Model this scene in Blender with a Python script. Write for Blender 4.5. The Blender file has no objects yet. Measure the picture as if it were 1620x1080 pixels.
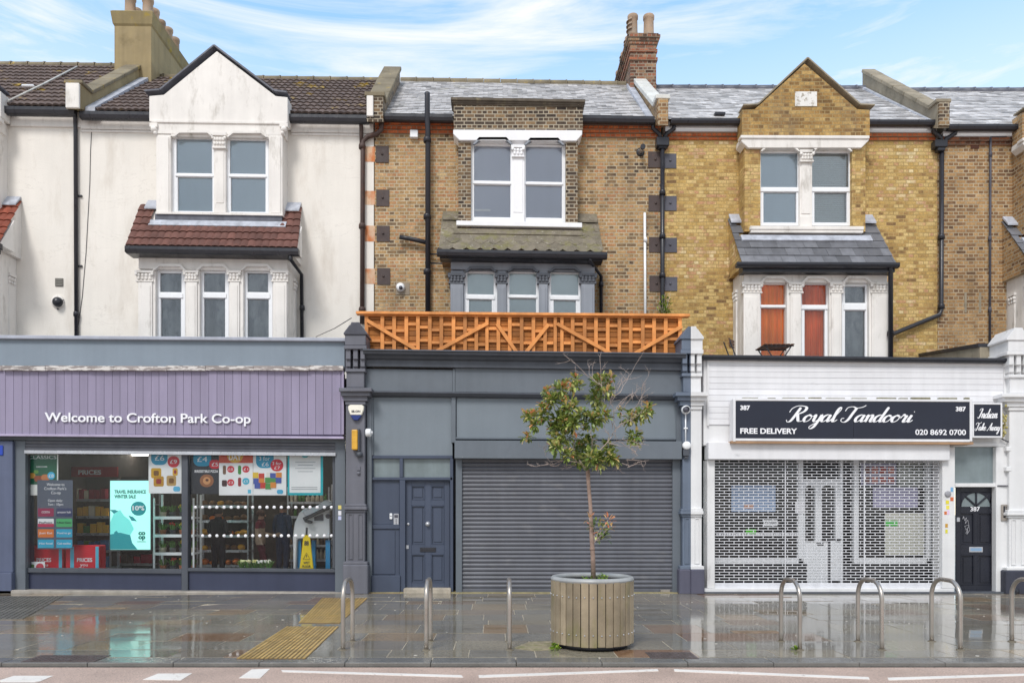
import bpy, bmesh, math, random
from mathutils import Vector
R = random.Random(7)
SC = bpy.context.scene
COL = SC.collection
# ------------------------------------------------------------------ camera
F, VX, HY, EYE = 1200.0, 785.0, 809.0, 1.6      # focal length, axis and horizon of the 1620 x 1080 photograph
cam = bpy.data.cameras.new('camera'); camo = bpy.data.objects.new('camera', cam); COL.objects.link(camo)
camo.location = (0, 0, EYE); camo.rotation_euler = (math.radians(90), 0, 0)
cam.sensor_width = 36; cam.lens = 36 * F / 1620
cam.shift_x = (810 - VX) / 1620; cam.shift_y = (HY - 540) / 1620
cam.clip_start = .1; cam.clip_end = 2000
SC.camera = camo
# ------------------------------------------------------------------ world and sun
W = bpy.data.worlds.new('World'); SC.world = W; W.use_nodes = True
SUN_EL, SUN_AZ = math.radians(48), math.radians(200)     # behind the camera, a little to the left
def build_world():
    nt = W.node_tree; nt.nodes.clear(); N = nt.nodes.new; L = nt.links.new
    out = N('ShaderNodeOutputWorld'); bg = N('ShaderNodeBackground'); bg.inputs[1].default_value = .1
    sky = N('ShaderNodeTexSky'); sky.sky_type = 'NISHITA'; sky.sun_disc = False
    sky.sun_elevation = SUN_EL; sky.sun_rotation = SUN_AZ; sky.air_density = 1.0; sky.dust_density = .3; sky.ozone_density = 1.5
    tc = N('ShaderNodeTexCoord'); sx = N('ShaderNodeSeparateXYZ'); L(tc.outputs['Generated'], sx.inputs[0])
    hs = N('ShaderNodeHueSaturation'); hs.inputs['Hue'].default_value = .487; hs.inputs['Saturation'].default_value = 1.06; hs.inputs['Value'].default_value = SKYVAL
    L(sky.outputs[0], hs.inputs['Color'])
    mp = N('ShaderNodeMapping'); mp.inputs['Scale'].default_value = (1.6, 1.6, 12); mp.inputs['Location'].default_value = (.35, 0, .4)
    mp.inputs['Rotation'].default_value = (0, math.radians(-6), 0)
    L(tc.outputs['Generated'], mp.inputs[0])
    n1 = N('ShaderNodeTexNoise'); n1.inputs['Scale'].default_value = 1.7; n1.inputs['Detail'].default_value = 8; n1.inputs['Roughness'].default_value = .62; n1.inputs['Distortion'].default_value = .6
    L(mp.outputs[0], n1.inputs['Vector'])
    r1 = N('ShaderNodeValToRGB'); r1.color_ramp.elements[0].position = .43; r1.color_ramp.elements[1].position = .70
    L(n1.outputs[0], r1.inputs[0])
    # low haze towards the roofs
    mh = N('ShaderNodeMapRange'); mh.inputs['From Min'].default_value = .56; mh.inputs['From Max'].default_value = .44; mh.inputs['To Min'].default_value = 0.0; mh.inputs['To Max'].default_value = .42
    L(sx.outputs['Z'], mh.inputs['Value'])
    # the cloud deck that covers the half of the sky behind the camera
    mb = N('ShaderNodeMapRange'); mb.inputs['From Min'].default_value = .25; mb.inputs['From Max'].default_value = -.25; mb.inputs['To Min'].default_value = 0; mb.inputs['To Max'].default_value = .9
    L(sx.outputs['Y'], mb.inputs['Value'])
    m1 = N('ShaderNodeMath'); m1.operation = 'MAXIMUM'; L(r1.outputs[0], m1.inputs[0]); L(mh.outputs[0], m1.inputs[1])
    ad = N('ShaderNodeMath'); ad.operation = 'MAXIMUM'; L(m1.outputs[0], ad.inputs[0]); L(mb.outputs[0], ad.inputs[1])
    mx = N('ShaderNodeMix'); mx.data_type = 'RGBA'; L(ad.outputs[0], mx.inputs['Factor']); L(hs.outputs[0], mx.inputs['A'])
    n2 = N('ShaderNodeTexNoise'); n2.inputs['Scale'].default_value = 4.5; n2.inputs['Detail'].default_value = 5; L(tc.outputs['Generated'], n2.inputs['Vector'])
    mv = N('ShaderNodeMapRange'); mv.inputs['From Min'].default_value = .32; mv.inputs['From Max'].default_value = .68; mv.inputs['To Min'].default_value = .72; mv.inputs['To Max'].default_value = 1.22; L(n2.outputs[0], mv.inputs['Value'])
    vm = N('ShaderNodeVectorMath'); vm.operation = 'SCALE'; vm.inputs[0].default_value = CLOUD[:3]; k1 = N('ShaderNodeMath'); k1.operation = 'SUBTRACT'; L(mv.outputs[0], k1.inputs[0]); k1.inputs[1].default_value = 1.32
    k2 = N('ShaderNodeMath'); k2.operation = 'MULTIPLY_ADD'; L(k1.outputs[0], k2.inputs[0]); L(mb.outputs[0], k2.inputs[1]); k2.inputs[2].default_value = 1.32; L(k2.outputs[0], vm.inputs['Scale']); L(vm.outputs[0], mx.inputs['B'])
    L(mx.outputs['Result'], bg.inputs[0]); L(bg.outputs[0], out.inputs[0])
SKYVAL, CLOUD = 3.7, (7.7, 7.9, 8.2, 1)
build_world()
sun = bpy.data.lights.new('sun', 'SUN'); sun.energy = 2.4; sun.angle = math.radians(17); sun.color = (1, .965, .92)
suno = bpy.data.objects.new('sun', sun); COL.objects.link(suno); suno.location = (-10, -20, 30)
sd = Vector((math.sin(SUN_AZ) * math.cos(SUN_EL), math.cos(SUN_AZ) * math.cos(SUN_EL), math.sin(SUN_EL)))
suno.rotation_euler = sd.to_track_quat('Z', 'Y').to_euler()
SC.view_settings.view_transform = 'Standard'; SC.view_settings.look = 'None'
SC.view_settings.exposure = 0.0; SC.view_settings.gamma = 1
SC.render.engine = 'CYCLES'
try:
    SC.cycles.use_denoising = True; SC.cycles.max_bounces = 8; SC.cycles.transparent_max_bounces = 12
except Exception: pass

# ------------------------------------------------------------------ materials
def lin(c):
    return tuple(((v / 255) / 12.92 if v / 255 <= .04045 else ((v / 255 + .055) / 1.055) ** 2.4) for v in c)
class NT:
    def __init__(s, name):
        s.m = bpy.data.materials.new(name); s.m.use_nodes = True; s.nt = s.m.node_tree; s.nt.nodes.clear()
        s.out = s.n('ShaderNodeOutputMaterial'); s.p = s.n('ShaderNodeBsdfPrincipled'); s.l(s.p.outputs[0], s.out.inputs[0])
        s.geo = s.n('ShaderNodeNewGeometry'); s.pos = s.geo.outputs['Position']
    def n(s, t, **k):
        o = s.nt.nodes.new(t)
        for a, b in k.items(): setattr(o, a, b)
        return o
    def l(s, a, b): s.nt.links.new(a, b)
    def sets(s, sock, v):
        if hasattr(v, 'is_output') or hasattr(v, 'links'): s.l(v, sock)
        else: sock.default_value = v
    def math(s, op, a, b=0.0, c=None):
        o = s.n('ShaderNodeMath', operation=op); s.sets(o.inputs[0], a); s.sets(o.inputs[1], b)
        if c is not None: s.sets(o.inputs[2], c)
        return o.outputs[0]
    def noise(s, scale, detail=4, rough=.55, vec=None, stretch=None, dist=0.0):
        o = s.n('ShaderNodeTexNoise'); o.inputs['Scale'].default_value = scale; o.inputs['Detail'].default_value = detail
        o.inputs['Roughness'].default_value = rough; o.inputs['Distortion'].default_value = dist
        v = vec or s.pos
        if stretch:
            m = s.n('ShaderNodeMapping'); m.inputs['Scale'].default_value = stretch; s.l(v, m.inputs[0]); v = m.outputs[0]
        s.l(v, o.inputs['Vector']); return o.outputs[0]
    def rng(s, v, a, b, c, d):
        o = s.n('ShaderNodeMapRange'); s.l(v, o.inputs['Value'])
        for k, x in zip(('From Min', 'From Max', 'To Min', 'To Max'), (a, b, c, d)): o.inputs[k].default_value = x
        return o.outputs[0]
    def mix(s, fac, a, b, mode='MIX'):
        o = s.n('ShaderNodeMix', data_type='RGBA', blend_type=mode); s.sets(o.inputs['Factor'], fac)
        for k, v in (('A', a), ('B', b)):
            if isinstance(v, tuple): o.inputs[k].default_value = (*v[:3], 1)
            else: s.l(v, o.inputs[k])
        return o.outputs['Result']
    def scale(s, col, fac):
        o = s.n('ShaderNodeVectorMath', operation='SCALE')
        if isinstance(col, tuple): o.inputs[0].default_value = col[:3]
        else: s.l(col, o.inputs[0])
        s.sets(o.inputs['Scale'], fac); return o.outputs[0]
    def ramp(s, v, stops, interp='LINEAR'):
        o = s.n('ShaderNodeValToRGB'); cr = o.color_ramp; cr.interpolation = interp
        while len(cr.elements) < len(stops): cr.elements.new(.5)
        for e, (p, c) in zip(cr.elements, stops): e.position = p; e.color = (*c, 1)
        s.l(v, o.inputs[0]); return o.outputs[0]
    def attr(s, name):
        o = s.n('ShaderNodeAttribute'); o.attribute_name = name; return o.outputs['Fac']
    def bump(s, h, strength=.3, dist=.01):
        o = s.n('ShaderNodeBump'); o.inputs['Strength'].default_value = strength; o.inputs['Distance'].default_value = dist
        s.l(h, o.inputs['Height']); s.l(o.outputs[0], s.p.inputs['Normal'])
    def done(s, col, rough=.6, metal=0., spec=.5):
        s.sets(s.p.inputs['Base Color'], (*col, 1) if isinstance(col, tuple) else col); s.sets(s.p.inputs['Roughness'], rough)
        s.p.inputs['Metallic'].default_value = metal; s.p.inputs['Specular IOR Level'].default_value = spec
        return s.m
MATS = {}
def paint(name, c, rough=.55, var=.10, scale=1.6, streak=.10, fine=.06, bump=.12, bs=90, bd=.004, tint=0., dirt=None, da=(.6, .75), dm=.7, ds=2.2, metal=0., spec=.4, dstretch=None, crack=None):
    if name in MATS: return MATS[name]
    t = NT(name); col = lin(c)
    k = t.rng(t.noise(scale), .3, .7, 1 - var, 1 + var)
    if streak: k = t.math('MULTIPLY', k, t.rng(t.noise(5, 3, .5, None, (1.3, 1.3, .08)), .35, .7, 1 + streak * .4, 1 - streak))
    if fine: k = t.math('MULTIPLY', k, t.rng(t.noise(140, 2), .3, .7, 1 - fine, 1 + fine))
    if tint: k = t.math('MULTIPLY', k, t.math('MULTIPLY_ADD', t.attr('tint'), tint, 1.0))
    c2 = t.scale(col, k)
    if dirt:
        d = t.rng(t.noise(ds, 6, .65, None, dstretch), da[0], da[1], 0, dm); c2 = t.mix(d, c2, lin(dirt))
    if crack:
        q = t.math('ABSOLUTE', t.math('SUBTRACT', t.noise(crack[0], 5, .6, None, (1, 1, 3.2), .4), .5)); m_ = t.rng(t.noise(.9, 3), .48, .6, 0, crack[1])
        c2 = t.mix(t.math('MULTIPLY', t.rng(q, .0, .007, 1, 0), m_), c2, lin((120, 110, 98)))
    if bump: t.bump(t.noise(bs, 3), bump, bd)
    r = t.rng(t.noise(7, 3), .3, .7, max(.03, rough - .1), min(1, rough + .1))
    MATS[name] = t.done(c2, r, metal, spec); return MATS[name]
def brick(name, stops, mortar, patch=None, pa=(.5, .7), dark=.3, spread=.75, bw=.23, bh=.081, ms=.0115, soot=None, sa=(.5, .7)):
    t = NT(name)
    sx = t.n('ShaderNodeSeparateXYZ'); t.l(t.pos, sx.inputs[0])
    wob = t.rng(t.noise(1.1, 2), 0, 1, -.012, .012)
    cb = t.n('ShaderNodeCombineXYZ'); t.l(t.math('ADD', sx.outputs[0], sx.outputs[1]), cb.inputs[0]); t.l(t.math('ADD', sx.outputs[2], wob), cb.inputs[1])
    b = t.n('ShaderNodeTexBrick'); b.offset = .5; b.squash = .5; b.squash_frequency = 2
    for k, v in (('Scale', 1.0), ('Mortar Size', ms), ('Mortar Smooth', .15), ('Bias', 0.), ('Brick Width', bw), ('Row Height', bh)): b.inputs[k].default_value = v
    b.inputs['Color1'].default_value = (0, 0, 0, 1); b.inputs['Color2'].default_value = (1, 1, 1, 1); b.inputs['Mortar'].default_value = (.5, .5, .5, 1)
    t.l(cb.outputs[0], b.inputs['Vector'])
    v = t.math('ADD', t.math('MULTIPLY_ADD', b.outputs['Color'], spread, .5 - spread / 2), t.rng(t.noise(.9, 6, .7), .3, .7, -.26, .26))
    col = t.ramp(v, [(p, lin(c)) for p, c in stops])
    col = t.scale(col, t.rng(t.noise(30, 4, .7), .3, .7, 1 - dark, 1 + dark))
    if patch:
        d = t.rng(t.noise(.8, 5, .6), pa[0], pa[1], 0, .75); col = t.mix(d, col, lin(patch), 'MULTIPLY')
    mo = t.scale(lin(mortar), t.rng(t.noise(3, 5, .7), .3, .7, .7, 1.2))
    col = t.mix(b.outputs['Fac'], col, mo)
    if soot:
        d = t.rng(t.noise(.7, 6, .65, None, (1.6, 1.6, .6)), sa[0], sa[1], 0, .7); col = t.mix(d, col, lin(soot))
    if soot: col = t.scale(col, t.rng(t.noise(2.4, 6, .75), .3, .7, .8, 1.14))
    h = t.math('SUBTRACT', t.math('MULTIPLY', t.noise(60, 3), .35), b.outputs['Fac'])
    t.bump(h, .55, .012)
    MATS[name] = t.done(col, .88, 0, .25); return MATS[name]
def glass(name, tint=(1, 1, 1), refl=1.0, rough=.0):
    t = NT(name); t.nt.nodes.remove(t.p)
    tr = t.n('ShaderNodeBsdfTransparent'); tr.inputs[0].default_value = (*tint, 1)
    gl = t.n('ShaderNodeBsdfGlossy'); gl.inputs['Roughness'].default_value = rough
    b = t.n('ShaderNodeBump'); b.inputs['Strength'].default_value = .14; b.inputs['Distance'].default_value = .02
    t.l(t.noise(1.4, 2), b.inputs['Height']); t.l(b.outputs[0], gl.inputs['Normal'])
    fr = t.n('ShaderNodeFresnel'); fr.inputs[0].default_value = 1.5
    m = t.n('ShaderNodeMixShader'); t.l(t.math('MULTIPLY', fr.outputs[0], refl), m.inputs[0]); t.l(tr.outputs[0], m.inputs[1]); t.l(gl.outputs[0], m.inputs[2])
    t.l(m.outputs[0], t.out.inputs[0]); MATS[name] = t.m; return t.m
def lamp(name, c, s):
    t = NT(name); t.p.inputs['Emission Color'].default_value = (*c, 1); t.p.inputs['Emission Strength'].default_value = s
    MATS[name] = t.done(c, .5); return t.m
def pal(c, rough=.5):
    n = 'colour_%02x%02x%02x_%d' % (*c, int(rough * 100))
    return paint(n, c, rough, var=.06, streak=0, fine=.03, bump=.05, spec=.4)

M = {}
M['render'] = paint('cream_render', (229, 224, 216), .75, var=.04, scale=.9, streak=.03, bump=.25, bs=35, bd=.006, dirt=(172, 158, 140), da=(.54, .78), dm=.5, ds=1.3, dstretch=(1.2, 1.2, .35), crack=(.55, .16))
M['stucco'] = paint('white_stucco', (230, 226, 221), .65, var=.06, streak=.06, dirt=(138, 130, 116), da=(.56, .78), dm=.65, ds=2.6, dstretch=(1.5, 1.5, .5), bump=.2, bs=40)
M['white'] = paint('white_gloss', (238, 238, 240), .35, var=.03, streak=.03, fine=.02, bump=.05)
M['upvc'] = paint('white_plastic_frame', (236, 238, 241), .3, var=.02, streak=.02, fine=.01, bump=0)
M['greystucco'] = paint('grey_stucco', (140, 145, 154), .6, var=.08, streak=.12, bump=.2)
M['darkstucco'] = paint('dark_grey_stucco', (96, 100, 108), .6, var=.15, streak=.1, bump=.3)
M['shopgrey'] = paint('blue_grey_paint', (102, 109, 117), .42, var=.08, streak=.05, scale=1.3, bump=.08, dirt=(78, 82, 88), da=(.56, .8), dm=.5, ds=1.8, dstretch=(.7, 1, 1))
M['shopgrey2'] = paint('blue_grey_light_paint', (118, 127, 135), .45, var=.07, streak=.03, scale=.8, bump=.08, dirt=(98, 106, 116), da=(.6, .85), dm=.5, ds=1.5)
M['coopgrey'] = paint('coop_grey_paint', (128, 140, 152), .5, var=.05, streak=.04, bump=.1, dirt=(92, 98, 104), da=(.66, .85), dm=.5)
M['cornice'] = paint('dark_cornice_paint', (78, 82, 90), .45, var=.12, streak=.1)
M['navy'] = paint('navy_paint', (66, 75, 94), .42, var=.07, streak=.06, bump=.08, spec=.5)
M['stall'] = paint('dark_navy_panel', (58, 63, 84), .4, var=.08, streak=.08)
M['pier'] = paint('charcoal_pier_paint', (104, 105, 114), .5, var=.1, streak=.1, bump=.4, bs=30, bd=.006, dirt=(140, 138, 140), da=(.66, .8), dm=.4, ds=6)
M['pierblue'] = paint('slate_blue_pier_paint', (104, 115, 132), .45, var=.1, streak=.1, bump=.2)
M['pierwhite'] = paint('white_pier_paint', (222, 222, 223), .55, var=.06, streak=.06, dirt=(130, 128, 124), da=(.62, .82), dm=.55, ds=3, dstretch=(2, 2, .5), bump=.2)
M['cladding'] = paint('white_cladding', (226, 226, 229), .5, var=.05, streak=.05, tint=.05, dirt=(140, 140, 142), da=(.64, .8), dm=.5, ds=1.4, dstretch=(1, 1, 3))
M['black'] = paint('black_plastic', (44, 45, 52), .35, var=.12, streak=.1, spec=.5)
M['blackpaint'] = paint('black_iron_paint', (50, 50, 56), .4, var=.2, streak=.1, dirt=(165, 165, 168), da=(.68, .72), dm=.8, ds=7, dstretch=(1, 1, .5))
M['rustpipe'] = paint('rusty_iron', (82, 66, 62), .6, var=.2, streak=.1, dirt=(120, 76, 54), da=(.55, .75), dm=.7, ds=5)
M['rustpatch'] = paint('rust_stained_render', (214, 180, 150), .8, var=.15, dirt=(196, 108, 48), da=(.42, .62), dm=.85, ds=5, dstretch=(1, 1, .5))
M['plate'] = paint('iron_tie_plate', (74, 62, 60), .6, var=.2, streak=.1, dirt=(96, 74, 62), da=(.55, .75), ds=9, bump=.3)
M['plategrey'] = paint('grey_tie_plate', (84, 84, 94), .6, var=.2, streak=.1, bump=.3)
M['lead'] = paint('lead_flashing', (176, 180, 190), .5, var=.25, scale=5, streak=.1, bump=.4, bs=20, bd=.01)
M['leaddark'] = paint('dark_lead', (92, 94, 104), .45, var=.25, scale=6, bump=.3, bs=25)
M['coping'] = paint('mossy_coping_stone', (128, 118, 98), .9, var=.25, dirt=(186, 156, 40), da=(.6, .7), dm=.85, ds=3.2, bump=.5, bs=30, bd=.01)
M['copinggrey'] = paint('grey_coping_stone', (150, 140, 122), .9, var=.2, dirt=(110, 104, 88), da=(.5, .7), ds=4, bump=.4, bs=30)
M['copingwhite'] = paint('pale_coping_tile', (205, 205, 200), .7, var=.12, dirt=(140, 136, 120), da=(.55, .75), ds=4, bump=.3)
M['cement'] = paint('tan_cement_render', (156, 140, 106), .9, var=.12, streak=.16, dirt=(106, 94, 66), da=(.55, .78), dm=.7, ds=1.8, bump=.3, bs=30)
M['cap'] = paint('mossy_cement_cap', (142, 128, 94), .9, var=.2, dirt=(168, 144, 44), da=(.58, .72), dm=.7, ds=2.5, bump=.4, bs=25)
M['pot'] = paint('chimney_pot_clay', (172, 148, 126), .85, var=.2, streak=.2, dirt=(140, 138, 132), da=(.5, .7), ds=5, tint=.15)
M['fence'] = paint('orange_fence_wood', (214, 142, 78), .6, var=.22, scale=3, streak=.15, tint=.3, dirt=(120, 62, 28), da=(.66, .76), dm=.6, ds=6, dstretch=(.5, .5, 2))
M['fenceback'] = paint('orange_fence_boards', (156, 98, 42), .65, var=.28, scale=3, tint=.3, dirt=(120, 70, 32), da=(.55, .7), dm=.6, ds=5, dstretch=(.5, .5, 4))
M['purple'] = paint('lilac_board', (144, 136, 160), .5, var=.03, streak=.1, fine=.03, tint=.06, bump=.08)
M['purpletrim'] = paint('lilac_trim', (176, 166, 192), .45, var=.05)
M['shutter'] = paint('grey_shutter_slat', (94, 96, 104), .38, var=.1, streak=.1, scale=1.4, fine=.04, spec=.5, dirt=(132, 130, 130), da=(.58, .76), dm=.45, ds=2.5, dstretch=(.7, 1, 1.6))
M['alu'] = paint('aluminium_trim', (190, 192, 198), .3, var=.1, metal=.5)
M['steel'] = paint('brushed_steel', (176, 168, 160), .34, var=.1, scale=4, streak=.15, metal=.75, bump=.1, bs=160, dirt=(140, 118, 98), da=(.62, .8), dm=.4, ds=5)
M['mesh'] = paint('white_shutter_grille', (212, 213, 218), .4, var=.04)
M['timber'] = paint('weathered_plank', (150, 136, 114), .8, var=.2, scale=4, streak=.2, tint=.22, dirt=(118, 116, 62), da=(.52, .72), dm=.65, ds=3, dstretch=(1.6, 1.6, .5), bump=.4, bs=25, bd=.006)
M['rim'] = paint('grey_metal_rim', (158, 160, 160), .4, var=.1, scale=4, bump=.1)
M['soil'] = paint('dark_soil', (52, 42, 34), .95, var=.4, scale=12, bump=.8, bs=30, bd=.03)
M['bark'] = paint('tree_bark', (150, 128, 116), .85, var=.25, scale=12, bump=.6, bs=50, bd=.01)
M['twig'] = paint('bare_twig', (176, 160, 152), .85, var=.2, scale=12)
M['blind'] = paint('roller_blind_blue', (198, 216, 228), .7, var=.02, streak=.02, fine=0, bump=0)
M['blindgrey'] = paint('roller_blind_grey', (204, 207, 222), .7, var=.02, streak=.02, fine=0, bump=0)
M['blindgreen'] = paint('net_blind_pale', (206, 220, 222), .7, var=.03, streak=.03, fine=0, bump=0)
M['curtain'] = paint('orange_curtain', (255, 146, 62), .8, var=.15, streak=.25, fine=.02)
M['curtain2'] = paint('rust_curtain_reflections', (226, 116, 70), .8, var=.25, streak=.3, fine=.02, dirt=(216, 196, 184), da=(.6, .68), dm=.6, ds=4)  # pale blotches paint the white swirls reflected in the pane
M['room'] = paint('dim_room_plaster', (120, 116, 110), .9, var=.1)
M['frosted'] = paint('frosted_glass', (122, 134, 138), .15, var=.1, scale=1.5, streak=.15, fine=.02, bump=.03, spec=.6, dirt=(96, 108, 108), da=(.45, .75), ds=1.6)
M['signblack'] = paint('black_sign_face', (27, 29, 46), .16, var=.1, streak=.05, fine=0, bump=.02, spec=.5)
M['letter'] = paint('white_lettering', (240, 240, 244), .45, var=.02, streak=0, fine=0, bump=0)
M['blackdoor'] = paint('black_door_paint', (36, 38, 48), .32, var=.2, streak=.1, bump=.15, dirt=(110, 108, 108), da=(.7, .76), dm=.4, ds=9)
M['woodtrim'] = paint('bare_brown_timber', (168, 134, 104), .8, var=.2, streak=.1)
M['orangebrick'] = brick('orange_brick', [(0, (150, 78, 48)), (.5, (188, 100, 60)), (1, (206, 122, 76))], (150, 120, 96))
M['bandbrick'] = brick('sooty_red_band', [(0, (104, 66, 52)), (.5, (150, 92, 68)), (1, (176, 112, 84))], (140, 118, 100))
M['brickB'] = brick('brown_stock_brick', [(0, (88, 74, 62)), (.16, (124, 102, 78)), (.36, (164, 132, 92)), (.62, (182, 148, 104)), (.82, (174, 126, 90)), (1, (206, 178, 132))], (186, 172, 146), soot=(84, 70, 58), sa=(.5, .78))
M['brickBdark'] = brick('sooty_stock_brick', [(0, (50, 44, 42)), (.35, (78, 67, 58)), (.65, (110, 90, 70)), (1, (146, 120, 88))], (168, 158, 140))
M['brickC'] = brick('yellow_stock_brick', [(0, (122, 96, 68)), (.14, (162, 130, 84)), (.35, (186, 154, 94)), (.55, (196, 167, 110)), (.72, (208, 182, 126)), (.84, (184, 138, 104)), (1, (218, 198, 154))], (176, 150, 100), spread=.78, ms=.0085, soot=(130, 100, 60), sa=(.52, .85))
M['brickCgable'] = brick('tan_stock_brick', [(0, (108, 84, 56)), (.3, (152, 118, 72)), (.6, (174, 140, 86)), (1, (192, 162, 106))], (164, 144, 104), ms=.008, soot=(104, 94, 84), sa=(.56, .8))
M['brickD'] = brick('brown_wall_brick', [(0, (96, 74, 58)), (.3, (136, 104, 74)), (.6, (166, 130, 88)), (1, (184, 150, 108))], (176, 160, 134), soot=(110, 90, 68), sa=(.55, .8))
M['brickchim'] = brick('sooty_red_brick', [(0, (58, 46, 42)), (.35, (104, 76, 62)), (.6, (150, 96, 74)), (.8, (140, 116, 92)), (1, (172, 130, 100))], (150, 138, 122), soot=(64, 54, 48), sa=(.5, .75))
def slatemat(name, c, moss, ma, dm, rough=.55, streak=.15):
    return paint(name, c, rough, var=.14, scale=5, streak=streak, tint=.34, dirt=moss, da=ma, dm=dm, ds=1.3, bump=.25, bs=40, bd=.006, spec=.6)
M['slate'] = slatemat('grey_slate', (192, 189, 188), (128, 122, 70), (.58, .8), .75)
M['slateC'] = slatemat('pale_grey_slate', (202, 200, 200), (110, 114, 116), (.58, .75), .6)
M['slateB'] = slatemat('mossy_slate', (128, 124, 112), (130, 134, 62), (.48, .68), .75, .7)
def mossroof():
    t = NT('mossy_lichened_slate'); k = t.math('MULTIPLY', t.rng(t.noise(6, 5, .7), .3, .7, .7, 1.25), t.math('MULTIPLY_ADD', t.attr('tint'), .22, 1.0))
    c = t.scale(lin((122, 114, 100)), k); c = t.mix(t.rng(t.noise(3.2, 6, .7), .5, .66, 0, .7), c, lin((118, 116, 60))); c = t.mix(t.rng(t.noise(15, 5, .7), .6, .68, 0, .8), c, lin((176, 172, 160)))
    t.bump(t.noise(30, 4), .5, .012); M['slateB'] = t.done(c, .85, 0, .3)
mossroof()
M['slatebay'] = slatemat('dark_slate', (104, 105, 110), (110, 110, 112), (.6, .8), .4, .5)
M['tile'] = paint('brown_concrete_tile', (104, 90, 84), .85, var=.2, scale=4, tint=.25, dirt=(188, 158, 40), da=(.58, .68), dm=.8, ds=1.6, bump=.35, bs=40, bd=.006)
M['redtile'] = paint('red_brown_clay_tile', (104, 70, 62), .8, var=.2, scale=4, tint=.3, dirt=(150, 136, 60), da=(.66, .76), dm=.7, ds=2.2, bump=.35, bs=40, bd=.006)
M['redtile2'] = paint('orange_red_clay_tile', (132, 68, 50), .8, var=.25, scale=4, tint=.3, bump=.35, bs=40, bd=.006)
M['glass'] = glass('window_glass', (.97, .985, .99), 2.2)
M['shopglass'] = glass('shop_glass', (.96, .97, .97), .45)
M['clearglass'] = glass('clear_window_glass', (.97, .98, .98), .8)
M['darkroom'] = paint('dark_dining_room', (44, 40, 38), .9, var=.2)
M['tube'] = lamp('lit_strip_lamp', (1, .93, .82), 34)
M['screenlit'] = lamp('lit_turquoise_screen', lin((168, 238, 228)), .72)
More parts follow.
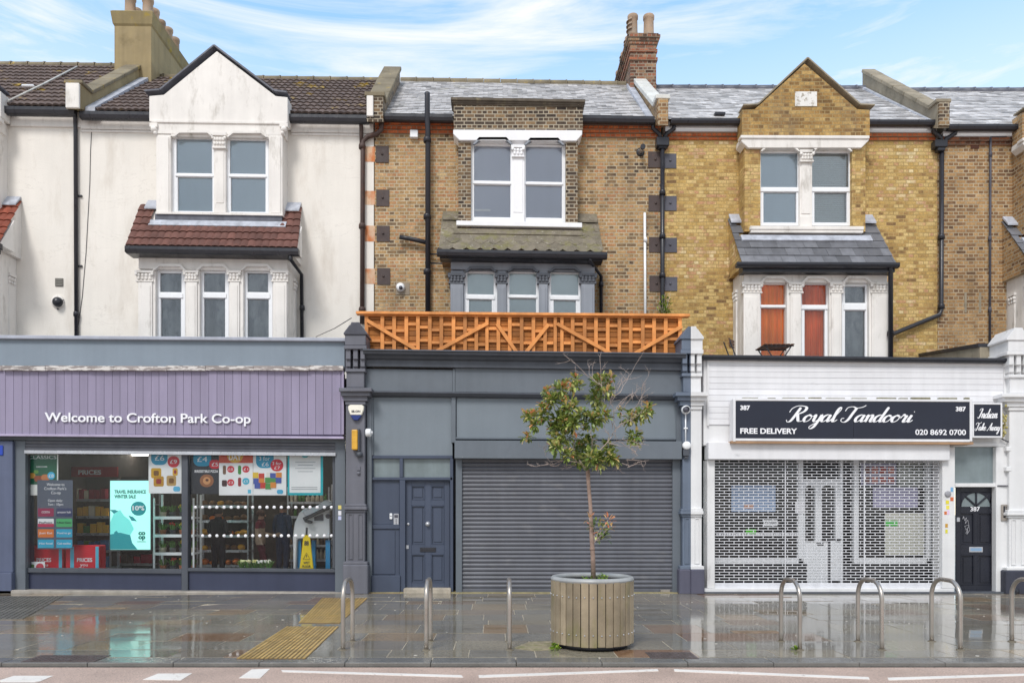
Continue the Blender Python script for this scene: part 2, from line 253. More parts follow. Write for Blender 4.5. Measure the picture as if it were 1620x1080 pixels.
# ------------------------------------------------------------------ geometry helpers
TILT, XREF = 0.0, 0.0           # the street falls to the right: each house is built with a slight slope of its own
def X(px, Y): return (px - VX) * Y / F
def Z(py, Y): return EYE + (HY - py) * Y / F
def ZT(px, py, Y): return Z(py, Y) + TILT * (X(px, Y) - XREF)     # a height measured at px, before the slope is applied
def P(px, py, Y): return Vector((X(px, Y), Y, ZT(px, py, Y)))
ORG = {}
class MB:
    def __init__(s): s.v = []; s.f = []; s.t = []; s.s = []
    def face(s, idx, tint=0., smooth=False): s.f.append(idx); s.t.append(tint); s.s.append(smooth)
    def box(s, x0, x1, y0, y1, z0, z1, tint=0.):
        n = len(s.v); x0, x1 = min(x0, x1), max(x0, x1); y0, y1 = min(y0, y1), max(y0, y1); z0, z1 = min(z0, z1), max(z0, z1)
        s.v += [(x, y, z) for z in (z0, z1) for y in (y0, y1) for x in (x0, x1)]
        for q in ((0, 2, 3, 1), (4, 5, 7, 6), (0, 1, 5, 4), (2, 6, 7, 3), (0, 4, 6, 2), (1, 3, 7, 5)): s.face([n + i for i in q], tint)
        return s
    def pb(s, a, b, c, d, Y, depth, tint=0.):            # box whose front face at Y covers the rectangle a,b .. c,d
        xc = (a + c) / 2
        return s.box(X(a, Y), X(c, Y), Y, Y + depth, ZT(xc, b, Y), ZT(xc, d, Y), tint)
    def prism(s, pts, ax, a0, a1, tint=0., smooth=False):  # pts in the two other axes
        n = len(s.v); k = len(pts)
        for a in (a0, a1):
            for p in pts: s.v.append({'x': (a, p[0], p[1]), 'y': (p[0], a, p[1]), 'z': (p[0], p[1], a)}[ax])
        s.face(list(range(n, n + k)), tint); s.face(list(range(n + 2 * k - 1, n + k - 1, -1)), tint)
        for i in range(k):
            j = (i + 1) % k; s.face([n + i, n + j, n + k + j, n + k + i], tint, smooth)
        return s
    def ppoly(s, pp, Y, depth, tint=0.):                  # outline measured in the photograph, at depth Y
        return s.prism([(X(a, Y), ZT(a, b, Y)) for a, b in pp], 'y', Y, Y + depth, tint)
    def bar(s, p, q, w, h, tint=0., up=(0, 0, 1)):        # box from p to q
        p, q = Vector(p), Vector(q); d = (q - p).normalized(); u = Vector(up)
        if abs(d.dot(u)) > .98: u = Vector((0, 1, 0))
        r = d.cross(u).normalized(); u = r.cross(d).normalized(); n = len(s.v)
        for c in (p, q):
            for a, b in ((-1, -1), (1, -1), (1, 1), (-1, 1)): s.v.append(tuple(c + r * (a * w / 2) + u * (b * h / 2)))
        for f in ((3, 2, 1, 0), (4, 5, 6, 7), (0, 1, 5, 4), (1, 2, 6, 5), (2, 3, 7, 6), (3, 0, 4, 7)): s.face([n + i for i in f], tint)
        return s
    def tube(s, pts, r, n=10, cap=True, tint=0.):
        pts = [Vector(p) for p in pts]; rs = r if isinstance(r, (list, tuple)) else [r] * len(pts); b = len(s.v); u = None
        for i, p in enumerate(pts):
            d = (pts[min(i + 1, len(pts) - 1)] - pts[max(i - 1, 0)]).normalized()
            if u is None: u = d.cross(Vector((.3, 1, .2))).normalized()
            u = (u - d * u.dot(d)).normalized(); w = d.cross(u)
            for k in range(n):
                a = 2 * math.pi * k / n; s.v.append(tuple(p + (u * math.cos(a) + w * math.sin(a)) * rs[i]))
        for i in range(len(pts) - 1):
            for k in range(n):
                j = (k + 1) % n; s.face([b + i * n + k, b + i * n + j, b + (i + 1) * n + j, b + (i + 1) * n + k], tint, True)
        if cap: s.face(list(range(b + n - 1, b - 1, -1)), tint); e = b + (len(pts) - 1) * n; s.face(list(range(e, e + n)), tint)
        return s
    def lathe(s, c, prof, n=24, ax='z', tint=0., smooth=True, a0=0., a1=2 * math.pi):
        b = len(s.v); full = abs(a1 - a0 - 2 * math.pi) < 1e-6; m = n if full else n + 1
        for r, h in prof:
            for k in range(m):
                a = a0 + (a1 - a0) * k / n; u, w = r * math.cos(a), r * math.sin(a)
                s.v.append({'z': (c[0] + u, c[1] + w, c[2] + h), 'y': (c[0] + u, c[1] + h, c[2] + w), 'x': (c[0] + h, c[1] + u, c[2] + w)}[ax])
        for i in range(len(prof) - 1):
            for k in range(n):
                j = (k + 1) % m; s.face([b + i * m + k, b + i * m + j, b + (i + 1) * m + j, b + (i + 1) * m + k], tint, smooth)
        return s
    def ball(s, c, r, n=8, m=6, tint=0.):
        r = r if isinstance(r, (tuple, list)) else (r, r, r); b = len(s.v)
        for i in range(m + 1):
            t = math.pi * i / m
            for k in range(n):
                a = 2 * math.pi * k / n; s.v.append((c[0] + r[0] * math.sin(t) * math.cos(a), c[1] + r[1] * math.sin(t) * math.sin(a), c[2] + r[2] * math.cos(t)))
        for i in range(m):
            for k in range(n):
                j = (k + 1) % n; s.face([b + i * n + k, b + i * n + j, b + (i + 1) * n + j, b + (i + 1) * n + k], tint, True)
        return s
    def quad(s, a, b, c, d, tint=0.):
        n = len(s.v); s.v += [tuple(a), tuple(b), tuple(c), tuple(d)]; s.face([n, n + 1, n + 2, n + 3], tint); return s
    def build(s, name, m, parent=None, bev=0., seg=1, tilt=True, recalc=True):
        me = bpy.data.meshes.new(name); o = bpy.data.objects.new(name, me); COL.objects.link(o)
        tv = [(x, y, z - TILT * (x - XREF)) for x, y, z in s.v] if (tilt and TILT) else s.v
        if parent is not None: org = ORG[parent]; o.parent = parent
        else:
            xs = [p[0] for p in tv]; ys = [p[1] for p in tv]; zs = [p[2] for p in tv]
            org = Vector(((min(xs) + max(xs)) / 2, (min(ys) + max(ys)) / 2, min(zs))); o.location = org
        ORG[o] = org
        me.from_pydata([(x - org[0], y - org[1], z - org[2]) for x, y, z in tv], [], s.f)
        if recalc:
            bm = bmesh.new(); bm.from_mesh(me); bmesh.ops.recalc_face_normals(bm, faces=bm.faces); bm.to_mesh(me); bm.free()
        if any(s.t): me.attributes.new('tint', 'FLOAT', 'FACE').data.foreach_set('value', s.t)
        if any(s.s): me.polygons.foreach_set('use_smooth', s.s)
        me.materials.append(M.get(m) if isinstance(m, str) else m)
        if bev:
            b = o.modifiers.new('edge', 'BEVEL'); b.width = bev; b.segments = seg; b.limit_method = 'ANGLE'; b.angle_limit = math.radians(40)
        me.update(); return o
def tag(o, label=None, cat=None, group=None, kind=None):
    if label: o['label'] = label
    if cat: o['category'] = cat
    if group: o['group'] = group
    if kind: o['kind'] = kind
    return o
def thing(name, label, cat, loc, group=None):
    o = bpy.data.objects.new(name, None); COL.objects.link(o); o.location = loc; o.empty_display_size = .2
    ORG[o] = Vector(loc); return tag(o, label, cat, group)
def dup(root, loc, label=None):
    r = root.copy(); COL.objects.link(r); r.location = loc
    if label: r['label'] = label
    for ch in list(root.children):
        c = ch.copy(); COL.objects.link(c); c.parent = r
        for g in list(ch.children):
            d = g.copy(); COL.objects.link(d); d.parent = c
    return r
def text(parent, string, px0, px1, base, cap, Y, m='letter', name='lettering', bold=0., thick=.004, px_mid=None):
    """lettering in the built-in font: left edge px0, right edge px1, baseline and cap height in photograph pixels"""
    cu = bpy.data.curves.new('t', 'FONT'); cu.body = string; cu.size = 1; cu.offset = bold; cu.extrude = 0
    o = bpy.data.objects.new('t', cu); COL.objects.link(o); bpy.context.view_layer.update()
    me = bpy.data.meshes.new_from_object(o.evaluated_get(bpy.context.evaluated_depsgraph_get()))
    bpy.data.objects.remove(o); bpy.data.curves.remove(cu)
    vs = [v.co.copy() for v in me.vertices]; fs = [list(p.vertices) for p in me.polygons]; bpy.data.meshes.remove(me)
    if not vs: return None
    a, b = min(v.x for v in vs), max(v.x for v in vs); k = cap * Y / F / .729
    sx = (px1 - px0) * Y / F / (b - a) if px1 else k
    mb = MB(); mid = (px0 + (px1 or px0)) / 2
    z0 = ZT(mid, base, Y); x0 = X(px0, Y); n = len(vs)
    for d in (0, thick):
        mb.v += [(x0 + (v.x - a) * sx, Y - thick + d, z0 + v.y * k) for v in vs]
    ed = {}
    for f in fs:
        mb.face(f); mb.face([i + n for i in reversed(f)])
        for i in range(len(f)):
            e = (f[i], f[(i + 1) % len(f)])
            if (e[1], e[0]) in ed: ed.pop((e[1], e[0]))
            else: ed[e] = 1
    for i, j in ed: mb.face([j, i, i + n, j + n])
    return mb.build(name, m, parent, recalc=False)

# cursive hand for the painted signs: strokes on an upright grid, slanted when drawn
GL = {
 'a': (1.05, [[(.75, .85), (.5, 1), (.15, .75), (.05, .35), (.2, .02), (.45, .1), (.75, .6)], [(.8, 1), (.72, .4), (.78, .05), (.95, .05), (1.15, .3)]]),
 'o': (.9, [[(.5, 1), (.15, .75), (.05, .35), (.25, 0), (.6, .15), (.75, .6), (.5, 1), (.62, .8), (1.0, .75)]]),
 'y': (1.05, [[(0, .7), (.15, 1), (.25, .7), (.25, .2), (.45, .02), (.7, .3), (.87, 1), (.8, .2), (.65, -.7), (.35, -1), (.15, -.75), (.45, -.35), (1.1, .25)]]),
 'l': (.6, [[(-.1, .1), (.3, .9), (.55, 1.7), (.45, 2.05), (.25, 1.7), (.22, .6), (.3, .05), (.5, .05), (.7, .3)]]),
 'n': (1.0, [[(0, .7), (.15, 1), (.2, .6), (.18, 0)], [(.18, .4), (.4, .9), (.6, 1), (.7, .75), (.68, .2), (.78, .02), (.95, .08), (1.1, .3)]]),
 'd': (1.05, [[(.75, .85), (.5, 1), (.15, .75), (.05, .35), (.2, .02), (.45, .1), (.75, .6)], [(.95, 2.1), (.82, 1.2), (.72, .4), (.78, .05), (.95, .05), (1.15, .3)]]),
 'r': (.8, [[(0, .5), (.2, 1.1), (.3, .9), (.55, .9), (.5, .4), (.5, .05), (.7, .02), (.9, .3)]]),
 'i': (.55, [[(0, .4), (.25, 1), (.2, .4), (.25, .03), (.45, .05), (.65, .3)], [(.33, 1.42), (.37, 1.5)]]),
 'k': (.95, [[(-.1, .1), (.3, .9), (.55, 1.7), (.45, 2.05), (.25, 1.7), (.2, .6), (.16, 0)], [(.2, .5), (.5, .95), (.7, .8), (.35, .5), (.6, .1), (.9, .2)]]),
 'e': (.78, [[(.1, .4), (.6, .55), (.6, .9), (.35, 1), (.08, .6), (.1, .15), (.4, 0), (.85, .3)]]),
 'w': (1.3, [[(0, .8), (.12, 1), (.15, .3), (.35, 0), (.6, .4), (.65, 1), (.65, .3), (.85, 0), (1.1, .5), (1.15, 1), (1.35, .85)]]),
 'R': (1.75, [[(.78, 2), (.62, 1), (.42, .1), (.1, -.05), (-.1, .25)], [(-.2, 1.3), (-.1, 1.85), (.35, 2.2), (.9, 2.2), (1.4, 2.0), (1.4, 1.5), (1.0, 1.15), (.65, 1.1)], [(.78, 1.1), (1.05, .5), (1.3, .05), (1.7, .1)]]),
 'T': (1.35, [[(-.2, 1.5), (-.1, 2.0), (.4, 2.12), (.9, 1.95), (1.5, 2.1), (1.75, 2.35)], [(.9, 2.0), (.75, 1.2), (.6, .3), (.3, -.05), (-.1, .1), (-.15, .45), (.1, .5)]]),
 'I': (.95, [[(0, 1.6), (.2, 2.05), (.8, 2.12)], [(.75, 2.1), (.6, 1), (.45, .2), (.15, -.05), (-.15, .2)]]),
 'A': (1.45, [[(-.2, .1), (.1, 0), (.5, .8), (1.1, 2.1), (1.05, 1), (1.1, .1), (1.35, .1)], [(.4, .8), (1.15, .85)]]),
 ' ': (.7, [])}
def script(parent, word, px0, px1, base, xh, Y, m='letter', name='lettering', w0=.07, w1=.2, slant=.42):
    pts = []; adv = 0
    for ch in word:
        a, st = GL[ch]
        for s_ in st: pts.append([(adv + x + slant * y, y) for x, y in s_])
        adv += a
    lo = min(p[0] for q in pts for p in q); hi = max(p[0] for q in pts for p in q)
    kz = xh * Y / F; kx = (px1 - px0) * Y / F / (hi - lo); mb = MB(); x0 = X(px0, Y); z0 = ZT((px0 + px1) / 2, base, Y)
    for si, q in enumerate(pts):
        c = []
        e = [q[0]] + q + [q[-1]]
        for i in range(1, len(e) - 2):
            p0, p1, p2, p3 = e[i - 1:i + 3]
            for j in range(6):
                t = j / 6
                c.append(tuple(.5 * ((2 * p1[k]) + (p2[k] - p0[k]) * t + (2 * p0[k] - 5 * p1[k] + 4 * p2[k] - p3[k]) * t * t + (3 * p1[k] - p0[k] - 3 * p2[k] + p3[k]) * t ** 3) for k in (0, 1)))
        c.append(q[-1]); n = len(mb.v); m_ = len(c)
        for i, p in enumerate(c):
            a, b = c[max(0, i - 1)], c[min(m_ - 1, i + 1)]; dx, dy = b[0] - a[0], b[1] - a[1]; l = math.hypot(dx, dy) or 1; dx /= l; dy /= l
            w = (w0 + (w1 - w0) * max(0, -dy) ** 1.3) / 2 * (.55 if i in (0, m_ - 1) else 1); yy = Y - .004 - .0006 * (si % 3) - .0005 * i / m_
            for sg in (1, -1): mb.v.append((x0 + (p[0] - dy * w * sg - lo) * kx, yy, z0 + (p[1] + dx * w * sg) * kz))
            for sg in (1, -1): mb.v.append((x0 + (p[0] - dy * w * sg - lo) * kx, Y, z0 + (p[1] + dx * w * sg) * kz))
        for i in range(m_ - 1):
            k = n + 4 * i
            mb.face([k, k + 1, k + 5, k + 4]); mb.face([k, k + 4, k + 6, k + 2]); mb.face([k + 1, k + 3, k + 7, k + 5])
    return mb.build(name, m, parent, recalc=False)
def each(name, m, parent, rects, Y, dep, bev=.006):
    for q in rects: k = MB(); k.pb(*q[:4], q[4] if len(q) > 4 else Y, q[5] if len(q) > 5 else dep); k.build(name, m, parent, bev=bev)
def capital(mb, x0, x1, z0, z1, yf, d=.2):
    h = z1 - z0; w = x1 - x0
    mb.box(x0 - .02, x1 + .02, yf - .05, yf + d, z1 - h * .22, z1)
    mb.box(x0 + .01, x1 - .01, yf - .012, yf + d, z0 + h * .1, z1 - h * .22)
    mb.box(x0 - .005, x1 + .005, yf - .03, yf + d, z0, z0 + h * .1)
    n = max(2, round(w / .085))
    for r_, zz in ((.036, z0 + h * .3), (.042, z0 + h * .58)):
        for i in range(n):
            x = x0 + .02 + (w - .04) * (i + (.5 if zz < z0 + h * .4 else .5)) / n
            mb.ball((x, yf - .018, zz), (r_, .03, r_ * 1.15), 7, 5)
    for x in (x0 + .015, x1 - .015): mb.lathe((x, yf - .05, z1 - h * .34), [(.0, 0), (.034, 0), (.034, .06), (0, .06)], 8, 'y')
def sash(parent, fr, panes, Y, depth=.09, back='blind', m='upvc', gl=None, backdim=None):
    """a window: white frame round the panes (pixel rectangles), glass set in, blind or curtain behind"""
    mb = MB(); a, b, c, d = fr
    xs0 = min(p[0] for p in panes); xs1 = max(p[2] for p in panes); ys0 = min(p[1] for p in panes); ys1 = max(p[3] for p in panes)
    mb.pb(a, b, xs0, d, Y, depth); mb.pb(xs1, b, c, d, Y, depth); mb.pb(xs0, b, xs1, ys0, Y, depth); mb.pb(xs0, ys1, xs1, d, Y, depth)
    if len(panes) == 2:
        mb.pb(xs0, panes[0][3], xs1, panes[1][1], Y, depth)
        for p in panes:                                   # inner sash bead
            if p[0] > xs0 + .5: mb.pb(xs0, p[1], p[0], p[3], Y, depth)
            if p[2] < xs1 - .5: mb.pb(p[2], p[1], xs1, p[3], Y, depth)
        zc = panes[0][3]; mb.pb(xs0 - 2, zc + 2, xs1 + 2, panes[1][1] - 1, Y - .02, .02)
    o = mb.build('window', m, parent, bev=.006)
    g = MB(); gl = gl or ('clearglass' if back and 'curtain' in back else 'glass')
    for i, p in enumerate(panes): g.pb(p[0] - .4, p[1] - .4, p[2] + .4, p[3] + .4, Y + (.03 if i == 0 else .045), .008)
    g.build('pane', gl, o)
    if back:
        k = MB()
        if 'curtain' in back:
            x0, x1 = X(xs0 - 3, Y), X(xs1 + 3, Y); z0, z1 = ZT((a + c) / 2, ys1 + 4, Y), ZT((a + c) / 2, ys0 - 4, Y); n = 40
            for i in range(n + 1):
                x = x0 + (x1 - x0) * i / n; y = Y + .1 + .03 * math.sin(i * 1.1) + .012 * math.sin(i * 2.7 + 1)
                k.v += [(x, y, z0), (x, y, z1)]
                if i: q = 2 * i; k.face([q - 2, q, q + 1, q - 1], 0, True)
            k.build('curtain', back, o)
        elif back == 'venetian':
            y0, y1 = ys0 - 2, ys1 + 2; n = 34
            for i in range(n):
                py = y0 + (y1 - y0) * i / n; x0, x1 = X(xs0 - 3, Y), X(xs1 + 3, Y); z = ZT((a + c) / 2, py, Y)
                k.quad((x0, Y + .13, z), (x1, Y + .13, z), (x1, Y + .155, z - .034), (x0, Y + .155, z - .034))
            k.build('blind', 'blindgreen', o)
        else:
            f = backdim or (xs0 - 3, ys0 - 3, xs1 + 3, ys1 + 3)
            k.pb(*f, Y + .066, .006); k.build('blind', back, o)
    return o
def hood(mb, a, b, y0, y1, Y, pr=.07):                    # the shouldered drip moulding above a window head
    s_ = (y1 - y0) * .9
    for k, (e, dy, p) in enumerate(((0, .0, pr), (2.2, 2.2, pr * .55))):
        mb.ppoly([(a + e, y1), (a + s_ + e, y0 + dy), (b - s_ - e, y0 + dy), (b - e, y1), (b - e - 3, y1), (b - s_ - e - 1.5, y0 + dy + 4), (a + s_ + e + 1.5, y0 + dy + 4), (a + e + 3, y1)], Y - p + k * .02, p - k * .02)
def gutter(parent, a, b, y0, y1, Y, m='black', r=None):
    mb = MB(); za, zb = ZT((a + b) / 2, y0, Y), ZT((a + b) / 2, y1, Y); h = za - zb
    pr = [(Y, za), (Y, za - h * .45), (Y + .03, zb + h * .12), (Y + .07, zb), (Y + .13, zb), (Y + .13, za - .02), (Y + .12, za - .02), (Y + .12, zb + .02), (Y + .07, zb + .02), (Y + .035, zb + h * .2), (Y + .012, za - h * .45), (Y + .012, za)]
    x0, x1 = X(a, Y), X(b, Y)
    mb.prism(pr, 'x', x0, x1); mb.box(x0, x0 + .01, Y + .003, Y + .12, zb + .01, za - .012); mb.box(x1 - .01, x1, Y + .003, Y + .12, zb + .01, za - .012)
    for i in range(max(2, int((x1 - x0) / .9))):
        x = x0 + .2 + i * .9
        if x < x1 - .05: mb.prism([(p[0] - (.006 if p[0] < Y + .05 else 0), p[1]) for p in pr], 'x', x, x + .03)
    return mb.build('gutter', m, parent)
def pipe(parent, pts, r, m='black', name='drainpipe', joints=(), clips=()):
    mb = MB(); mb.tube(pts, r, 10)
    for j in joints: p = Vector(j); mb.lathe(p, [(r, -.05), (r * 1.45, -.05), (r * 1.45, .03), (r * 1.25, .06), (r, .06)], 10)
    for j in clips: p = Vector(j); mb.box(p.x - r * 1.2, p.x + r * 2.4, p.y + r * .4, p.y + r * 1.5, p.z - .018, p.z + .018)
    return mb.build(name, m, parent)
def tileroof(mb, q, rows, pitch, amp=.018, step=.03, cut=None, top=None):
    """rolling interlocked tiles over the sloped rectangle q = (x0, x1, y0, z0, y1, z1), eave to ridge"""
    x0, x1, y0, z0, y1, z1 = q; cols = int((x1 - x0) / pitch * 5); L_ = math.hypot(y1 - y0, z1 - z0); ny, nz = -(z1 - z0) / L_, (y1 - y0) / L_
    for r in range(rows):
        tn = {}
        base = len(mb.v)
        for e in range(2):
            t = (r + e) / rows; lift = step if e == 0 else 0.004
            for i in range(cols + 1):
                ph = i / 5 % 1; h = amp * (abs(math.sin(math.pi * ph)) ** .7) + lift + (R.random() * .003 if i % 5 == 0 else 0)
                ta, tb = (x0 + (top[0] - x0) * t, x1 + (top[1] - x1) * t) if top else (x0, x1); x = ta + (tb - ta) * i / cols; mb.v.append((x, y0 + (y1 - y0) * t + ny * h, z0 + (z1 - z0) * t + nz * h))
        for i in range(cols):
            k = i // 5
            if k not in tn: tn[k] = R.uniform(-1, 1) * (1.6 if R.random() < .08 else .6)
            xm = x0 + (x1 - x0) * (i + .5) / cols
            if cut and cut(xm, (r + .5) / rows): continue
            mb.face([base + i, base + i + 1, base + cols + 2 + i, base + cols + 1 + i], tn[k])
        # the butt of each course
        b2 = len(mb.v)
        for i in range(cols + 1):
            p = mb.v[base + i]; mb.v.append((p[0], p[1] - ny * (step + .01), p[2] - nz * (step + .01)))
        for i in range(cols):
            xm = x0 + (x1 - x0) * (i + .5) / cols
            if cut and cut(xm, (r + .5) / rows): continue
            mb.face([b2 + i, b2 + i + 1, base + i + 1, base + i], -.9)
def slateroof(mb, q, rows, w, th=.008, cut=None, scallop=False, gap=.004, edge=None):
    """overlapping slates over a sloped quad; edge(t) gives the x range at height t"""
    x0, x1, y0, z0, y1, z1 = q; L_ = math.hypot(y1 - y0, z1 - z0); ny, nz = -(z1 - z0) / L_, (y1 - y0) / L_
    for r in range(rows):
        t0, t1 = r / rows, min(1, (r + (1.6 if scallop else 1.12)) / rows)
        ex0, ex1 = edge(t0) if edge else (x0, x1)
        x = ex0 - (w / 2 if r % 2 else 0)
        while x < ex1 - .01:
            a, b = max(x, ex0), min(x + w - gap, ex1); x += w
            if b - a < .03: continue
            if cut and cut((a + b) / 2, (t0 + t1) / 2): continue
            tn = R.gauss(0, .5); j = R.uniform(-.004, .004) + th * 1.9; j2 = .002; dj = R.uniform(-.003, .003)
            pts = [(a, t0), (b, t0), (b, t1), (a, t1)]
            if scallop and r < rows * .62:
                m_ = (a + b) / 2; dt = .4 / rows; pts = [(a, t0 + dt), (m_ - w * .12, t0), (m_ + w * .12, t0), (b, t0 + dt), (b, t1), (a, t1)]
            n = len(mb.v)
            for sgn in (1, 0):
                for px_, t in pts:
                    h = (j + (dj if px_ > (a + b) / 2 else -dj)) * (1 - (t - t0) / (t1 - t0)) + j2 - (0 if sgn else th)
                    mb.v.append((px_, y0 + (y1 - y0) * t + ny * h, z0 + (z1 - z0) * t + nz * h))
            k = len(pts); mb.face(list(range(n, n + k)), tn)
            for i in range(k):
                jx = (i + 1) % k; mb.face([n + i, n + k + i, n + k + jx, n + jx], tn - .4)  # slate edges tinted darker: shade put into the colour
# ------------------------------------------------------------------ setting: road, kerb, pavement
YW, YB, YU, YS = 17.47, 16.7, 17.05, 15.0       # main wall, lower bay front, upper bay front, shop front
def st(o): o['kind'] = 'structure'; return o
def ground_mats():
    t = NT('wet_road_tarmac'); n = t.noise(1.2, 4); g = t.noise(70, 4, .8)
    col = t.mix(t.rng(g, .35, .65, 0, 1), lin((158, 136, 124)), lin((216, 190, 174))); col = t.scale(col, t.rng(n, .3, .7, .8, 1.12)); col = t.mix(t.rng(t.noise(55, 2), .62, .66, 0, .6), col, lin((110, 96, 88)))
    t.bump(g, .6, .012); M['road'] = t.done(col, .55, 0, .4)
    t = NT('wet_paving_slab'); n = t.noise(.45, 5, .6); f = t.noise(24, 6, .75); tn = t.attr('tint')
    col = t.ramp(t.math('MULTIPLY_ADD', tn, .5, .5), [(0, lin((140, 108, 82))), (.2, lin((150, 138, 122))), (.5, lin((142, 137, 126))), (.8, lin((154, 145, 126))), (1, lin((162, 136, 104)))])
    col = t.scale(col, t.rng(f, .3, .7, .72, 1.25)); wet = t.rng(n, .38, .6, 0, 1)
    col = t.scale(col, t.rng(n, .38, .6, 1.0, .72))
    col = t.mix(t.rng(t.noise(1.6, 5, .7), .62, .74, 0, .35), col, lin((168, 160, 148)))
    r = t.math('ADD', t.rng(wet, 0, 1, .14, .025), t.rng(f, .3, .7, -.015, .03))
    h = t.math('ADD', t.math('MULTIPLY', t.noise(2.2, 3), .5), t.math('MULTIPLY', t.noise(70, 3), t.rng(wet, 0, 1, .12, .02)))
    t.bump(h, .07, .02); M['slab'] = t.done(col, r, 0, .95)
    M['joint'] = paint('slab_joint_grit', (176, 166, 148), .45, var=.35, scale=6, streak=0, bump=.3)
    M['kerb'] = paint('wet_granite_kerb', (112, 110, 106), .2, var=.18, scale=3, fine=.15, streak=0, bump=.3, bs=60, tint=.1, spec=.5)
    M['line'] = paint('worn_white_road_paint', (226, 220, 212), .6, var=.08, fine=.1, streak=0, dirt=(176, 160, 150), da=(.6, .68), dm=.8, ds=14, bump=.3)
    M['ochre'] = paint('ochre_tactile_paving', (178, 148, 90), .4, var=.2, scale=5, streak=0, tint=.2, dirt=(120, 96, 60), da=(.55, .7), dm=.7, ds=7)
    M['ochrebase'] = paint('dirty_tactile_base', (104, 84, 56), .35, var=.25, scale=6, streak=0)
    M['iron'] = paint('wet_cast_iron', (88, 78, 76), .35, var=.25, scale=8, streak=0, bump=.4, bs=60)
    M['rustcover'] = paint('sandy_cover', (136, 116, 96), .4, var=.3, scale=8, streak=0)
ground_mats()
KY = 8.06                                        # kerb line
mb = MB(); mb.box(-60, 60, -40, KY + .02, -.6, -.045); o = st(mb.build('road', 'road'))
mb = MB(); mb.box(-60, 60, KY - .035, KY - .001, -.06, -.0435); st(mb.build('kerb_shade_strip', paint('black_kerb_shade', (52, 47, 44), .25, var=.3, scale=6, streak=0)))  # black strip added to paint the dark line of shade under the kerb
mb = MB(); mb.box(-400, 400, -300, 500, -.9, -.61); st(mb.build('ground', 'joint'))
mb = MB(); x = -16.2
while x < 16.5: mb.box(x, x + .909, KY, KY + .29, -.4, R.uniform(-.002, .001), R.uniform(-.5, .5)); x += .912
st(mb.build('kerb', 'kerb', bev=.01, seg=2))
mb = MB(); mb.box(-16.2, 16.5, KY + .2, 15.6, -.3, -.0035); st(mb.build('pavement_bed', 'joint'))
mb = MB(); y = KY + .297; r = 0
while y < 15.1:
    h = (.45, .6, .6, .75)[r % 4]; x = -16.2 - R.random() * .7
    while x < 16.4:
        w = R.choice((.6, .75, .9, .9)); n = len(mb.v); a = R.uniform(-.0022, .0022); b = R.uniform(-.002, .002); x1 = x + w - .013; y1 = min(15.5, y + h - .013)
        zz = (a + b, a - b, -a - b, -a + b); z0 = R.uniform(-.001, .001)
        for (cx, cy), z in zip(((x, y), (x1, y), (x1, y1), (x, y1)), zz): mb.v.append((cx, cy, z + z0))
        for (cx, cy) in ((x, y), (x1, y), (x1, y1), (x, y1)): mb.v.append((cx, cy, -.05))
        tn = max(-1, min(1, R.gauss(0, .45))); mb.face([n, n + 1, n + 2, n + 3], tn)
        for i in range(4): j = (i + 1) % 4; mb.face([n + i, n + 4 + i, n + 4 + j, n + j], tn)
        x += w
    y += h; r += 1
st(mb.build('pavement', 'slab'))
mb = MB()
for i in range(150):
    x, y, r = R.uniform(-12, 13), R.uniform(8.3, 14.6), R.uniform(.006, .022); mb.lathe((x, y, 0), [(0, .0042), (r, .0036), (r, -.004)], 7)
o = mb.build('gum_spots', paint('trodden_gum', (176, 172, 164), .6, streak=0)); tag(o, kind='stuff', label='pale gum spots and specks trodden into the wet paving', cat='gum spots')
# worn zig-zag lines on the road
def gp(px, py, z=0.): Y = F * (EYE - z) / (py - HY); return Vector((X(px, Y), Y, z))
def roadquad(pts, name='road_marking', m='line', z=-.041):
    mb = MB(); q = [gp(a, b, z) for a, b in pts]; n = len(q)
    mb.v += [tuple(p) for p in q] + [(p.x, p.y, z - .004) for p in q]; mb.face(list(range(n)))
    for i in range(n): j = (i + 1) % n; mb.face([i, n + i, n + j, j])
    return mb.build(name, m)
for pts in ([(-10, 1078), (22, 1068), (84, 1068), (60, 1078)], [(226, 1074), (250, 1064.5), (304, 1064), (286, 1075)], [(378, 1071.5), (398, 1058), (427, 1057), (411, 1072)],
            [(445, 1059), (730, 1067), (733, 1070.5), (447, 1062)], [(757, 1067), (1040, 1057.5), (1042, 1060.5), (758, 1071)], [(1066, 1057.5), (1374, 1070), (1376, 1073.5), (1067, 1061)], [(1404, 1071), (1640, 1064), (1640, 1067), (1406, 1075)]):
    st(roadquad(pts))
# tactile strip towards the crossing
mb = MB(); base = MB()
for (a, b, c, d) in (((509, 946), (582, 946), (537, 986), (472, 985)), ((453, 991), (536.5, 991), (483.5, 1042), (373, 1042))):
    q = [gp(*p) for p in (a, b, c, d)]; n = len(base.v); base.v += [(p.x, p.y, .004) for p in q] + [(p.x, p.y, -.03) for p in q]
    base.face([n, n + 1, n + 2, n + 3])
    for i in range(4): j = (i + 1) % 4; base.face([n + i, n + 4 + i, n + 4 + j, n + j])
    for i in range(15):
        t = (i + .5) / 15; p = q[0].lerp(q[1], t); r_ = q[3].lerp(q[2], t); m_ = 4
        for k in range(m_): mb.bar(p.lerp(r_, k / m_ + .004) + Vector((0, 0, .0075)), p.lerp(r_, (k + 1) / m_ - .004) + Vector((0, 0, .0075)), .036, .008, R.uniform(-1, 1))
o = base.build('tactile_paving', 'ochrebase'); tag(o, 'ochre ribbed tactile paving strip leading from the grey pier to the kerb', 'tactile paving')
mb.build('rib', 'ochre', o, bev=.004)
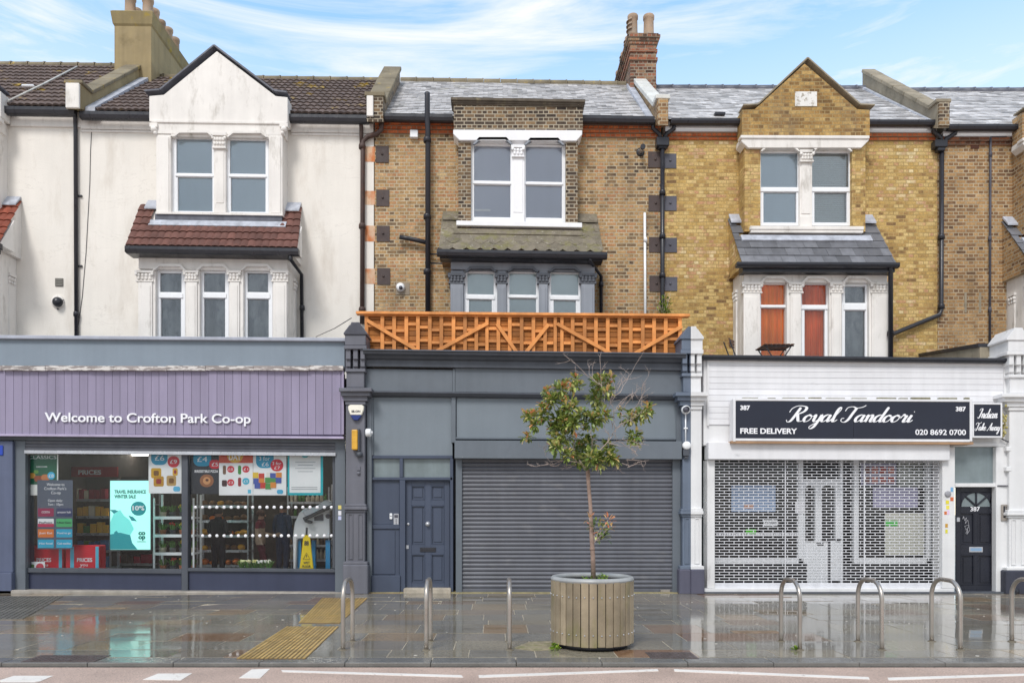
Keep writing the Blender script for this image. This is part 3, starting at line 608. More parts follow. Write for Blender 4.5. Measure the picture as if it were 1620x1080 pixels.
def cover(px, py, w, d, m, label, name='drain_cover', cat='drain cover', pat=True):
    c = gp(px, py); mb = MB(); mb.box(c.x - w / 2, c.x + w / 2, c.y - d / 2, c.y + d / 2, -.03, .004)
    if pat:
        nx, ny = int(w / .055), int(d / .055)
        for i in range(nx):
            for j in range(ny):
                if (i * 7 + j * 5) % 9: mb.box(c.x - w / 2 + .03 + i * .055, c.x - w / 2 + .065 + i * .055, c.y - d / 2 + .03 + j * .055, c.y - d / 2 + .065 + j * .055, .003, .0075)
    return tag(mb.build(name, m), label, cat)
cover(106, 1041, .78, .36, 'iron', 'dark cast iron cover in the paving near the kerb at the far left')
cover(1062, 1036, .52, .36, 'iron', 'dark cast iron cover in the paving just right of the round planter')
cover(1195, 999, .62, .2, 'rustcover', 'thin rusty cover in the wet paving between planter and right hand bike stands')
cover(156, 961.5, .95, .16, 'rustcover', 'thin sandy cover in the wet paving before the turquoise screen')
mb = MB(); q = [gp(*p) for p in ((-140, 943), (99, 943), (36, 979), (-140, 979))]
mb.v += [(p.x, p.y, .004) for p in q] + [(p.x, p.y, -.02) for p in q]; mb.face([0, 1, 2, 3])
for i in range(4): mb.face([i, 4 + i, 4 + (i + 1) % 4, (i + 1) % 4])
for i in range(48):
    for k in range(22):
        y = q[3].y + (q[0].y - q[3].y) * (i + .5) / 48; t = (i + .5) / 48; xr = q[2].x + (q[1].x - q[2].x) * t; xx = xr - .03 - k * .085
        if xx > -9.6: mb.box(xx - .03, xx + .03, y - .012, y + .012, .003, .011)
tag(mb.build('tactile_mat', paint('wet_grey_studded_paving', (104, 102, 98), .3, var=.2, streak=0)), 'dark grey studded paving patch before the shop pier at far left', 'tactile paving')

# ------------------------------------------------------------------ houses, upper storeys
def room(parent, x0, x1, y0, y1, z0, z1, m='room', name='inner_room', floors=()):
    mb = MB(); e = .05
    mb.box(x0, x1, y1, y1 + e, z0, z1); mb.box(x0, x0 + e, y0, y1, z0, z1); mb.box(x1 - e, x1, y0, y1, z0, z1)
    for z in (z0, z1 - e, *floors): mb.box(x0 + e, x1 - e, y0, y1, z, z + e)
    return mb.build(name, m, parent)
def lower_bay(h, m, px0, px1, ytop, ybot, wins, caps, yc, hoods, yh, backs, Y=YB, capm=None, frame='upvc'):
    mb = MB(); wt = min(w[0][1] for w in wins)
    mb.pb(px0, ytop, px1, wt, Y, .22)
    ed = [px0] + [e for w in wins for e in (w[0][0], w[0][2])] + [px1]
    for i in range(0, len(ed), 2): mb.pb(ed[i], wt, ed[i + 1], ybot, Y, .22)
    for s_, px in ((1, px0), (-1, px1)):
        x = X(px, Y); mb.box(x, x + s_ * .2, Y + .22, YW + .05, ZT(px, ybot, Y), ZT(px, ytop, Y))
    mb.build('bay_wall', m, h, bev=.01)
    for a, b in caps: pm = MB(); pm.pb(a + 2.5, yc[1], b - 2.5, ybot, Y - .035, .035); pm.pb(a + 5.5, yc[1] + 5, b - 5.5, ybot, Y - .048, .013); pm.build('bay_pilaster', m, h, bev=.008)
    for a, b in caps:
        c = MB(); capital(c, X(a, Y), X(b, Y), ZT((a + b) / 2, yc[1], Y), ZT((a + b) / 2, yc[0], Y), Y - .01, .1); c.build('capital', capm or m, h)
    for s_, px in ((-1, px0), (1, px1)):                    # capitals on the side faces
        c = MB(); x = X(px, Y); z0, z1 = ZT(px, yc[1] + 3, Y), ZT(px, yc[0] + 2, Y)
        c.box(x, x + s_ * .05, YW - .32, YW - .08, z1 - .06, z1)
        for k in range(3): c.ball((x + s_ * .02, YW - .28 + k * .08, z1 - .12), (.04, .04, .05), 7, 5); c.ball((x + s_ * .015, YW - .28 + k * .08, z1 - .2), (.03, .036, .04), 7, 5)
        c.box(x, x + s_ * .03, YW - .3, YW - .1, ZT(px, ybot, Y), z0); c.build('side_capital', capm or m, h)
    for a, b in hoods: c = MB(); hood(c, a, b, yh[0], yh[1], Y); c.build('hood_mould', capm or m, h)
    for w, bk in zip(wins, backs): sash(h, w[0], w[1], Y + .1, back=bk, m=frame)
def bay_roof(h, kind, px0, px1, yt, ye, cut_x, tm, endm, rows, w, gy, gpx, lead, Ye=16.45, scallop=False, leadm='lead', top=None):
    xc = (px0 + px1) / 2; z0, z1 = ZT(xc, ye, Ye), ZT(xc, yt, YW); x0, x1 = px0, px1
    x0, x1 = X(px0, Ye), X(px1, Ye); q = (x0, x1, Ye, z0, YW, z1); tc = (YU - Ye) / (YW - Ye)
    cut = lambda x, t: t > tc - .03 and cut_x[0] < x < cut_x[1]
    mb = MB()
    if kind == 'tile': tileroof(mb, q, rows, w, .022, .03, cut, top)
    else: slateroof(mb, q, rows, w, .004 if scallop else .009, cut, scallop, .002 if scallop else .004)
    mb.build('bay_roof', tm, h, recalc=False)
    mb = MB(); th = .03; zc = z0 + (z1 - z0) * (tc - .04); yc = Ye + (YW - Ye) * (tc - .04)
    mb.prism([(Ye + .04, z0 - .03), (yc, zc - .03), (yc, z0 - .03)], 'x', x0 + .05, x1 - .05)
    if top: x0, x1 = max(x0, top[0]), min(x1, top[1])
    for a, b in ((x0 + .02, cut_x[0]), (cut_x[1], x1 - .02)): mb.prism([(Ye + .03, z0 - .04), (YW, z1 - th), (YW, z0 - .04)], 'x', a, b)
    mb.build('bay_roof_end', endm, h)
    mb = MB(); mb.box(x0 + .02, x1 - .02, Ye + .02, Ye + .3, z0 - .17, z0 - .045); mb.build('fascia_board', 'black', h)
    gutter(h, gpx[0], gpx[1], gy[0], gy[1], Ye - .12)
    mb = MB()                                               # lead where the roof meets the walls
    for a, b in ((x0 + .02, cut_x[0] + .02), (cut_x[1] - .02, x1 - .02)):
        mb.prism([(YW - .2, z1 - .16), (YW - .2, z1 - .12), (YW - .012, z1 + .11), (YW - .012, z1 + .05)], 'x', a, b)
    zl = z0 + (z1 - z0) * tc; zf = (zl - .13 - z0) / (z1 - z0)
    if lead: mb.prism([(YU - .012, zl + .03), (YU - .03, zl + .03), (YU - .15, zl - .125), (YU - .12, zl - .15), (YU - .012, zl - .05)], 'x', cut_x[0] - .1, cut_x[1] + .1)
    mb.build('lead_flashing', leadm, h)
def main_roof(h, kind, x0, x1, ze, zr, m, rows, w, yr=20.5, ye=17.3, ridge='coping', cut=None):
    mb = MB(); q = (x0, x1, ye, ze, yr, zr)
    if kind == 'tile': tileroof(mb, q, rows, w, .028, .035, cut)
    else: slateroof(mb, q, rows, w, .007, cut)
    o = mb.build('roof', m, h, recalc=False)
    mb = MB(); mb.prism([(ye + .05, ze - .02), (yr, zr - .03), (yr + 3.4, ze - .1), (ye + .05, ze - .1)], 'x', x0 + .01, x1 - .01); mb.build('roof_deck', 'room', h)
    mb = MB(); x = x0
    while x < x1:
        b = min(x + .445, x1); mb.lathe((x, yr, zr - .03), [(.11, 0), (.115, b - x - .04), (.128, b - x - .038), (.128, b - x - .004)], 8, 'x', R.uniform(-1, 1), True); x += .45
    mb.build('ridge_tiles', ridge, o)
    return o
def parapet(h, x0, x1, prof, m, cm, front=None, cth=.07, name='party_parapet', capm=None):
    """party wall standing above the roofs; prof: front bottom, front top ... back along (Y, z)"""
    mb = MB(); top = prof; pts = [(top[0][0], top[0][1] - .57)] + top + [(top[-1][0], top[-1][1] - 1.6)]
    mb.prism(pts, 'x', x0, x1); o = mb.build(name, m, h)
    mb = MB()
    for i in range(len(top) - 1):
        (ya, za), (yb, zb) = top[i], top[i + 1]
        if yb - ya < .02: continue
        L_ = math.hypot(yb - ya, zb - za); n_ = max(1, int(L_ / .62))
        for k in range(n_):
            t0, t1 = k / n_, (k + 1) / n_ - .006; nz = (yb - ya) / L_ * cth; ny = -(zb - za) / L_ * cth; e = .03 if k == 0 and i == 0 else 0; j = R.uniform(0, .01)
            a = (ya + (yb - ya) * t0 - e, za + (zb - za) * t0); b = (ya + (yb - ya) * t1, za + (zb - za) * t1)
            mb.prism([a, b, (b[0] + ny, b[1] + nz + j), (a[0] + ny, a[1] + nz + j)], 'x', x0 - .045, x1 + .045)
    mb.build('coping', cm, o, bev=.012)
    if front: f = MB(); f.box(x0 + .01, x1 - .01 if len(front) < 3 else front[2], top[0][0] - .06, top[0][0] + .001, front[1], top[0][1] - .01); f.build('corbel', front[0], o, bev=.01)
    return o
def chimney(h, x0, x1, y0, y1, z0, z1, m, capm, pots, corbel, potm='pot', side=None):
    mb = MB(); mb.box(x0, x1, y0, y1, z0, z1); o = mb.build('chimney', m, h, bev=.01)
    mb = MB()
    if corbel == 'flare':
        zc = z1 - .02; n = len(mb.v)
        for z, e in ((zc, -.004), (zc + .06, .03), (zc + .36, .07), (zc + .40, .03)):
            mb.v += [(x0 - e, y0 - e, z), (x1 + e, y0 - e, z), (x1 + e, y1 + e, z), (x0 - e, y1 + e, z)]
        for k in range(3):
            for i in range(4): j = (i + 1) % 4; mb.face([n + 4 * k + i, n + 4 * k + j, n + 4 * k + 4 + j, n + 4 * k + 4 + i])
        mb.face([n + 12 + i for i in range(4)]); top = zc + .4
        mb.build('chimney_cap', capm, o)
    else:
        zc = z1
        for k, (e, hh) in enumerate(((.03, .075), (.06, .075), (.09, .075), (.05, .05))): mb.box(x0 - e, x1 + e, y0 - e, y1 + e, zc, zc + hh - .002); zc += hh
        mb.build('chimney_cap', capm, o, bev=.006)
        b = MB(); b.box(x0 - .03, x1 + .03, y0 - .03, y1 + .03, z1 - .42, z1 - .345); b.box(x0 - .025, x1 + .025, y0 - .025, y1 + .025, z1 - .2, z1 - .125); b.build('brick_band', 'bandbrick', o)
        top = zc
    for (x, y, hgt, r, kind) in pots:
        p = MB(); t = R.uniform(-1, 1)
        prof = [(r * 1.0, -.03), (r * 1.02, .05), (r * .92, .09), (r * .86, hgt - .12), (r * .98, hgt - .1), (r * 1.0, hgt - .02), (r * .93, hgt), (r * .78, hgt), (r * .76, hgt - .5)]
        p.lathe((x, y, top), prof, 16, 'z', t)
        if kind == 'louvre':
            for q in range(3): p.lathe((x, y, top + hgt * (.35 + .2 * q)), [(r * .9, .05), (r * 1.25, -.02), (r * 1.2, -.035), (r * .88, .03)], 12, 'z', t, True, math.pi * .6, math.pi * 1.4)
        p.build('chimney_pot', potm, o)
    return o
def strips(h, m, spans, ztop, zbot=3.2, Y=YW, name='wall'):
    for a, b in spans: mb = MB(); mb.box(a, b, Y, Y + .3, zbot, ztop); mb.build(name, m, h)
# ---- the cream rendered pair (the second one is the same design one plot to the left)
OFX = OFZ = 0.0
_build = MB.build
def _shifted(s, *a, **k):
    if OFX or OFZ: s.v = [(x + OFX, y, z + OFZ) for x, y, z in s.v]
    return _build(s, *a, **k)
MB.build = _shifted
def cream_house(h, first=True):
    global TILT, XREF
    TILT, XREF = .015, X(345, YU)
    # upper bay with its gable
    g = MB(); g.ppoly([(236, 192), (236, 152), (259, 150), (343, 81), (436, 152), (455, 154), (455, 194)], YU, .34); g.build('gable', 'stucco', h, bev=.008)
    c = MB(); path = [(234, 150.5), (258, 148.5), (343, 79), (437, 150), (457, 152.5)]
    for (a, b), (d, e) in zip(path, path[1:]):
        p, q = P(a, b, YU + .16), P(d, e, YU + .16); c.bar(p, q, .37, .042)
    c.build('gable_coping', 'leaddark', h, bev=.006)
    r = MB(); x0, x1, xa = X(258, YU), X(436, YU), X(343, YU); zb, za = ZT(347, 152, YU), ZT(343, 84, YU)
    r.prism([(x0, zb), (x1, zb), (xa, za)], 'y', YU + .34, 19.3); r.build('gable_roof', 'tile', h)
    w = MB(); w.pb(239, 191, 453, 195, YU - .03, .1); w.pb(243, 195, 450, 213, YU, .3)
    for a, b in ((247, 270), (425, 447)): w.pb(a, 213, b, 338, YU, .3); w.pb(a + 3, 216, b - 3, 337, YU - .02, .02)
    w.pb(270, 213, 425, 217, YU, .3); w.pb(338, 236, 357, 337, YU + .01, .3)
    for s_, px in ((1, 247), (-1, 447)): x = X(px, YU); w.box(x, x + s_ * .2, YU + .28, YW + .05, ZT(px, 345, YU), ZT(px, 193, YU))
    w.build('upper_bay_wall', 'stucco', h, bev=.008)
    for a, b in ((238, 250), (443, 456)):
        k = MB(); z1, z0 = ZT(a, 196, YU), ZT(a, 213, YU); x0, x1 = X(a, YU), X(b, YU); k.box(x0, x1, YU - .05, YU + .1, z1 - .09, z1); k.ball(((x0 + x1) / 2, YU - .02, z1 - .13), (.075, .06, .07)); k.ball(((x0 + x1) / 2 + (.03 if a < 300 else -.03), YU - .01, z0 + .03), (.045, .05, .05)); k.build('corbel', 'stucco', h)
    k = MB(); capital(k, X(337, YU), X(358, YU), ZT(347, 236, YU), ZT(347, 211, YU), YU - .02, .2); k.pb(338, 322, 357, 336, YU - .02, .1); k.pb(341, 238, 354, 321, YU - .005, .02); k.build('mullion_capital', 'stucco', h, bev=.005)
    k = MB(); hood(k, 273, 338, 206, 216, YU); hood(k, 358, 423, 206.5, 216.5, YU); k.build('hood_mould', 'stucco', h)
    sash(h, (271, 216, 339, 337), [(279, 220, 335, 274), (281, 280, 336, 334)], YU + .1, back='blind')
    sash(h, (357, 217, 425, 338), [(363.5, 222, 420, 275), (365, 281, 420, 335)], YU + .1, back='blind')
    k = MB(); k.pb(246, 336, 447, 339.5, YU - .05, .2); k.build('sill', 'stucco', h); k = MB(); k.pb(245, 339.5, 446, 350, YU - .015, .1); k.build('apron', 'leaddark', h)
    bay_roof(h, 'tile', 199, 471, 326, 391, (X(246, YU), X(447, YU)), 'redtile' if first else 'redtile2', 'stucco', 6, .155, (390.5, 401), (197, 472), True, top=(X(222, YW), X(478, YW)))
    lower_bay(h, 'stucco', 219, 455, 402, 560,
        [((246, 427, 293, 560), [(253, 432, 287, 462), (254, 472, 286, 556)]), ((316, 427, 362, 560), [(322.5, 432, 356, 462), (323, 472, 356, 556)]), ((385, 428, 431, 560), [(391.5, 432, 424, 462), (392, 473, 425, 556)])],
        [(216, 243), (292, 314), (361, 381), (430, 456)], (428.5, 446), [(241, 294), (310, 363), (380, 432)], (417, 427), ['netgrey', 'netgrey', 'netgrey'])
    if not first: return
    pipe(h, [P(459, 404, 16.42), P(460, 411, 16.42), P(477, 434, YW - .09), P(478, 560, YW - .09)], .042, joints=[P(478, 487, YW - .09)])
M['netgrey'] = paint('net_curtain_reflections', (128, 132, 136), .8, var=.25, scale=2.5, streak=.35, fine=.03, dirt=(70, 74, 82), da=(.45, .6), dm=.8, ds=2.5, dstretch=(2, 1, .8))  # dark blotches on the net stand in for reflections in the panes
XL, XP1, XP2, XP3, XP4, XR = -16.2, -9.55, -2.76, 3.78, 10.1, 16.6
# house: cream, centre left, with the supermarket below
TILT, XREF = .015, X(345, YU)
hA = thing('terraced_house', 'cream rendered house with white gable over the lilac supermarket front', 'house', (-6.2, 15, 0), 'houses of the terrace')
ze = ZT(345, 186, 17.3)
strips(hA, 'render', [(XP1, X(246, YU) + .04), (X(447, YU) - .04, XP2 - .06)], ze + .12)
room(hA, -7.9, -4.6, YW + .32, 20, 4.2, 10.6, floors=(7.3,))
for a, b in ((XP1, -7.75), (-4.72, XP2 - .06)): k = MB(); k.box(a, b, YW - .05, YW, ze - .24, ze - .02); k.box(a, b, YW - .03, YW, ze - .3, ze - .25); k.build('eaves_cornice', 'stucco', hA, bev=.01)
cream_house(hA)
gc = lambda x0, x1, za, zs: (lambda x, t: x0 < x < x1 and t < .5 * (1 - abs(x - (x0 + x1) / 2) / ((x1 - x0) / 2)))
main_roof(hA, 'tile', -9.4, XP2 - .1, ZT(345, 178, 17.3), 13.28, 'tile', 12, .16)
gutter(hA, 125, 236, 176, 187, 17.17); gutter(hA, 457, 583, 181, 192, 17.17)
pipe(hA, [P(119, 182, 17.3), P(119, 189, 17.36), P(119.5, 200, YW - .06), P(121, 560, YW - .06)], .045, clips=[P(121, 309, YW - .06), P(121, 420, YW - .06)], joints=[P(121, 497, YW - .06)])
pipe(hA, [P(146, 186, YW - .01), P(143, 240, YW - .01), P(142, 290, YW - .01), P(136, 400, YW - .01), P(130, 470, YW - .01), P(123, 522, YW - .01)], .006, 'black', 'cable')
pipe(hA, [P(604, 190, 17.3), P(603, 206, 17.3), P(596, 212, 17.35), P(582, 216, YW - .08), P(574, 224, YW - .08), P(573, 512, YW - .08)], .055, 'rustpipe', joints=[P(573, 232, YW - .08), P(573, 358, YW - .08), P(573, 490, YW - .08)])
k = pipe(hA, [P(571, 190, 17.3), P(571.5, 206, 17.38), P(572, 228, YW - .08)], .045, 'rustpipe')
k = MB()
for y0, y1 in ((232, 256), (302, 324), (357, 382), (425, 449)): k.pb(577.5, y0, 593, y1, YW - .004, .006)
k.build('rust_stain', 'rustpatch', hA)
v = MB(); v.pb(87, 440, 99.5, 452.5, YW - .02, .02)
for i in range(3): v.pb(88.5, 441.5 + i * 4, 98, 443.5 + i * 4, YW - .03, .01)
v.build('vent', paint('grey_vent', (120, 118, 112), .6), hA)
parapet(hA, X(105, 17.1), X(128, 17.1), [(17.1, Z(136, 17.1)), (17.55, Z(136, 17.1) + .02), (20.05, Z(109, 20.05))], 'cement', 'coping', ('stucco', Z(176, 17.1)))
k = MB(); xa = X(129, 17.1); k.prism([(17.25, 10.62), (17.25, 10.75), (20.0, 13.02), (20.0, 12.88)], 'x', xa, xa + .22); k.build('lead_flashing', 'lead', hA)
ch = chimney(hA, -10.02, -9.05, 19.9, 22.1, 11.5, Z(44, 19.9), 'cement', 'cap', [(-9.72, 20.15, .55, .15, 0), (-9.25, 20.15, .5, .15, 0), (-9.75, 20.6, .5, .13, 0), (-9.25, 20.55, .46, .13, 0), (-9.25, 20.95, .42, .12, 0), (-9.25, 21.4, .5, .13, 0), (-9.25, 21.85, .5, .13, 0)], 'flare')
k = MB(); k.tube([(-8.99, 22.25, 13.1), (-8.99, 22.25, 14.25)], .012, 6); k.tube([(-9.2, 22.25, 14.3), (-8.2, 22.25, 13.75)], .01, 6)
for i in range(5): t = i / 5; k.tube([(-9.2 + t * .5, 22.1, 14.3 - t * .275), (-9.2 + t * .5, 22.4, 14.3 - t * .275)], .006, 5)
tag(k.build('aerial', 'plategrey'), 'thin television aerial on the roof beside the tan chimney stack', 'aerial')
parapet(hA, X(580, 17.1), X(606, 17.1), [(17.1, Z(149, 17.1)), (17.4, Z(148, 17.1)), (20.1, Z(108, 20.1))], 'brickBdark', 'coping', ('stucco', Z(182, 17.1), X(591, 17.1)), .09)
# house at the far left
OFX, OFZ = -6.45, .04
hL = thing('terraced_house', 'cream rendered house cut by the left edge, orange tiles on its bay', 'house', (-12.7, 15, 0), 'houses of the terrace')
cream_house(hL, False)
strips(hL, 'render', [(XP1 - .3, X(246, YU) + .04), (X(447, YU) - .04, XP1 - OFX)], ze + .12)
k = MB(); k.box(-4.72, XP1 - OFX, YW - .05, YW, ze - .24, ze - .02); k.build('eaves_cornice', 'stucco', hL, bev=.01)
room(hL, -7.9, -4.6, YW + .32, 20, 4.2, 10.6, floors=(7.3,))
gutter(hL, 457, 568, 178, 189, 17.17)
OFX = OFZ = 0.0
main_roof(hL, 'tile', XL, -9.66, 10.78, Z(109, 20.5), 'tile', 12, .16)
k = MB(); k.pb(33, 133, 53, 137, 18.2, .35); k.build('roof_vent', 'upvc', hL, bev=.02)
pipe(hL, [(X(13, 17.2), 17.2, Z(165, 17.2)), (X(70, 18.5), 18.5, Z(137, 18.5)), (X(122, 20.2), 20.2, Z(110, 20.2))], .02, 'copingwhite', 'cable')
TILT = 0.0

# ---- the brown brick house in the middle
TILT, XREF = .018, X(820, YU)
hB = thing('terraced_house', 'brown brick house with flat brick parapet above the dark grey shuttered shop', 'house', (.5, 15, 0), 'houses of the terrace')
ze = ZT(820, 190, 17.3); bx0, bx1 = X(725, YU), X(914, YU)
strips(hB, 'brickB', [(XP2 - .04, bx0 + .15), (bx1 - .15, XP3 + .06)], ze - .2)
room(hB, bx0 - .2, bx1 + .4, YW + .32, 20, 4.2, 10.4, floors=(7.3,))
for a, b in ((XP2 - .02, bx0 + .1), (bx1 - .1, XP3)):
    k = MB(); k.box(a, b, YW - .09, YW + .2, ze - .1, ze - .01); k.box(a, b, YW - .06, YW + .2, ze - .19, ze - .105); k.box(a, b, YW - .03, YW + .2, ze - .28, ze - .195); k.build('brick_cornice', 'orangebrick', hB)
k = MB(); k.pb(718, 163, 922, 207, YU, .4); k.build('parapet', 'brickBdark', hB)
k = MB(); k.pb(713, 155.5, 926, 160, YU - .09, .5); k.pb(715, 160, 924, 164, YU - .055, .45); k.pb(717, 164, 923, 167, YU - .03, .42); k.build('parapet_coping', paint('sooty_coping', (96, 88, 78), .9, var=.25, scale=5, bump=.4, dirt=(140, 130, 104), da=(.55, .7), ds=4), hB, bev=.01)
k = MB(); k.box(bx0 - .1, bx1 + .1, YU + .3, 18.2, ZT(820, 178, YU), ZT(820, 166, YU)); k.build('bay_flat_roof', 'leaddark', hB)
k = MB(); k.ppoly([(717, 205), (921, 206), (921, 213), (912, 223), (727, 222), (717, 212)], YU - .07, .4); k.build('lintel', 'white', hB, bev=.01)
for (a, b), (s_, px) in zip(((725, 745), (895, 914)), ((1, 725), (-1, 914))):
    k = MB(); k.pb(a, 221, b, 360, YU, .3); x = X(px, YU); k.box(x, x + s_ * .22, YU + .3, YW + .05, ZT(px, 362, YU), ZT(px, 206, YU)); k.build('upper_bay_pier', 'brickBdark', hB)
k = MB(); hood(k, 748, 811, 217, 228, YU); hood(k, 829, 893, 218, 229, YU); k.build('hood_mould', 'greystucco', hB)
k = MB(); k.pb(809, 223, 830, 351, YU + .02, .25); k.pb(812, 250, 827, 336, YU + .008, .02); k.pb(810, 338, 829, 351, YU, .1); k.build('mullion', 'white', hB, bev=.006)
k = MB(); capital(k, X(810, YU), X(829, YU), ZT(820, 249, YU), ZT(820, 231, YU), YU - .01, .1); k.build('mullion_capital', 'white', hB)
sash(hB, (744, 228, 810, 352), [(750, 231, 807.5, 286), (750, 292, 807.5, 343.5)], YU + .1, back='blindgrey')
sash(hB, (829, 229, 896, 352), [(832, 232, 889, 287.5), (832, 293, 889, 344.5)], YU + .1, back='blindgrey')
k = MB(); k.pb(751, 333, 774, 343.5, YU + .17, .02); k.pb(751, 331, 776, 334, YU + .155, .03); k.build('pane_reflection_box', 'white', hB)  # white box stands in for a pale reflection in the pane
k = MB(); k.pb(722, 350.5, 921, 358, YU - .09, .3); k.build('sill', 'white', hB, bev=.008)
bay_roof(hB, 'slate', 694, 955, 344, 398, (bx0, bx1), 'slateB', 'brickB', 5, .3, (396, 406), (691, 961), True, scallop=True, leadm='slateB')
lower_bay(hB, 'greystucco', 713, 941, 405, 560,
    [((734, 428, 787, 560), [(739.5, 432.5, 781, 465.5), (742, 474, 778, 556)]), ((801, 428, 853, 560), [(806, 432.5, 848, 466), (806, 472, 848, 556)]), ((867, 428, 919, 560), [(872, 433, 915, 466.5), (876, 475, 911, 556)])],
    [(710, 735), (784, 803), (850, 869), (917, 943)], (433, 449), [(735, 786), (802, 852), (868, 919)], (421, 430), ['blindgreen'] * 3, capm='darkstucco')
main_roof(hB, 'slate', XP2 + .18, XP3 - .12, ZT(820, 186, 17.3), Z(131, 20.5), 'slate', 24, .25)
gutter(hB, 605, 716, 180, 190, 17.17); gutter(hB, 922, 1036, 183, 193, 17.17)
pipe(hB, [P(933, 406, 16.42), P(934, 413, 16.42), P(951, 437, YW - .09), P(951, 560, YW - .09)], .04, joints=[P(951, 450, YW - .09)])
pipe(hB, [P(676, 147, YW - .3), P(676, 150, YW - .3), P(676, 190, YW - .27), P(677, 205, YW - .2), P(677, 512, YW - .1)], .062, 'blackpaint', 'soil_pipe', joints=[P(676, 222, YW - .2), P(676, 343, YW - .14), P(676, 430, YW - .12)])
pipe(hB, [P(632, 375, YW - .14), P(645, 377, YW - .12), P(660, 380, YW - .12), P(676, 384, YW - .12)], .05, 'blackpaint', 'waste_pipe', joints=())
pipe(hB, [P(681, 402, YW - .1), P(694, 402, YW - .1), P(694, 392, YW - .1)], .02, 'blackpaint', 'pipe_bracket'); pipe(hB, [P(681, 416, YW - .1), P(707, 417, YW - .1), P(707, 408, YW - .1)], .018, 'blackpaint', 'pipe_bracket')
pipe(hB, [P(1020, 337, YW - .04), P(1021, 560, YW - .04)], .03, 'upvc', 'overflow_pipe', joints=[P(1021, 380, YW - .04)])
pipe(hB, [P(1033, 193, 17.3), P(1033, 203, 17.33), P(1043, 212, YW - .08), P(1045, 222, YW - .08)], .05)
pipe(hB, [P(1067, 196, 17.3), P(1066, 204, 17.33), P(1054, 212, YW - .08), P(1051, 222, YW - .08)], .05)
k = MB(); k.pb(1039, 216, 1059, 230, YW - .2, .19); k.pb(1042, 230, 1056, 234, YW - .16, .15); k.build('hopper', 'black', hB, bev=.015)
pipe(hB, [P(1048, 232, YW - .09), P(1048, 440, YW - .09), P(1048, 560, YW - .09)], .05, joints=[P(1048, 305, YW - .09), P(1048, 374, YW - .09), P(1048, 436, YW - .09)])
for col, m, (a, b) in (('l', 'plate', (594.5, 615)), ('m', 'plate', (1025.5, 1047.5))):
    for i, (y0, y1) in enumerate(((231, 257), (300, 326), (357, 382), (424, 450)) if col == 'l' else ((240, 265), (309, 334), (375, 399), (436, 461))):
        k = MB(); e = i * .7; k.pb(a + e, y0, b + e, y1, YW - .018, .018); k.lathe((X((a + b) / 2 + e, YW), YW - .017, ZT(a, (y0 + y1) / 2, YW)), [(.028, 0), (.028, -.016), (0, -.02)], 8, 'y'); k.build('tie_plate', m, hB)
k = MB(); k.pb(648.5, 205, 661, 217, YW - .1, .1); tag(k.build('junction_box', 'upvc', bev=.01), 'small white square box under the eaves on the brown brick wall', 'junction box')
fl = thing('boiler_flue', 'short grey flue pipe with dark mouth sticking out below the eaves', 'flue', tuple(P(1014, 240, YW)))
k = MB(); k.tube([P(1013, 241, YW + .02), P(1015, 238, YW - .1), P(1017, 232, YW - .3)], .052, 14, False); k.build('pipe', 'alu', fl)
k = MB(); k.lathe(P(1013, 241, YW), [(.095, 0), (.095, -.02), (.06, -.03)], 16, 'y'); k.tube([P(1016.8, 233, YW - .26), P(1017.3, 231.5, YW - .31)], .058, 14); k.build('collar', 'black', fl)
sl = thing('wall_lamp', 'small round white alarm light on grey plate, brown brick wall left', 'wall lamp', tuple(P(634, 462, YW)))
k = MB(); k.pb(626, 447, 648, 466, YW - .01, .01); k.build('back_plate', paint('faded_patch', (150, 138, 122), .8), sl)
k = MB(); k.lathe(P(634, 455, YW - .01), [(.1, 0), (.1, -.05), (.08, -.09), (.045, -.1), (0, -.1)], 18, 'y'); k.build('housing', 'upvc', sl)
k = MB(); k.lathe(P(634, 455, YW - .115), [(.045, 0.01), (.04, -.03), (0, -.045)], 12, 'y'); k.build('lens', 'plategrey', sl)
parapet(hB, X(1040, 17.1), X(1057, 17.1), [(17.1, Z(153, 17.1)), (17.45, Z(152, 17.1)), (20.2, Z(124, 20.2))], 'brickD', 'copingwhite', ('brickD', Z(196, 17.1)), .1)
k = MB(); xa = X(1040, 17.1) - .02; k.prism([(17.3, 10.5), (17.3, 10.62), (20.1, 12.98), (20.1, 12.84)], 'x', xa - .16, xa); k.build('lead_flashing', 'lead', hB)
chimney(hB, 3.5, 4.18, 19.8, 22.9, 11.5, Z(67, 19.8), 'brickchim', 'brickchim', [(3.6, 20.0, .6, .14, 'louvre'), (4.02, 20.0, .6, .15, 0), (3.62, 20.6, .4, .13, 'louvre'), (4.0, 20.55, .42, .13, 0), (3.62, 21.3, .4, .13, 'louvre'), (3.62, 22.2, .4, .13, 0)], 'brick')
TILT = 0.0

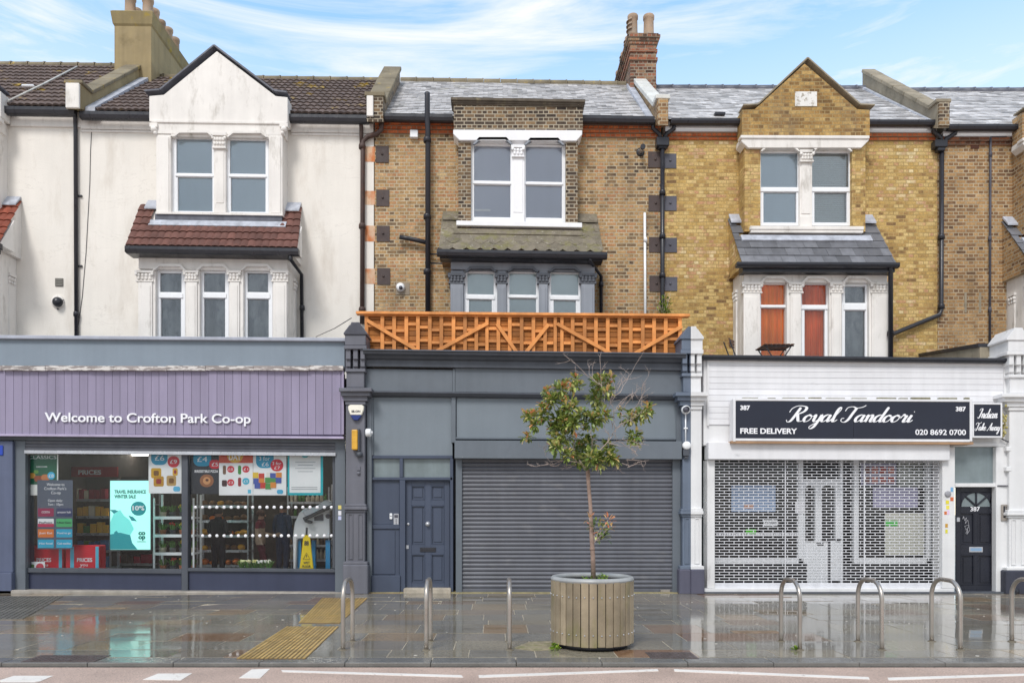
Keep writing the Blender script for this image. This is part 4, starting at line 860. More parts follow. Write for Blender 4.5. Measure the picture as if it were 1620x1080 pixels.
# ---- the yellow brick house and its twin at the right edge
def yellow_house(h, first=True):
    global TILT, XREF
    TILT, XREF = .004, X(1275, YU)
    br, gb = ('brickC', 'brickCgable') if first else ('brickD', 'brickD')
    k = MB(); k.ppoly([(1174, 216), (1174, 174), (1194, 173), (1273, 101), (1356, 173), (1376, 174), (1376, 216)], YU, .34); k.build('gable', gb, h)
    c = MB(); path = [(1172, 172.5), (1195, 171.5), (1273, 98.5), (1355, 171.5), (1378, 172.5)]
    for (a, b), (d, e) in zip(path, path[1:]): c.bar(P(a, b, YU + .16), P(d, e, YU + .16), .37, .036)
    c.build('gable_coping', 'copinggrey', h, bev=.006)
    r = MB(); r.prism([(X(1195, YU), ZT(1274, 176, YU)), (X(1355, YU), ZT(1274, 176, YU)), (X(1273, YU), ZT(1273, 104, YU))], 'y', YU + .34, 19.3); r.build('gable_roof', 'slateC', h)
    if first: k = MB(); k.pb(1258, 145, 1292.5, 168, YU - .015, .03); k.build('plaque', paint('flaking_white_plaque', (226, 224, 220), .8, dirt=(150, 140, 124), da=(.55, .62), dm=.8, ds=9), h)
    k = MB(); k.ppoly([(1174, 215), (1375, 215), (1375, 222), (1363, 234), (1184, 234), (1173, 224)], YU - .08, .4); k.pb(1172, 214, 1376, 219, YU - .11, .2); k.build('lintel', 'stucco', h, bev=.01)
    for (a, b), (s_, px) in zip(((1178, 1203), (1348, 1369)), ((1, 1178), (-1, 1369))):
        k = MB(); k.pb(a, 233, b, 366, YU, .3); x = X(px, YU); k.box(x, x + s_ * .22, YU + .3, YW + .05, ZT(px, 368, YU), ZT(px, 216, YU)); k.build('upper_bay_pier', br, h)
    k = MB(); hood(k, 1203, 1266, 228, 239, YU); hood(k, 1285, 1349, 228, 239, YU); k.build('hood_mould', 'stucco', h)
    k = MB(); k.pb(1265, 234, 1285, 358, YU + .02, .25); k.pb(1268, 258, 1282, 338, YU + .005, .02); k.pb(1266, 342, 1285, 358, YU, .1); k.build('mullion', 'stucco', h, bev=.006)
    k = MB(); capital(k, X(1265, YU), X(1286, YU), ZT(1275, 257, YU), ZT(1275, 239, YU), YU - .02, .1); k.build('mullion_capital', 'stucco', h)
    sash(h, (1202, 239, 1266, 357), [(1204, 242, 1262, 296), (1208, 304, 1260, 352)], YU + .1, back='blind')
    sash(h, (1284, 239, 1348, 357), [(1284.5, 242, 1343, 296), (1288.5, 304, 1340, 352)], YU + .1, back='venetian')
    k = MB(); k.pb(1187, 357.5, 1367, 363, YU - .08, .3); k.pb(1188, 363, 1366, 368, YU - .06, .2); k.build('sill', 'stucco', h, bev=.008)
    bay_roof(h, 'slate', 1174, 1418, 347, 417, (X(1178, YU), X(1369, YU)), 'slatebay', br, 6, .3, (414.5, 422), (1166, 1424), True)
    lower_bay(h, 'stucco', 1177, 1404, 421, 585,
        [((1202, 447, 1245, 585), [(1204, 450, 1243, 482), (1204, 487, 1243, 580)]), ((1268, 447, 1312, 585), [(1269, 450, 1308, 482), (1273, 490, 1305, 580)]), ((1332, 449, 1375, 585), [(1337, 453, 1369, 479), (1337, 491, 1369, 580)])],
        [(1174, 1205), (1248, 1270), (1313, 1334), (1377, 1408)], (447, 464), [(1202, 1250), (1268, 1315), (1332, 1381)], (436, 447), ['curtain', 'curtain2', 'netgrey'])
hC = thing('terraced_house', 'yellow brick house with pointed brick gable and orange curtains above the Indian takeaway', 'house', (6.9, 15, 0), 'houses of the terrace')
yellow_house(hC); ux0, ux1 = X(1178, YU), X(1369, YU)
ze = ZT(1275, 193, 17.3)
strips(hC, 'brickC', [(XP3 + .065, ux0 + .15), (ux1 - .15, XP4 + .06)], ze - .3)
room(hC, ux0 - .2, ux1 + .2, YW + .32, 20, 4.2, 10.4, floors=(7.3,))
for a, b in ((XP3 + .1, ux0 + .1), (ux1 - .1, XP4)):
    k = MB(); k.box(a, b, YW - .08, YW + .2, ze - .18, ze + .02); k.build('soffit_board', 'upvc', hC)
    k = MB(); k.box(a, b, YW - .055, YW + .2, ze - .27, ze - .185); k.box(a, b, YW - .03, YW + .2, ze - .34, ze - .275); k.build('brick_cornice', 'orangebrick', hC)
main_roof(hC, 'slate', XP3 + .1, XP4 - .1, ZT(1275, 190, 17.3), Z(140, 20.5), 'slateC', 24, .3, ridge='leaddark')
gutter(hC, 1062, 1174, 187, 195, 17.17); gutter(hC, 1376, 1484, 189, 197, 17.17)
k = MB(); k.pb(1131, 177, 1148, 181, 17.5, .3); k.build('roof_vent', 'black', hC, bev=.01)
for i, (y0, y1) in enumerate(((243, 266), (310, 333), (376, 399), (438, 460))):
    k = MB(); k.pb(1049.5 + i * .5, y0, 1070 + i * .5, y1, YW - .018, .018); k.lathe((X(1060, YW), YW - .017, ZT(1060, (y0 + y1) / 2, YW)), [(.028, 0), (.028, -.016), (0, -.02)], 8, 'y'); k.build('tie_plate', 'plategrey', hC)
pipe(hC, [P(1409, 422, 16.42), P(1409, 430, 16.5), P(1409, 585, 16.6)], .05, joints=[P(1409, 527, 16.6)])
pipe(hC, [P(1476, 198, 17.3), P(1477, 208, 17.34), P(1488, 218, YW - .08), P(1489, 225, YW - .08)], .05)
k = MB(); k.pb(1480, 220, 1500, 232, YW - .2, .19); k.pb(1484, 232, 1496, 238, YW - .17, .15); k.build('hopper', 'black', hC, bev=.015)
pipe(hC, [P(1490, 236, YW - .08), P(1489, 490, YW - .08), P(1486, 498, YW - .08), P(1413, 528, YW - .12), P(1410, 532, YW - .2)], .05, joints=[P(1489, 375, YW - .08), P(1489, 485, YW - .08)])
parapet(hC, X(1483, 17.1), X(1501, 17.1), [(17.1, Z(162, 17.1)), (17.4, Z(161, 17.1)), (20.6, Z(114, 20.6))], 'copinggrey', 'copinggrey', ('brickBdark', Z(200, 17.1)), .08)
k = MB(); xa = X(1483, 17.1) - .02; k.prism([(17.3, 10.45), (17.3, 10.55), (20.5, 13.1), (20.5, 13.0)], 'x', xa - .08, xa); k.build('lead_flashing', 'lead', hC)
OFX, OFZ = 6.3, -.03
hD = thing('terraced_house', 'dark brown brick house cut by the right edge, slate roof, thin grey pipe', 'house', (13.2, 15, 0), 'houses of the terrace')
yellow_house(hD, False)
OFX = OFZ = 0.0
strips(hD, 'brickD', [(XP4 + .065, ux0 + 6.45), (ux1 + 6.15, XR)], ze - .3)
room(hD, ux0 + 6.1, ux1 + 6.5, YW + .32, 20, 4.2, 10.4, floors=(7.3,))
TILT = 0.0
ze = Z(204, 17.3); a, b = XP4 + .15, ux0 + 6.4
k = MB(); k.box(a, b, YW - .08, YW + .2, ze - .12, ze + .03); k.build('soffit_board', 'upvc', hD)
k = MB(); k.box(a, b, YW - .05, YW + .2, ze - .22, ze - .125); k.box(a, b, YW - .025, YW + .2, ze - .3, ze - .225); k.build('brick_cornice', brick('sooty_orange_brick', [(0, (80, 58, 48)), (.5, (132, 84, 62)), (1, (160, 108, 80))], (130, 112, 96)), hD)
main_roof(hD, 'slate', XP4 + .12, XR, Z(198, 17.3), Z(144, 20.5), 'slateC', 24, .3, ridge='leaddark')
gutter(hD, 1502, 1612, 196, 204, 17.17)
pipe(hD, [P(1513, 203, 17.3), P(1511, 211, 17.34), P(1497, 220, YW - .08), P(1493, 226, YW - .08)], .05)
pipe(hD, [P(1592, 216, YW - .05), P(1569, 216, YW - .05), P(1567, 219, YW - .05), P(1566, 545, YW - .05)], .025, 'plategrey', 'vent_pipe', joints=[P(1567, 245, YW - .05), P(1566, 378, YW - .05), P(1566, 490, YW - .05)])
k = MB(); k.pb(1536, 221, 1549, 235, YW - .012, .014)
for i in range(3): k.pb(1537.5, 223 + i * 4, 1547.5, 225 + i * 4, YW - .02, .01)
k.build('air_brick', paint('dark_terracotta', (96, 62, 50), .8), hD)
k = MB()
for a in (1526, 1549): k.pb(a, 462, a + 3.5, 494, YW - .006, .008)
k.build('repair_strip', 'copinggrey', hD)
k = MB(); xw = X(1607, 15); k.prism([(15.3, Z(543, 15.3)), (15.3, Z(549, 15.3) - .0), (YW, Z(563, YW)), (YW, Z(559, YW))], 'x', xw - .55, xw - .2); k.build('terrace_wall_coping', 'black', hD)
k = MB(); k.prism([(15.3, Z(548, 15.3) - .01), (15.3, 4.2), (YW, 4.2), (YW, Z(563, YW) - .01)], 'x', xw - .52, xw - .23); k.build('terrace_wall', 'copinggrey', hD)
# ------------------------------------------------------------------ shop fronts
def frame_around(mb, a, b, c, d, w, Y, depth): mb.pb(a, b, a + w, d, Y, depth); mb.pb(c - w, b, c, d, Y, depth); mb.pb(a + w, b, c - w, b + w, Y, depth); mb.pb(a + w, d - w, c - w, d, Y, depth)
def pilaster(pc, dy, Y, parts, base_m, top=True):
    """shop pilaster with console; parts: list of (house, material, x from, x to) sharing it; pc: centre in the photograph; dy: shift of the upper features"""
    bs = []
    def B(a, b, c, d, out, dep=None): bs.append((pc + a, b + dy, pc + c, d + dy, Y - out, .62 + out))
    B(-15, 640, 15, 890, 0); B(-17, 797, 17, 801, .05); B(-18, 801, 18, 806, .07); B(-16, 806, 16, 810, .03)
    B(-19, 888, 19, 893, .06)
    B(-16, 634, 16, 640, .03); B(-19, 626, 19, 634, .06); B(-23, 619, 23, 626, .12); B(-26, 613, 26, 619, .18)
    B(-14, 586, 14, 613, .02); B(-16, 583, 16, 588, .06)
    B(-16, 549, 16, 585, -.1)
    for u, v in ((-15, -7.5), (-3.5, 4), (8, 15)): B(u, 552, v, 568, .1); B(u, 568, v, 580, .05); B(u, 580, v, 585, .0)
    B(-18, 546, 18, 552, .14); B(-16.5, 529, 16.5, 546, .12)
    for n, (h, m, x0, x1) in enumerate(parts):
        mb = MB()
        for a, b, c, d, yy, dep in bs:
            a, c = max(a, x0), min(c, x1)
            if c - a > .3: mb.pb(a, b, c, d, yy, dep)
        for i in range(24):                                  # roof-shaped top, front gable
            u0, u1 = -18.5 + 37 * i / 24, -18.5 + 37 * (i + 1) / 24; a, c = max(pc + u0, x0), min(pc + u1, x1)
            if c - a < .2: continue
            hgt = lambda u: 528 - min(1, (1 - abs(u) / 18.5) * 1.9) * 13 - (4 if abs(u) < 7 else 0)
            mb.ppoly([(a, 529 + dy), (a, hgt(a - pc) + dy - 2), (c, hgt(c - pc) + dy - 2), (c, 529 + dy)], Y - .15, .6)
        o = mb.build('pilaster', m, h, bev=.012)
        g = MB()
        for u, v in ((-11.5, -4), (4, 11.5)):
            a, c = max(pc + u, x0), min(pc + v, x1)
            if c - a > 1: frame_around(g, a, 812 + dy, c, 884 + dy, 1.2, Y - .018, .02)
        if g.v: g.build('pilaster_panel', m, o)
        b = MB(); a, c = max(pc - 20, x0), min(pc + 20, x1); b.pb(a, 893 + dy, c, 940, Y - .09, .7); b.build('pilaster_base', base_m, o, bev=.02)
def flatroof(h, a, b, z): k = MB(); k.box(a, b, 15.25, YW, z - .12, z); k.build('terrace_roof', 'leaddark', h)
def ribbed(mb, x0, x1, z0, z1, Y, pitch, amp=.018):
    n = max(1, round((z1 - z0) / pitch)); pts = []
    for i in range(n):
        z = z0 + (z1 - z0) * i / n; p = (z1 - z0) / n
        for t, d in ((0, 0), (.06, -.3), (.2, -.8), (.4, -1), (.62, -.85), (.8, -.45), (.88, 0), (.96, .25)): pts.append((Y + d * amp, z + t * p))
    pts.append((Y, z1)); pts += [(Y + .04, z1), (Y + .04, z0)]
    b = len(mb.v); n = len(pts)
    for x in (x0, x1): mb.v += [(x, p[0], p[1]) for p in pts]
    for i in range(n - 1): mb.face([b + i, b + i + 1, b + n + i + 1, b + n + i], 0, True)
TILT, XREF = .008, X(280, 15)
# --- supermarket front
k = MB(); k.pb(-260, 536, 545, 580, 14.92, .3); k.build('parapet_panel', 'coopgrey', hA)
k = MB(); k.pb(-260, 531, 547, 536.5, 14.84, .6); k.build('parapet_cap', paint('grey_metal_cap', (168, 172, 184), .35, var=.08), hA, bev=.01)
k = MB(); x = -260
while x < 540: b = min(x + R.uniform(30, 90), 543); k.pb(x, 578 + R.uniform(-.6, .6), b - .3, 585.5, 14.8 + R.uniform(-.02, .02), .2, R.uniform(-1, 1)); x = b
k.build('fascia_ledge', paint('peeling_ledge', (150, 142, 140), .8, var=.2, tint=.15, dirt=(226, 222, 218), da=(.5, .56), dm=.8, ds=4, dstretch=(1, 1, 5)), hA)
k = MB(); x = -260
while x < 541: w = R.choice((12.2, 12.9, 13.6)); b = min(x + w, 541.5); k.pb(x, 585.5, b - .55, 687, 14.87 - R.uniform(0, .004), .02, R.uniform(-1, 1)); x = b
fas = k.build('sign_fascia', 'purple', hA)
k = MB(); k.pb(-260, 585.5, 542, 688, 14.893, .25); k.build('fascia_back', paint('lilac_groove', (86, 78, 104), .6), fas)
k = MB(); k.pb(-260, 687, 543.5, 690.5, 14.82, .1); k.pb(541.5, 586, 543.5, 687, 14.84, .1); k.build('fascia_trim', 'purpletrim', fas, bev=.004)
text(fas, 'Welcome to Crofton Park Co-op', 72, 397, 668, 15, 14.862, bold=.012, thick=.03)
each('shop_frame', 'shopgrey', hA, ((-200, 690.5, 546, 697, 15.02, .3), (530, 697, 546, 940, 15.03, .35), (22, 697, 40, 938, 15.02, .3), (-200, 697, 22, 699, 15.06, .3)), 0, 0)
k = MB(); ribbed(k, X(40, 15.02), X(530, 15.02), ZT(285, 714, 15.02), ZT(285, 697.5, 15.02), 15.04, .075, .014); k.build('shutter', 'shutter', hA, recalc=False)
k = MB(); k.pb(38, 713.5, 531, 719, 14.99, .06); k.build('shutter_rail', 'alu', hA, bev=.005)
k = MB(); k.pb(40, 899, 287, 906, 15.08, .16); k.pb(297, 899, 530, 904, 15.08, .16); k.pb(287, 719, 297, 938, 15.08, .18); k.pb(40, 719, 44, 899, 15.1, .12); k.pb(526, 719, 530, 899, 15.1, .12); k.build('window_frame', 'cornice', hA, bev=.005)
each('shop_window', 'shopglass', hA, ((42, 719, 289, 902), (295, 719, 528, 902)), 15.16, .012, 0)
each('stall_riser', 'stall', hA, ((40, 906, 287, 938), (297, 904, 530, 938)), 15.13, .1, 0)
k = MB(); k.box(X(-200, 15), X(547, 15), 14.9, 15.3, -.05, .035); k.build('door_sill', paint('concrete_sill', (156, 150, 142), .7, var=.2, scale=5), hA, bev=.015)
k = MB(); k.pb(-40, 697, 20, 905, 14.95, .5); k.pb(-38, 905, 18, 940, 14.9, .5); k.build('pier', paint('blue_pier_paint', (90, 98, 122), .45, var=.08), hA, bev=.01)
k = MB(); k.pb(-330, 540, -260, 940, 15.0, .3); k.pb(-260, 697, -40, 940, 15.1, .2); k.build('shop_wall', 'coopgrey', hA)
flatroof(hA, -16, X(546, 15), 4.3)
k = MB(); k.pb(-2, 704, 4.5, 720, 14.93, .02); tag(k.build('blue_sign', paint('blue_sign', (40, 70, 170), .4), bev=.01), 'small blue sign on the blue pier at the far left edge', 'sign')
for y, h_, c, l in ((802, 6, (222, 206, 120), 'upper yellowed'), (811, 7, (226, 226, 232), 'middle white'), (819, 6, (190, 196, 226), 'lower pale blue')):
    k = MB(); k.pb(535, y - h_ / 2, 540, y + h_ / 2, 15.026, .0035); tag(k.build('sticker', pal(c, .5)), l + ' sticker on the grey frame right of the white machine', 'sticker', 'stickers on the grey shop frame')
# inside the supermarket
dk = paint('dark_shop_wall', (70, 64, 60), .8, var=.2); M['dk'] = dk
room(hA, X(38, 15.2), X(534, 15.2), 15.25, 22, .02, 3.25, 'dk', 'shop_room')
TILT = 0.0
for i, (x, y) in enumerate(((-7.9, 17), (-5.2, 17.2), (-6.5, 19.2), (-9.0, 19.6), (-4.2, 19.4), (-3.2, 16.6))):
    l = thing('strip_light', ('lit strip light on the shop ceiling, ' + ('over the turquoise screen', 'above the shoppers', 'deep in the middle of the shop', 'deep behind the chiller', 'deep at the right of the shop', 'near the window by the white machine')[i]), 'light', (x, y, 3.1), 'shop strip lights')
    k = MB(); k.box(x - .62, x + .62, y - .06, y + .06, 3.1, 3.18); k.build('housing', 'upvc', l)
    k = MB(); k.tube([(x - .58, y, 3.075), (x + .58, y, 3.075)], .022, 8); k.build('tube', 'tube', l)
PALC = [(196, 60, 40), (226, 170, 60), (80, 130, 60), (210, 200, 180), (60, 110, 160), (150, 40, 60), (220, 120, 50), (120, 90, 60), (236, 222, 150), (70, 60, 56), (190, 90, 110), (100, 160, 130)]
GOODS = []
for i, c in enumerate(PALC):
    GOODS.append(pal(c, .4))
def shelf_unit(name, label, x0, x1, y, z0, n, dz, m='alu', depth=.4, cat='shelf', goods=None, back=True, lab=None, grp=None, rail=True):
    t = thing(name, label, cat, ((x0 + x1) / 2, y, 0))
    k = MB()
    for x in (x0, x1): k.box(x - .02, x + .02, y + depth - .04, y + depth, 0.02, z0 + n * dz + .1)
    for x in (x0, x1): k.box(x - .015, x + .015, y, y + .03, 0.02, z0 + n * dz + .02)
    k.build('upright', m, t)
    if back: k = MB(); k.box(x0, x1, y + depth, y + depth + .03, .02, z0 + n * dz + .3); k.build('back_panel', 'dk', t)
    for i in range(n):
        k = MB(); k.box(x0, x1, y + .01, y + depth - .04, z0 + i * dz - .03, z0 + i * dz); k.box(x0, x1, y - .008, y + .01, z0 + i * dz - .045, z0 + i * dz + .015); k.build('shelf', m, t)
        if goods: goods(x0 + .03, x1 - .03, y + .03, z0 + i * dz, i, dz)
    return t
NG = [0]
def packs(group, label, kinds, w, hmax, rnd=True, shape='box'):
    def f(x0, x1, y, z, i, dz):
        x = x0
        while x < x1 - w * .7:
            ww = w * R.uniform(.75, 1.15); hh = min(hmax, dz - .08) * R.uniform(.65, 1); xc = min(x + ww / 2, x1 - ww / 2); mb = MB(); c = kinds[(i + (R.randrange(2) if rnd else 0)) % len(kinds)]
            if shape == 'bottle': mb.lathe((xc, y + .08, z), [(0, 0), (ww * .45, 0), (ww * .45, hh * .62), (ww * .18, hh * .8), (ww * .18, hh), (0, hh)], 9)
            elif shape == 'loaf': mb.ball((xc, y + .12, z + hh * .5), (ww * .48, .12, hh * .5), 10, 6)
            else: mb.box(xc - ww * .46, xc + ww * .46, y, y + .16, z, z + hh); mb.box(xc - ww * .3, xc + ww * .3, y - .003, y, z + hh * .25, z + hh * .7, 0)
            o = mb.build('packet' if shape == 'box' else ('bottle' if shape == 'bottle' else 'loaf'), GOODS[c], bev=.012 if shape == 'box' else 0)
            tag(o, label, {'box': 'packet', 'bottle': 'bottle', 'loaf': 'bread'}[shape], group); x += ww + .008
    return f
YI = 17.0
def ix(px, Y): return X(px, Y)
shelf_unit('chiller_shelf', 'tall chiller shelf full of packets behind the grey opening hours panel', X(92, YI), X(174, YI), YI, .35, 5, .38, goods=packs('packets in the chiller', 'coloured packet standing in the chiller behind the opening hours panel', [0, 4, 2, 1, 3, 5], .13, .26))
rs = thing('header_sign', 'dark red PRICES header sign above the chiller inside the shop', 'sign', (X(146, 16.8), 16.8, 2.35))
k = MB(); k.pb(111, 738, 186, 754, 16.8, .03); k.build('board', paint('dark_red_board', (150, 30, 36), .5), rs); text(rs, 'PRICES', 124, 160, 750, 7, 16.79, bold=.03)
shelf_unit('bread_shelf', 'bread shelf with loaves deep in the shop behind the dark shopper', X(312, 18.4), X(392, 18.4), 18.4, .3, 5, .36, goods=packs('loaves on the bread shelf', 'brown loaf on the bread shelf behind the dark shopper', [6, 7, 1], .2, .17, shape='loaf'))
shelf_unit('bottle_shelf', 'shelf of bottles against the back wall behind the tall shopper', X(455, 19), X(520, 19), 19, .4, 5, .36, goods=packs('bottles on the back shelf', 'small bottle on the shelf behind the tall shopper', [2, 3, 7, 9], .1, .28, shape='bottle'))
shelf_unit('snack_shelf', 'snack shelf at the back behind the turquoise screen', X(178, 18.2), X(242, 18.2), 18.2, .35, 5, .36, goods=packs('packets on the snack shelf', 'packet on the snack shelf behind the turquoise screen', [5, 9, 0, 10], .16, .25))
# plant trolley by the glass
t = shelf_unit('plant_trolley', 'white wire trolley of potted plants left of the window mullion', X(247, 15.7), X(309, 15.7), 15.6, .38, 4, .37, depth=.42, back=False, m='upvc')
def potplant(x, y, z, r, c, lab, grp, h=.16, flower=None):
    t = thing('potted_plant', lab, 'potted plant', (x, y, z), grp); k = MB(); k.lathe((x, y, z), [(0, 0), (r * .7, 0), (r, r * 1.3), (r * 1.05, r * 1.5), (r * .9, r * 1.5), (0, r * 1.35)], 12); k.build('pot', pal(c, .6), t)
    k = MB()
    for i in range(22):
        a = R.uniform(0, 6.28); e = R.uniform(.2, 1); q = Vector((x + math.cos(a) * r * .5, y + math.sin(a) * r * .5, z + r * 1.4)); p = q + Vector((math.cos(a) * h * .6 * e, math.sin(a) * h * .6 * e, h * R.uniform(.6, 1.1))); k.bar(q, p, .018, .004, R.uniform(-1, 1))
    k.build('leaves', 'leafin', t)
    if flower:
        k = MB()
        for i in range(16): a = R.uniform(0, 6.28); e = R.uniform(0, 1); k.ball((x + math.cos(a) * r * 1.1 * e, y + math.sin(a) * r * 1.1 * e, z + r * 1.4 + h * R.uniform(.7, 1.05)), (.022, .022, .022), 6, 4)
        k.build('flowers', pal(flower, .6), t)
M['leafin'] = paint('houseplant_leaf', (84, 128, 56), .5, var=.25, scale=9, tint=.3, streak=0)
pc_ = [((150, 92, 60), None), ((70, 74, 80), (226, 190, 50)), ((60, 60, 66), (210, 60, 60)), ((180, 170, 150), None), ((160, 96, 66), (240, 210, 60)), ((90, 90, 90), None)]
for i in range(4):
    for j in range(4):
        c, f = pc_[(i * 3 + j * 2) % 6]; potplant(X(254 + j * 15.5, 15.7), 15.82, .38 + i * .37, .07, c, 'small potted plant on the white wire trolley', 'potted plants on the trolley', .14, f)
for j, (px, f) in enumerate(((384, None), (394, (240, 236, 190)), (404, (236, 230, 160)), (414, (245, 245, 240)), (426, (240, 240, 225)))):
    potplant(X(px, 15.5), 15.5, .33, .085, (58, 60, 60), 'pale flower bunch in a dark pot low by the window', 'flower pots behind the window', .15, f or (230, 236, 180))
k = MB(); k.box(X(372, 15.4), X(440, 15.4), 15.36, 15.7, .03, .33); tag(k.build('display_crate', dk, bev=.01), 'low dark crate carrying the pale flowers', 'crate')
# the posters behind the glass
YP = 15.19
def poster(name, label, cat, a, b, c, d, col, Y=YP, grp=None, m=None, thick=.004):
    t = thing(name, label, cat, (X((a + c) / 2, Y), Y, Z(d, Y)), grp); k = MB(); k.pb(a, b, c, d, Y, thick); k.build('sheet', m or pal(col, .5), t); return t
def block(t, a, b, c, d, col, Y=YP, n='colour_block', r=None):
    k = MB(); m = pal(col, .5)
    if r:
        pts = []
        for cx, cy, s in ((c - r, b + r, -90), (c - r, d - r, 0), (a + r, d - r, 90), (a + r, b + r, 180)):
            for i in range(7): an = math.radians(s + 15 * i); pts.append((cx + r * math.cos(an), cy + r * math.sin(an)))
        k.ppoly(pts, Y - .0025, .0024)
    else: k.pb(a, b, c, d, Y - .0025, .0024)
    return k.build(n, m, t)
WH = (240, 240, 242); RED = (206, 30, 54); BLU = (24, 150, 190); NAVYC = (40, 46, 66); TUR = (0, 176, 190)
L2 = 'letter'
dkl = pal((40, 44, 60), .6); redl = pal(RED, .5); M['tealtext'] = pal((0, 128, 122), .5); M['dkl'] = dkl; M['redl'] = redl
p = poster('poster', 'green CLASSICS food poster at the top left of the shop window', 'poster', 41, 718, 92, 783, (236, 236, 232), grp='window posters')
block(p, 43, 719, 90, 766, (20, 92, 66)); text(p, 'CLASSICS', 45, 89, 725.5, 5.5, YP - .0045)
for i, (x, y, r_, c) in enumerate(((50, 752, 6, (190, 140, 60)), (61, 757, 7, (150, 70, 40)), (72, 755, 7, (196, 120, 70)), (57, 746, 4, (90, 140, 60)))): block(p, x - r_, y - r_ * .7, x + r_, y + r_ * .7, c, YP - .003 - i * .0007, 'food_picture', r_ * .65)
block(p, 75, 746, 87, 758, (60, 180, 220), YP - .006, 'price_flash', 5.9); text(p, '£8', 77, 85, 755, 5.5, YP - .0095); text(p, 'DISCOVER', 58, 75, 739, 2.2, YP - .0045)
p = poster('poster', 'white poster with blue £6 and red £9 price flashes', 'poster', 235, 718, 287, 780, WH, grp='window posters')
block(p, 239, 712, 265, 735, BLU, r=9, n='price_flash'); text(p, '£6', 245, 260, 728, 8, YP - .0045); block(p, 265, 721, 284, 739, RED, YP - .003, r=9, n='price_flash'); text(p, '£9', 269, 280, 733, 6.5, YP - .0065)
for i, (x, y, w_, h_, c) in enumerate(((247, 748, 8, 8, (206, 160, 30)), (251, 761, 8, 8, (190, 140, 30)), (271, 760, 7.5, 8, (186, 150, 90)), (277, 746, 4, 6, (220, 170, 40)))): block(p, x - w_, y - h_, x + w_, y + h_, c, YP - .001 * i, 'food_picture', 2.5); block(p, x - w_ * .5, y - h_ * .5, x + w_ * .5, y + h_ * .5, (150, 40, 40) if i % 2 else (120, 80, 30), YP - .004 - .001 * i, 'food_picture', 2)
block(p, 274, 769, 285, 777, (90, 180, 220), n='logo', r=3)
p = poster('poster', 'black pizza poster with blue £4 and red £5 price flashes', 'poster', 301, 718, 346, 781, (38, 40, 52), grp='window posters')
block(p, 306, 712, 334, 737, BLU, r=9, n='price_flash'); text(p, '£4', 312, 328, 730, 8.5, YP - .0045); block(p, 331, 727, 348, 741, RED, YP - .003, r=6, n='price_flash'); text(p, '£5', 335, 345, 737, 6, YP - .0065)
text(p, 'IRRESISTIBLE PIZZA', 308, 345, 747, 4, YP - .003, bold=.02); block(p, 316, 750, 338, 770, (150, 96, 62), n='food_picture', r=10); block(p, 321, 754, 333, 766, (206, 150, 100), YP - .003, 'food_picture', 6); block(p, 325, 757, 330, 761, (90, 40, 30), YP - .006, 'food_picture', 2)
p = poster('poster', 'white deal poster with orange band and four priced bottles', 'poster', 346.5, 718, 400, 783, WH, YP - .006, 'window posters')
block(p, 346.5, 718, 400, 732, (206, 74, 40), YP - .006); block(p, 359, 706, 385, 732, (220, 170, 60), YP - .0085, 'badge', 12.9); text(p, 'DAY', 362, 382, 727, 9, YP - .0115, bold=.03)
for x, y, c, w_, h_, rc, s_ in ((355, 743, (120, 90, 70), 2.5, 7, RED, '£1.50'), (379, 743, (60, 140, 60), 2.5, 7, RED, '£1'), (355, 764, (70, 40, 44), 4, 5, RED, '£3'), (379, 762, (150, 40, 50), 2.5, 7, (60, 180, 210), '£5')):
    block(p, x - w_, y - h_, x + w_, y + h_, c, YP - .006, 'product_picture', 2); block(p, x + 4.5, y - 6.5, x + 15.5, y + 4, rc, YP - .007, 'price_flash', 5); text(p, s_, x + 6.5, x + 13.5, y + .8, 4, YP - .01)
block(p, 392, 774, 397, 780, (90, 190, 220), YP - .006, 'logo')
p = poster('poster', 'white frozen food poster, 3 for £6 beside 3 for £7', 'poster', 400.5, 718, 453, 783, WH, YP - .006, 'window posters')
block(p, 405, 708, 433, 740, BLU, YP - .006, 'price_flash', 10); text(p, '3 for', 410, 427, 728, 6.5, YP - .009); text(p, '£6', 414, 425, 737, 6.5, YP - .009); block(p, 428, 726, 448, 745, RED, YP - .009, 'price_flash', 9); text(p, '3 for', 431, 445, 735, 5, YP - .012); text(p, '£7', 434, 443, 742, 5, YP - .012)
for i in range(14): x = 406 + (i % 5) * 9 + R.uniform(-2, 2); y = 752 + (i // 5) * 8 + R.uniform(-1, 1); block(p, x - 4.5, y - 4.5, x + 4.5, y + 4.5, R.choice([(200, 60, 50), (226, 190, 60), (70, 90, 170), (80, 150, 80), (220, 140, 60), (230, 226, 220)]), YP - .006 - i * .0007, 'product_picture')
block(p, 438, 774, 448, 781, (70, 170, 210), YP - .006, 'logo', 3)
p = poster('notice', 'white notice in a turquoise frame at the right of the window', 'notice', 455, 718, 511, 783, TUR, grp='window posters')
block(p, 458, 719, 507, 779, WH); block(p, 476, 712, 489, 723.5, TUR, YP - .003, 'logo', 5.5)
for i in range(4): block(p, 467 + i % 2 * 4, 730 + i * 5, 499 - i % 2 * 4, 731 + i * 5, (170, 174, 180), YP - .003, 'small_print')
for i in range(2): block(p, 461, 770 + i * 3, 502, 771 + i * 3, (150, 154, 160), YP - .003, 'small_print')
p = poster('opening_panel', 'dark grey opening hours panel with coloured tiles at the left of the window', 'sign', 59, 759, 115, 868, (84, 92, 110), 15.178)
for s_, x0, x1, y, cp in (('Welcome to', 74, 102, 768, 4.6), ("Crofton Park's", 70, 105, 774.5, 4.6), ('Co-op', 81, 96, 781, 4.6), ('Open daily:', 76, 99, 793, 3.8), ('7am - 10pm', 76, 100, 799, 3.8)): text(p, s_, x0, x1, y, cp, 15.176)
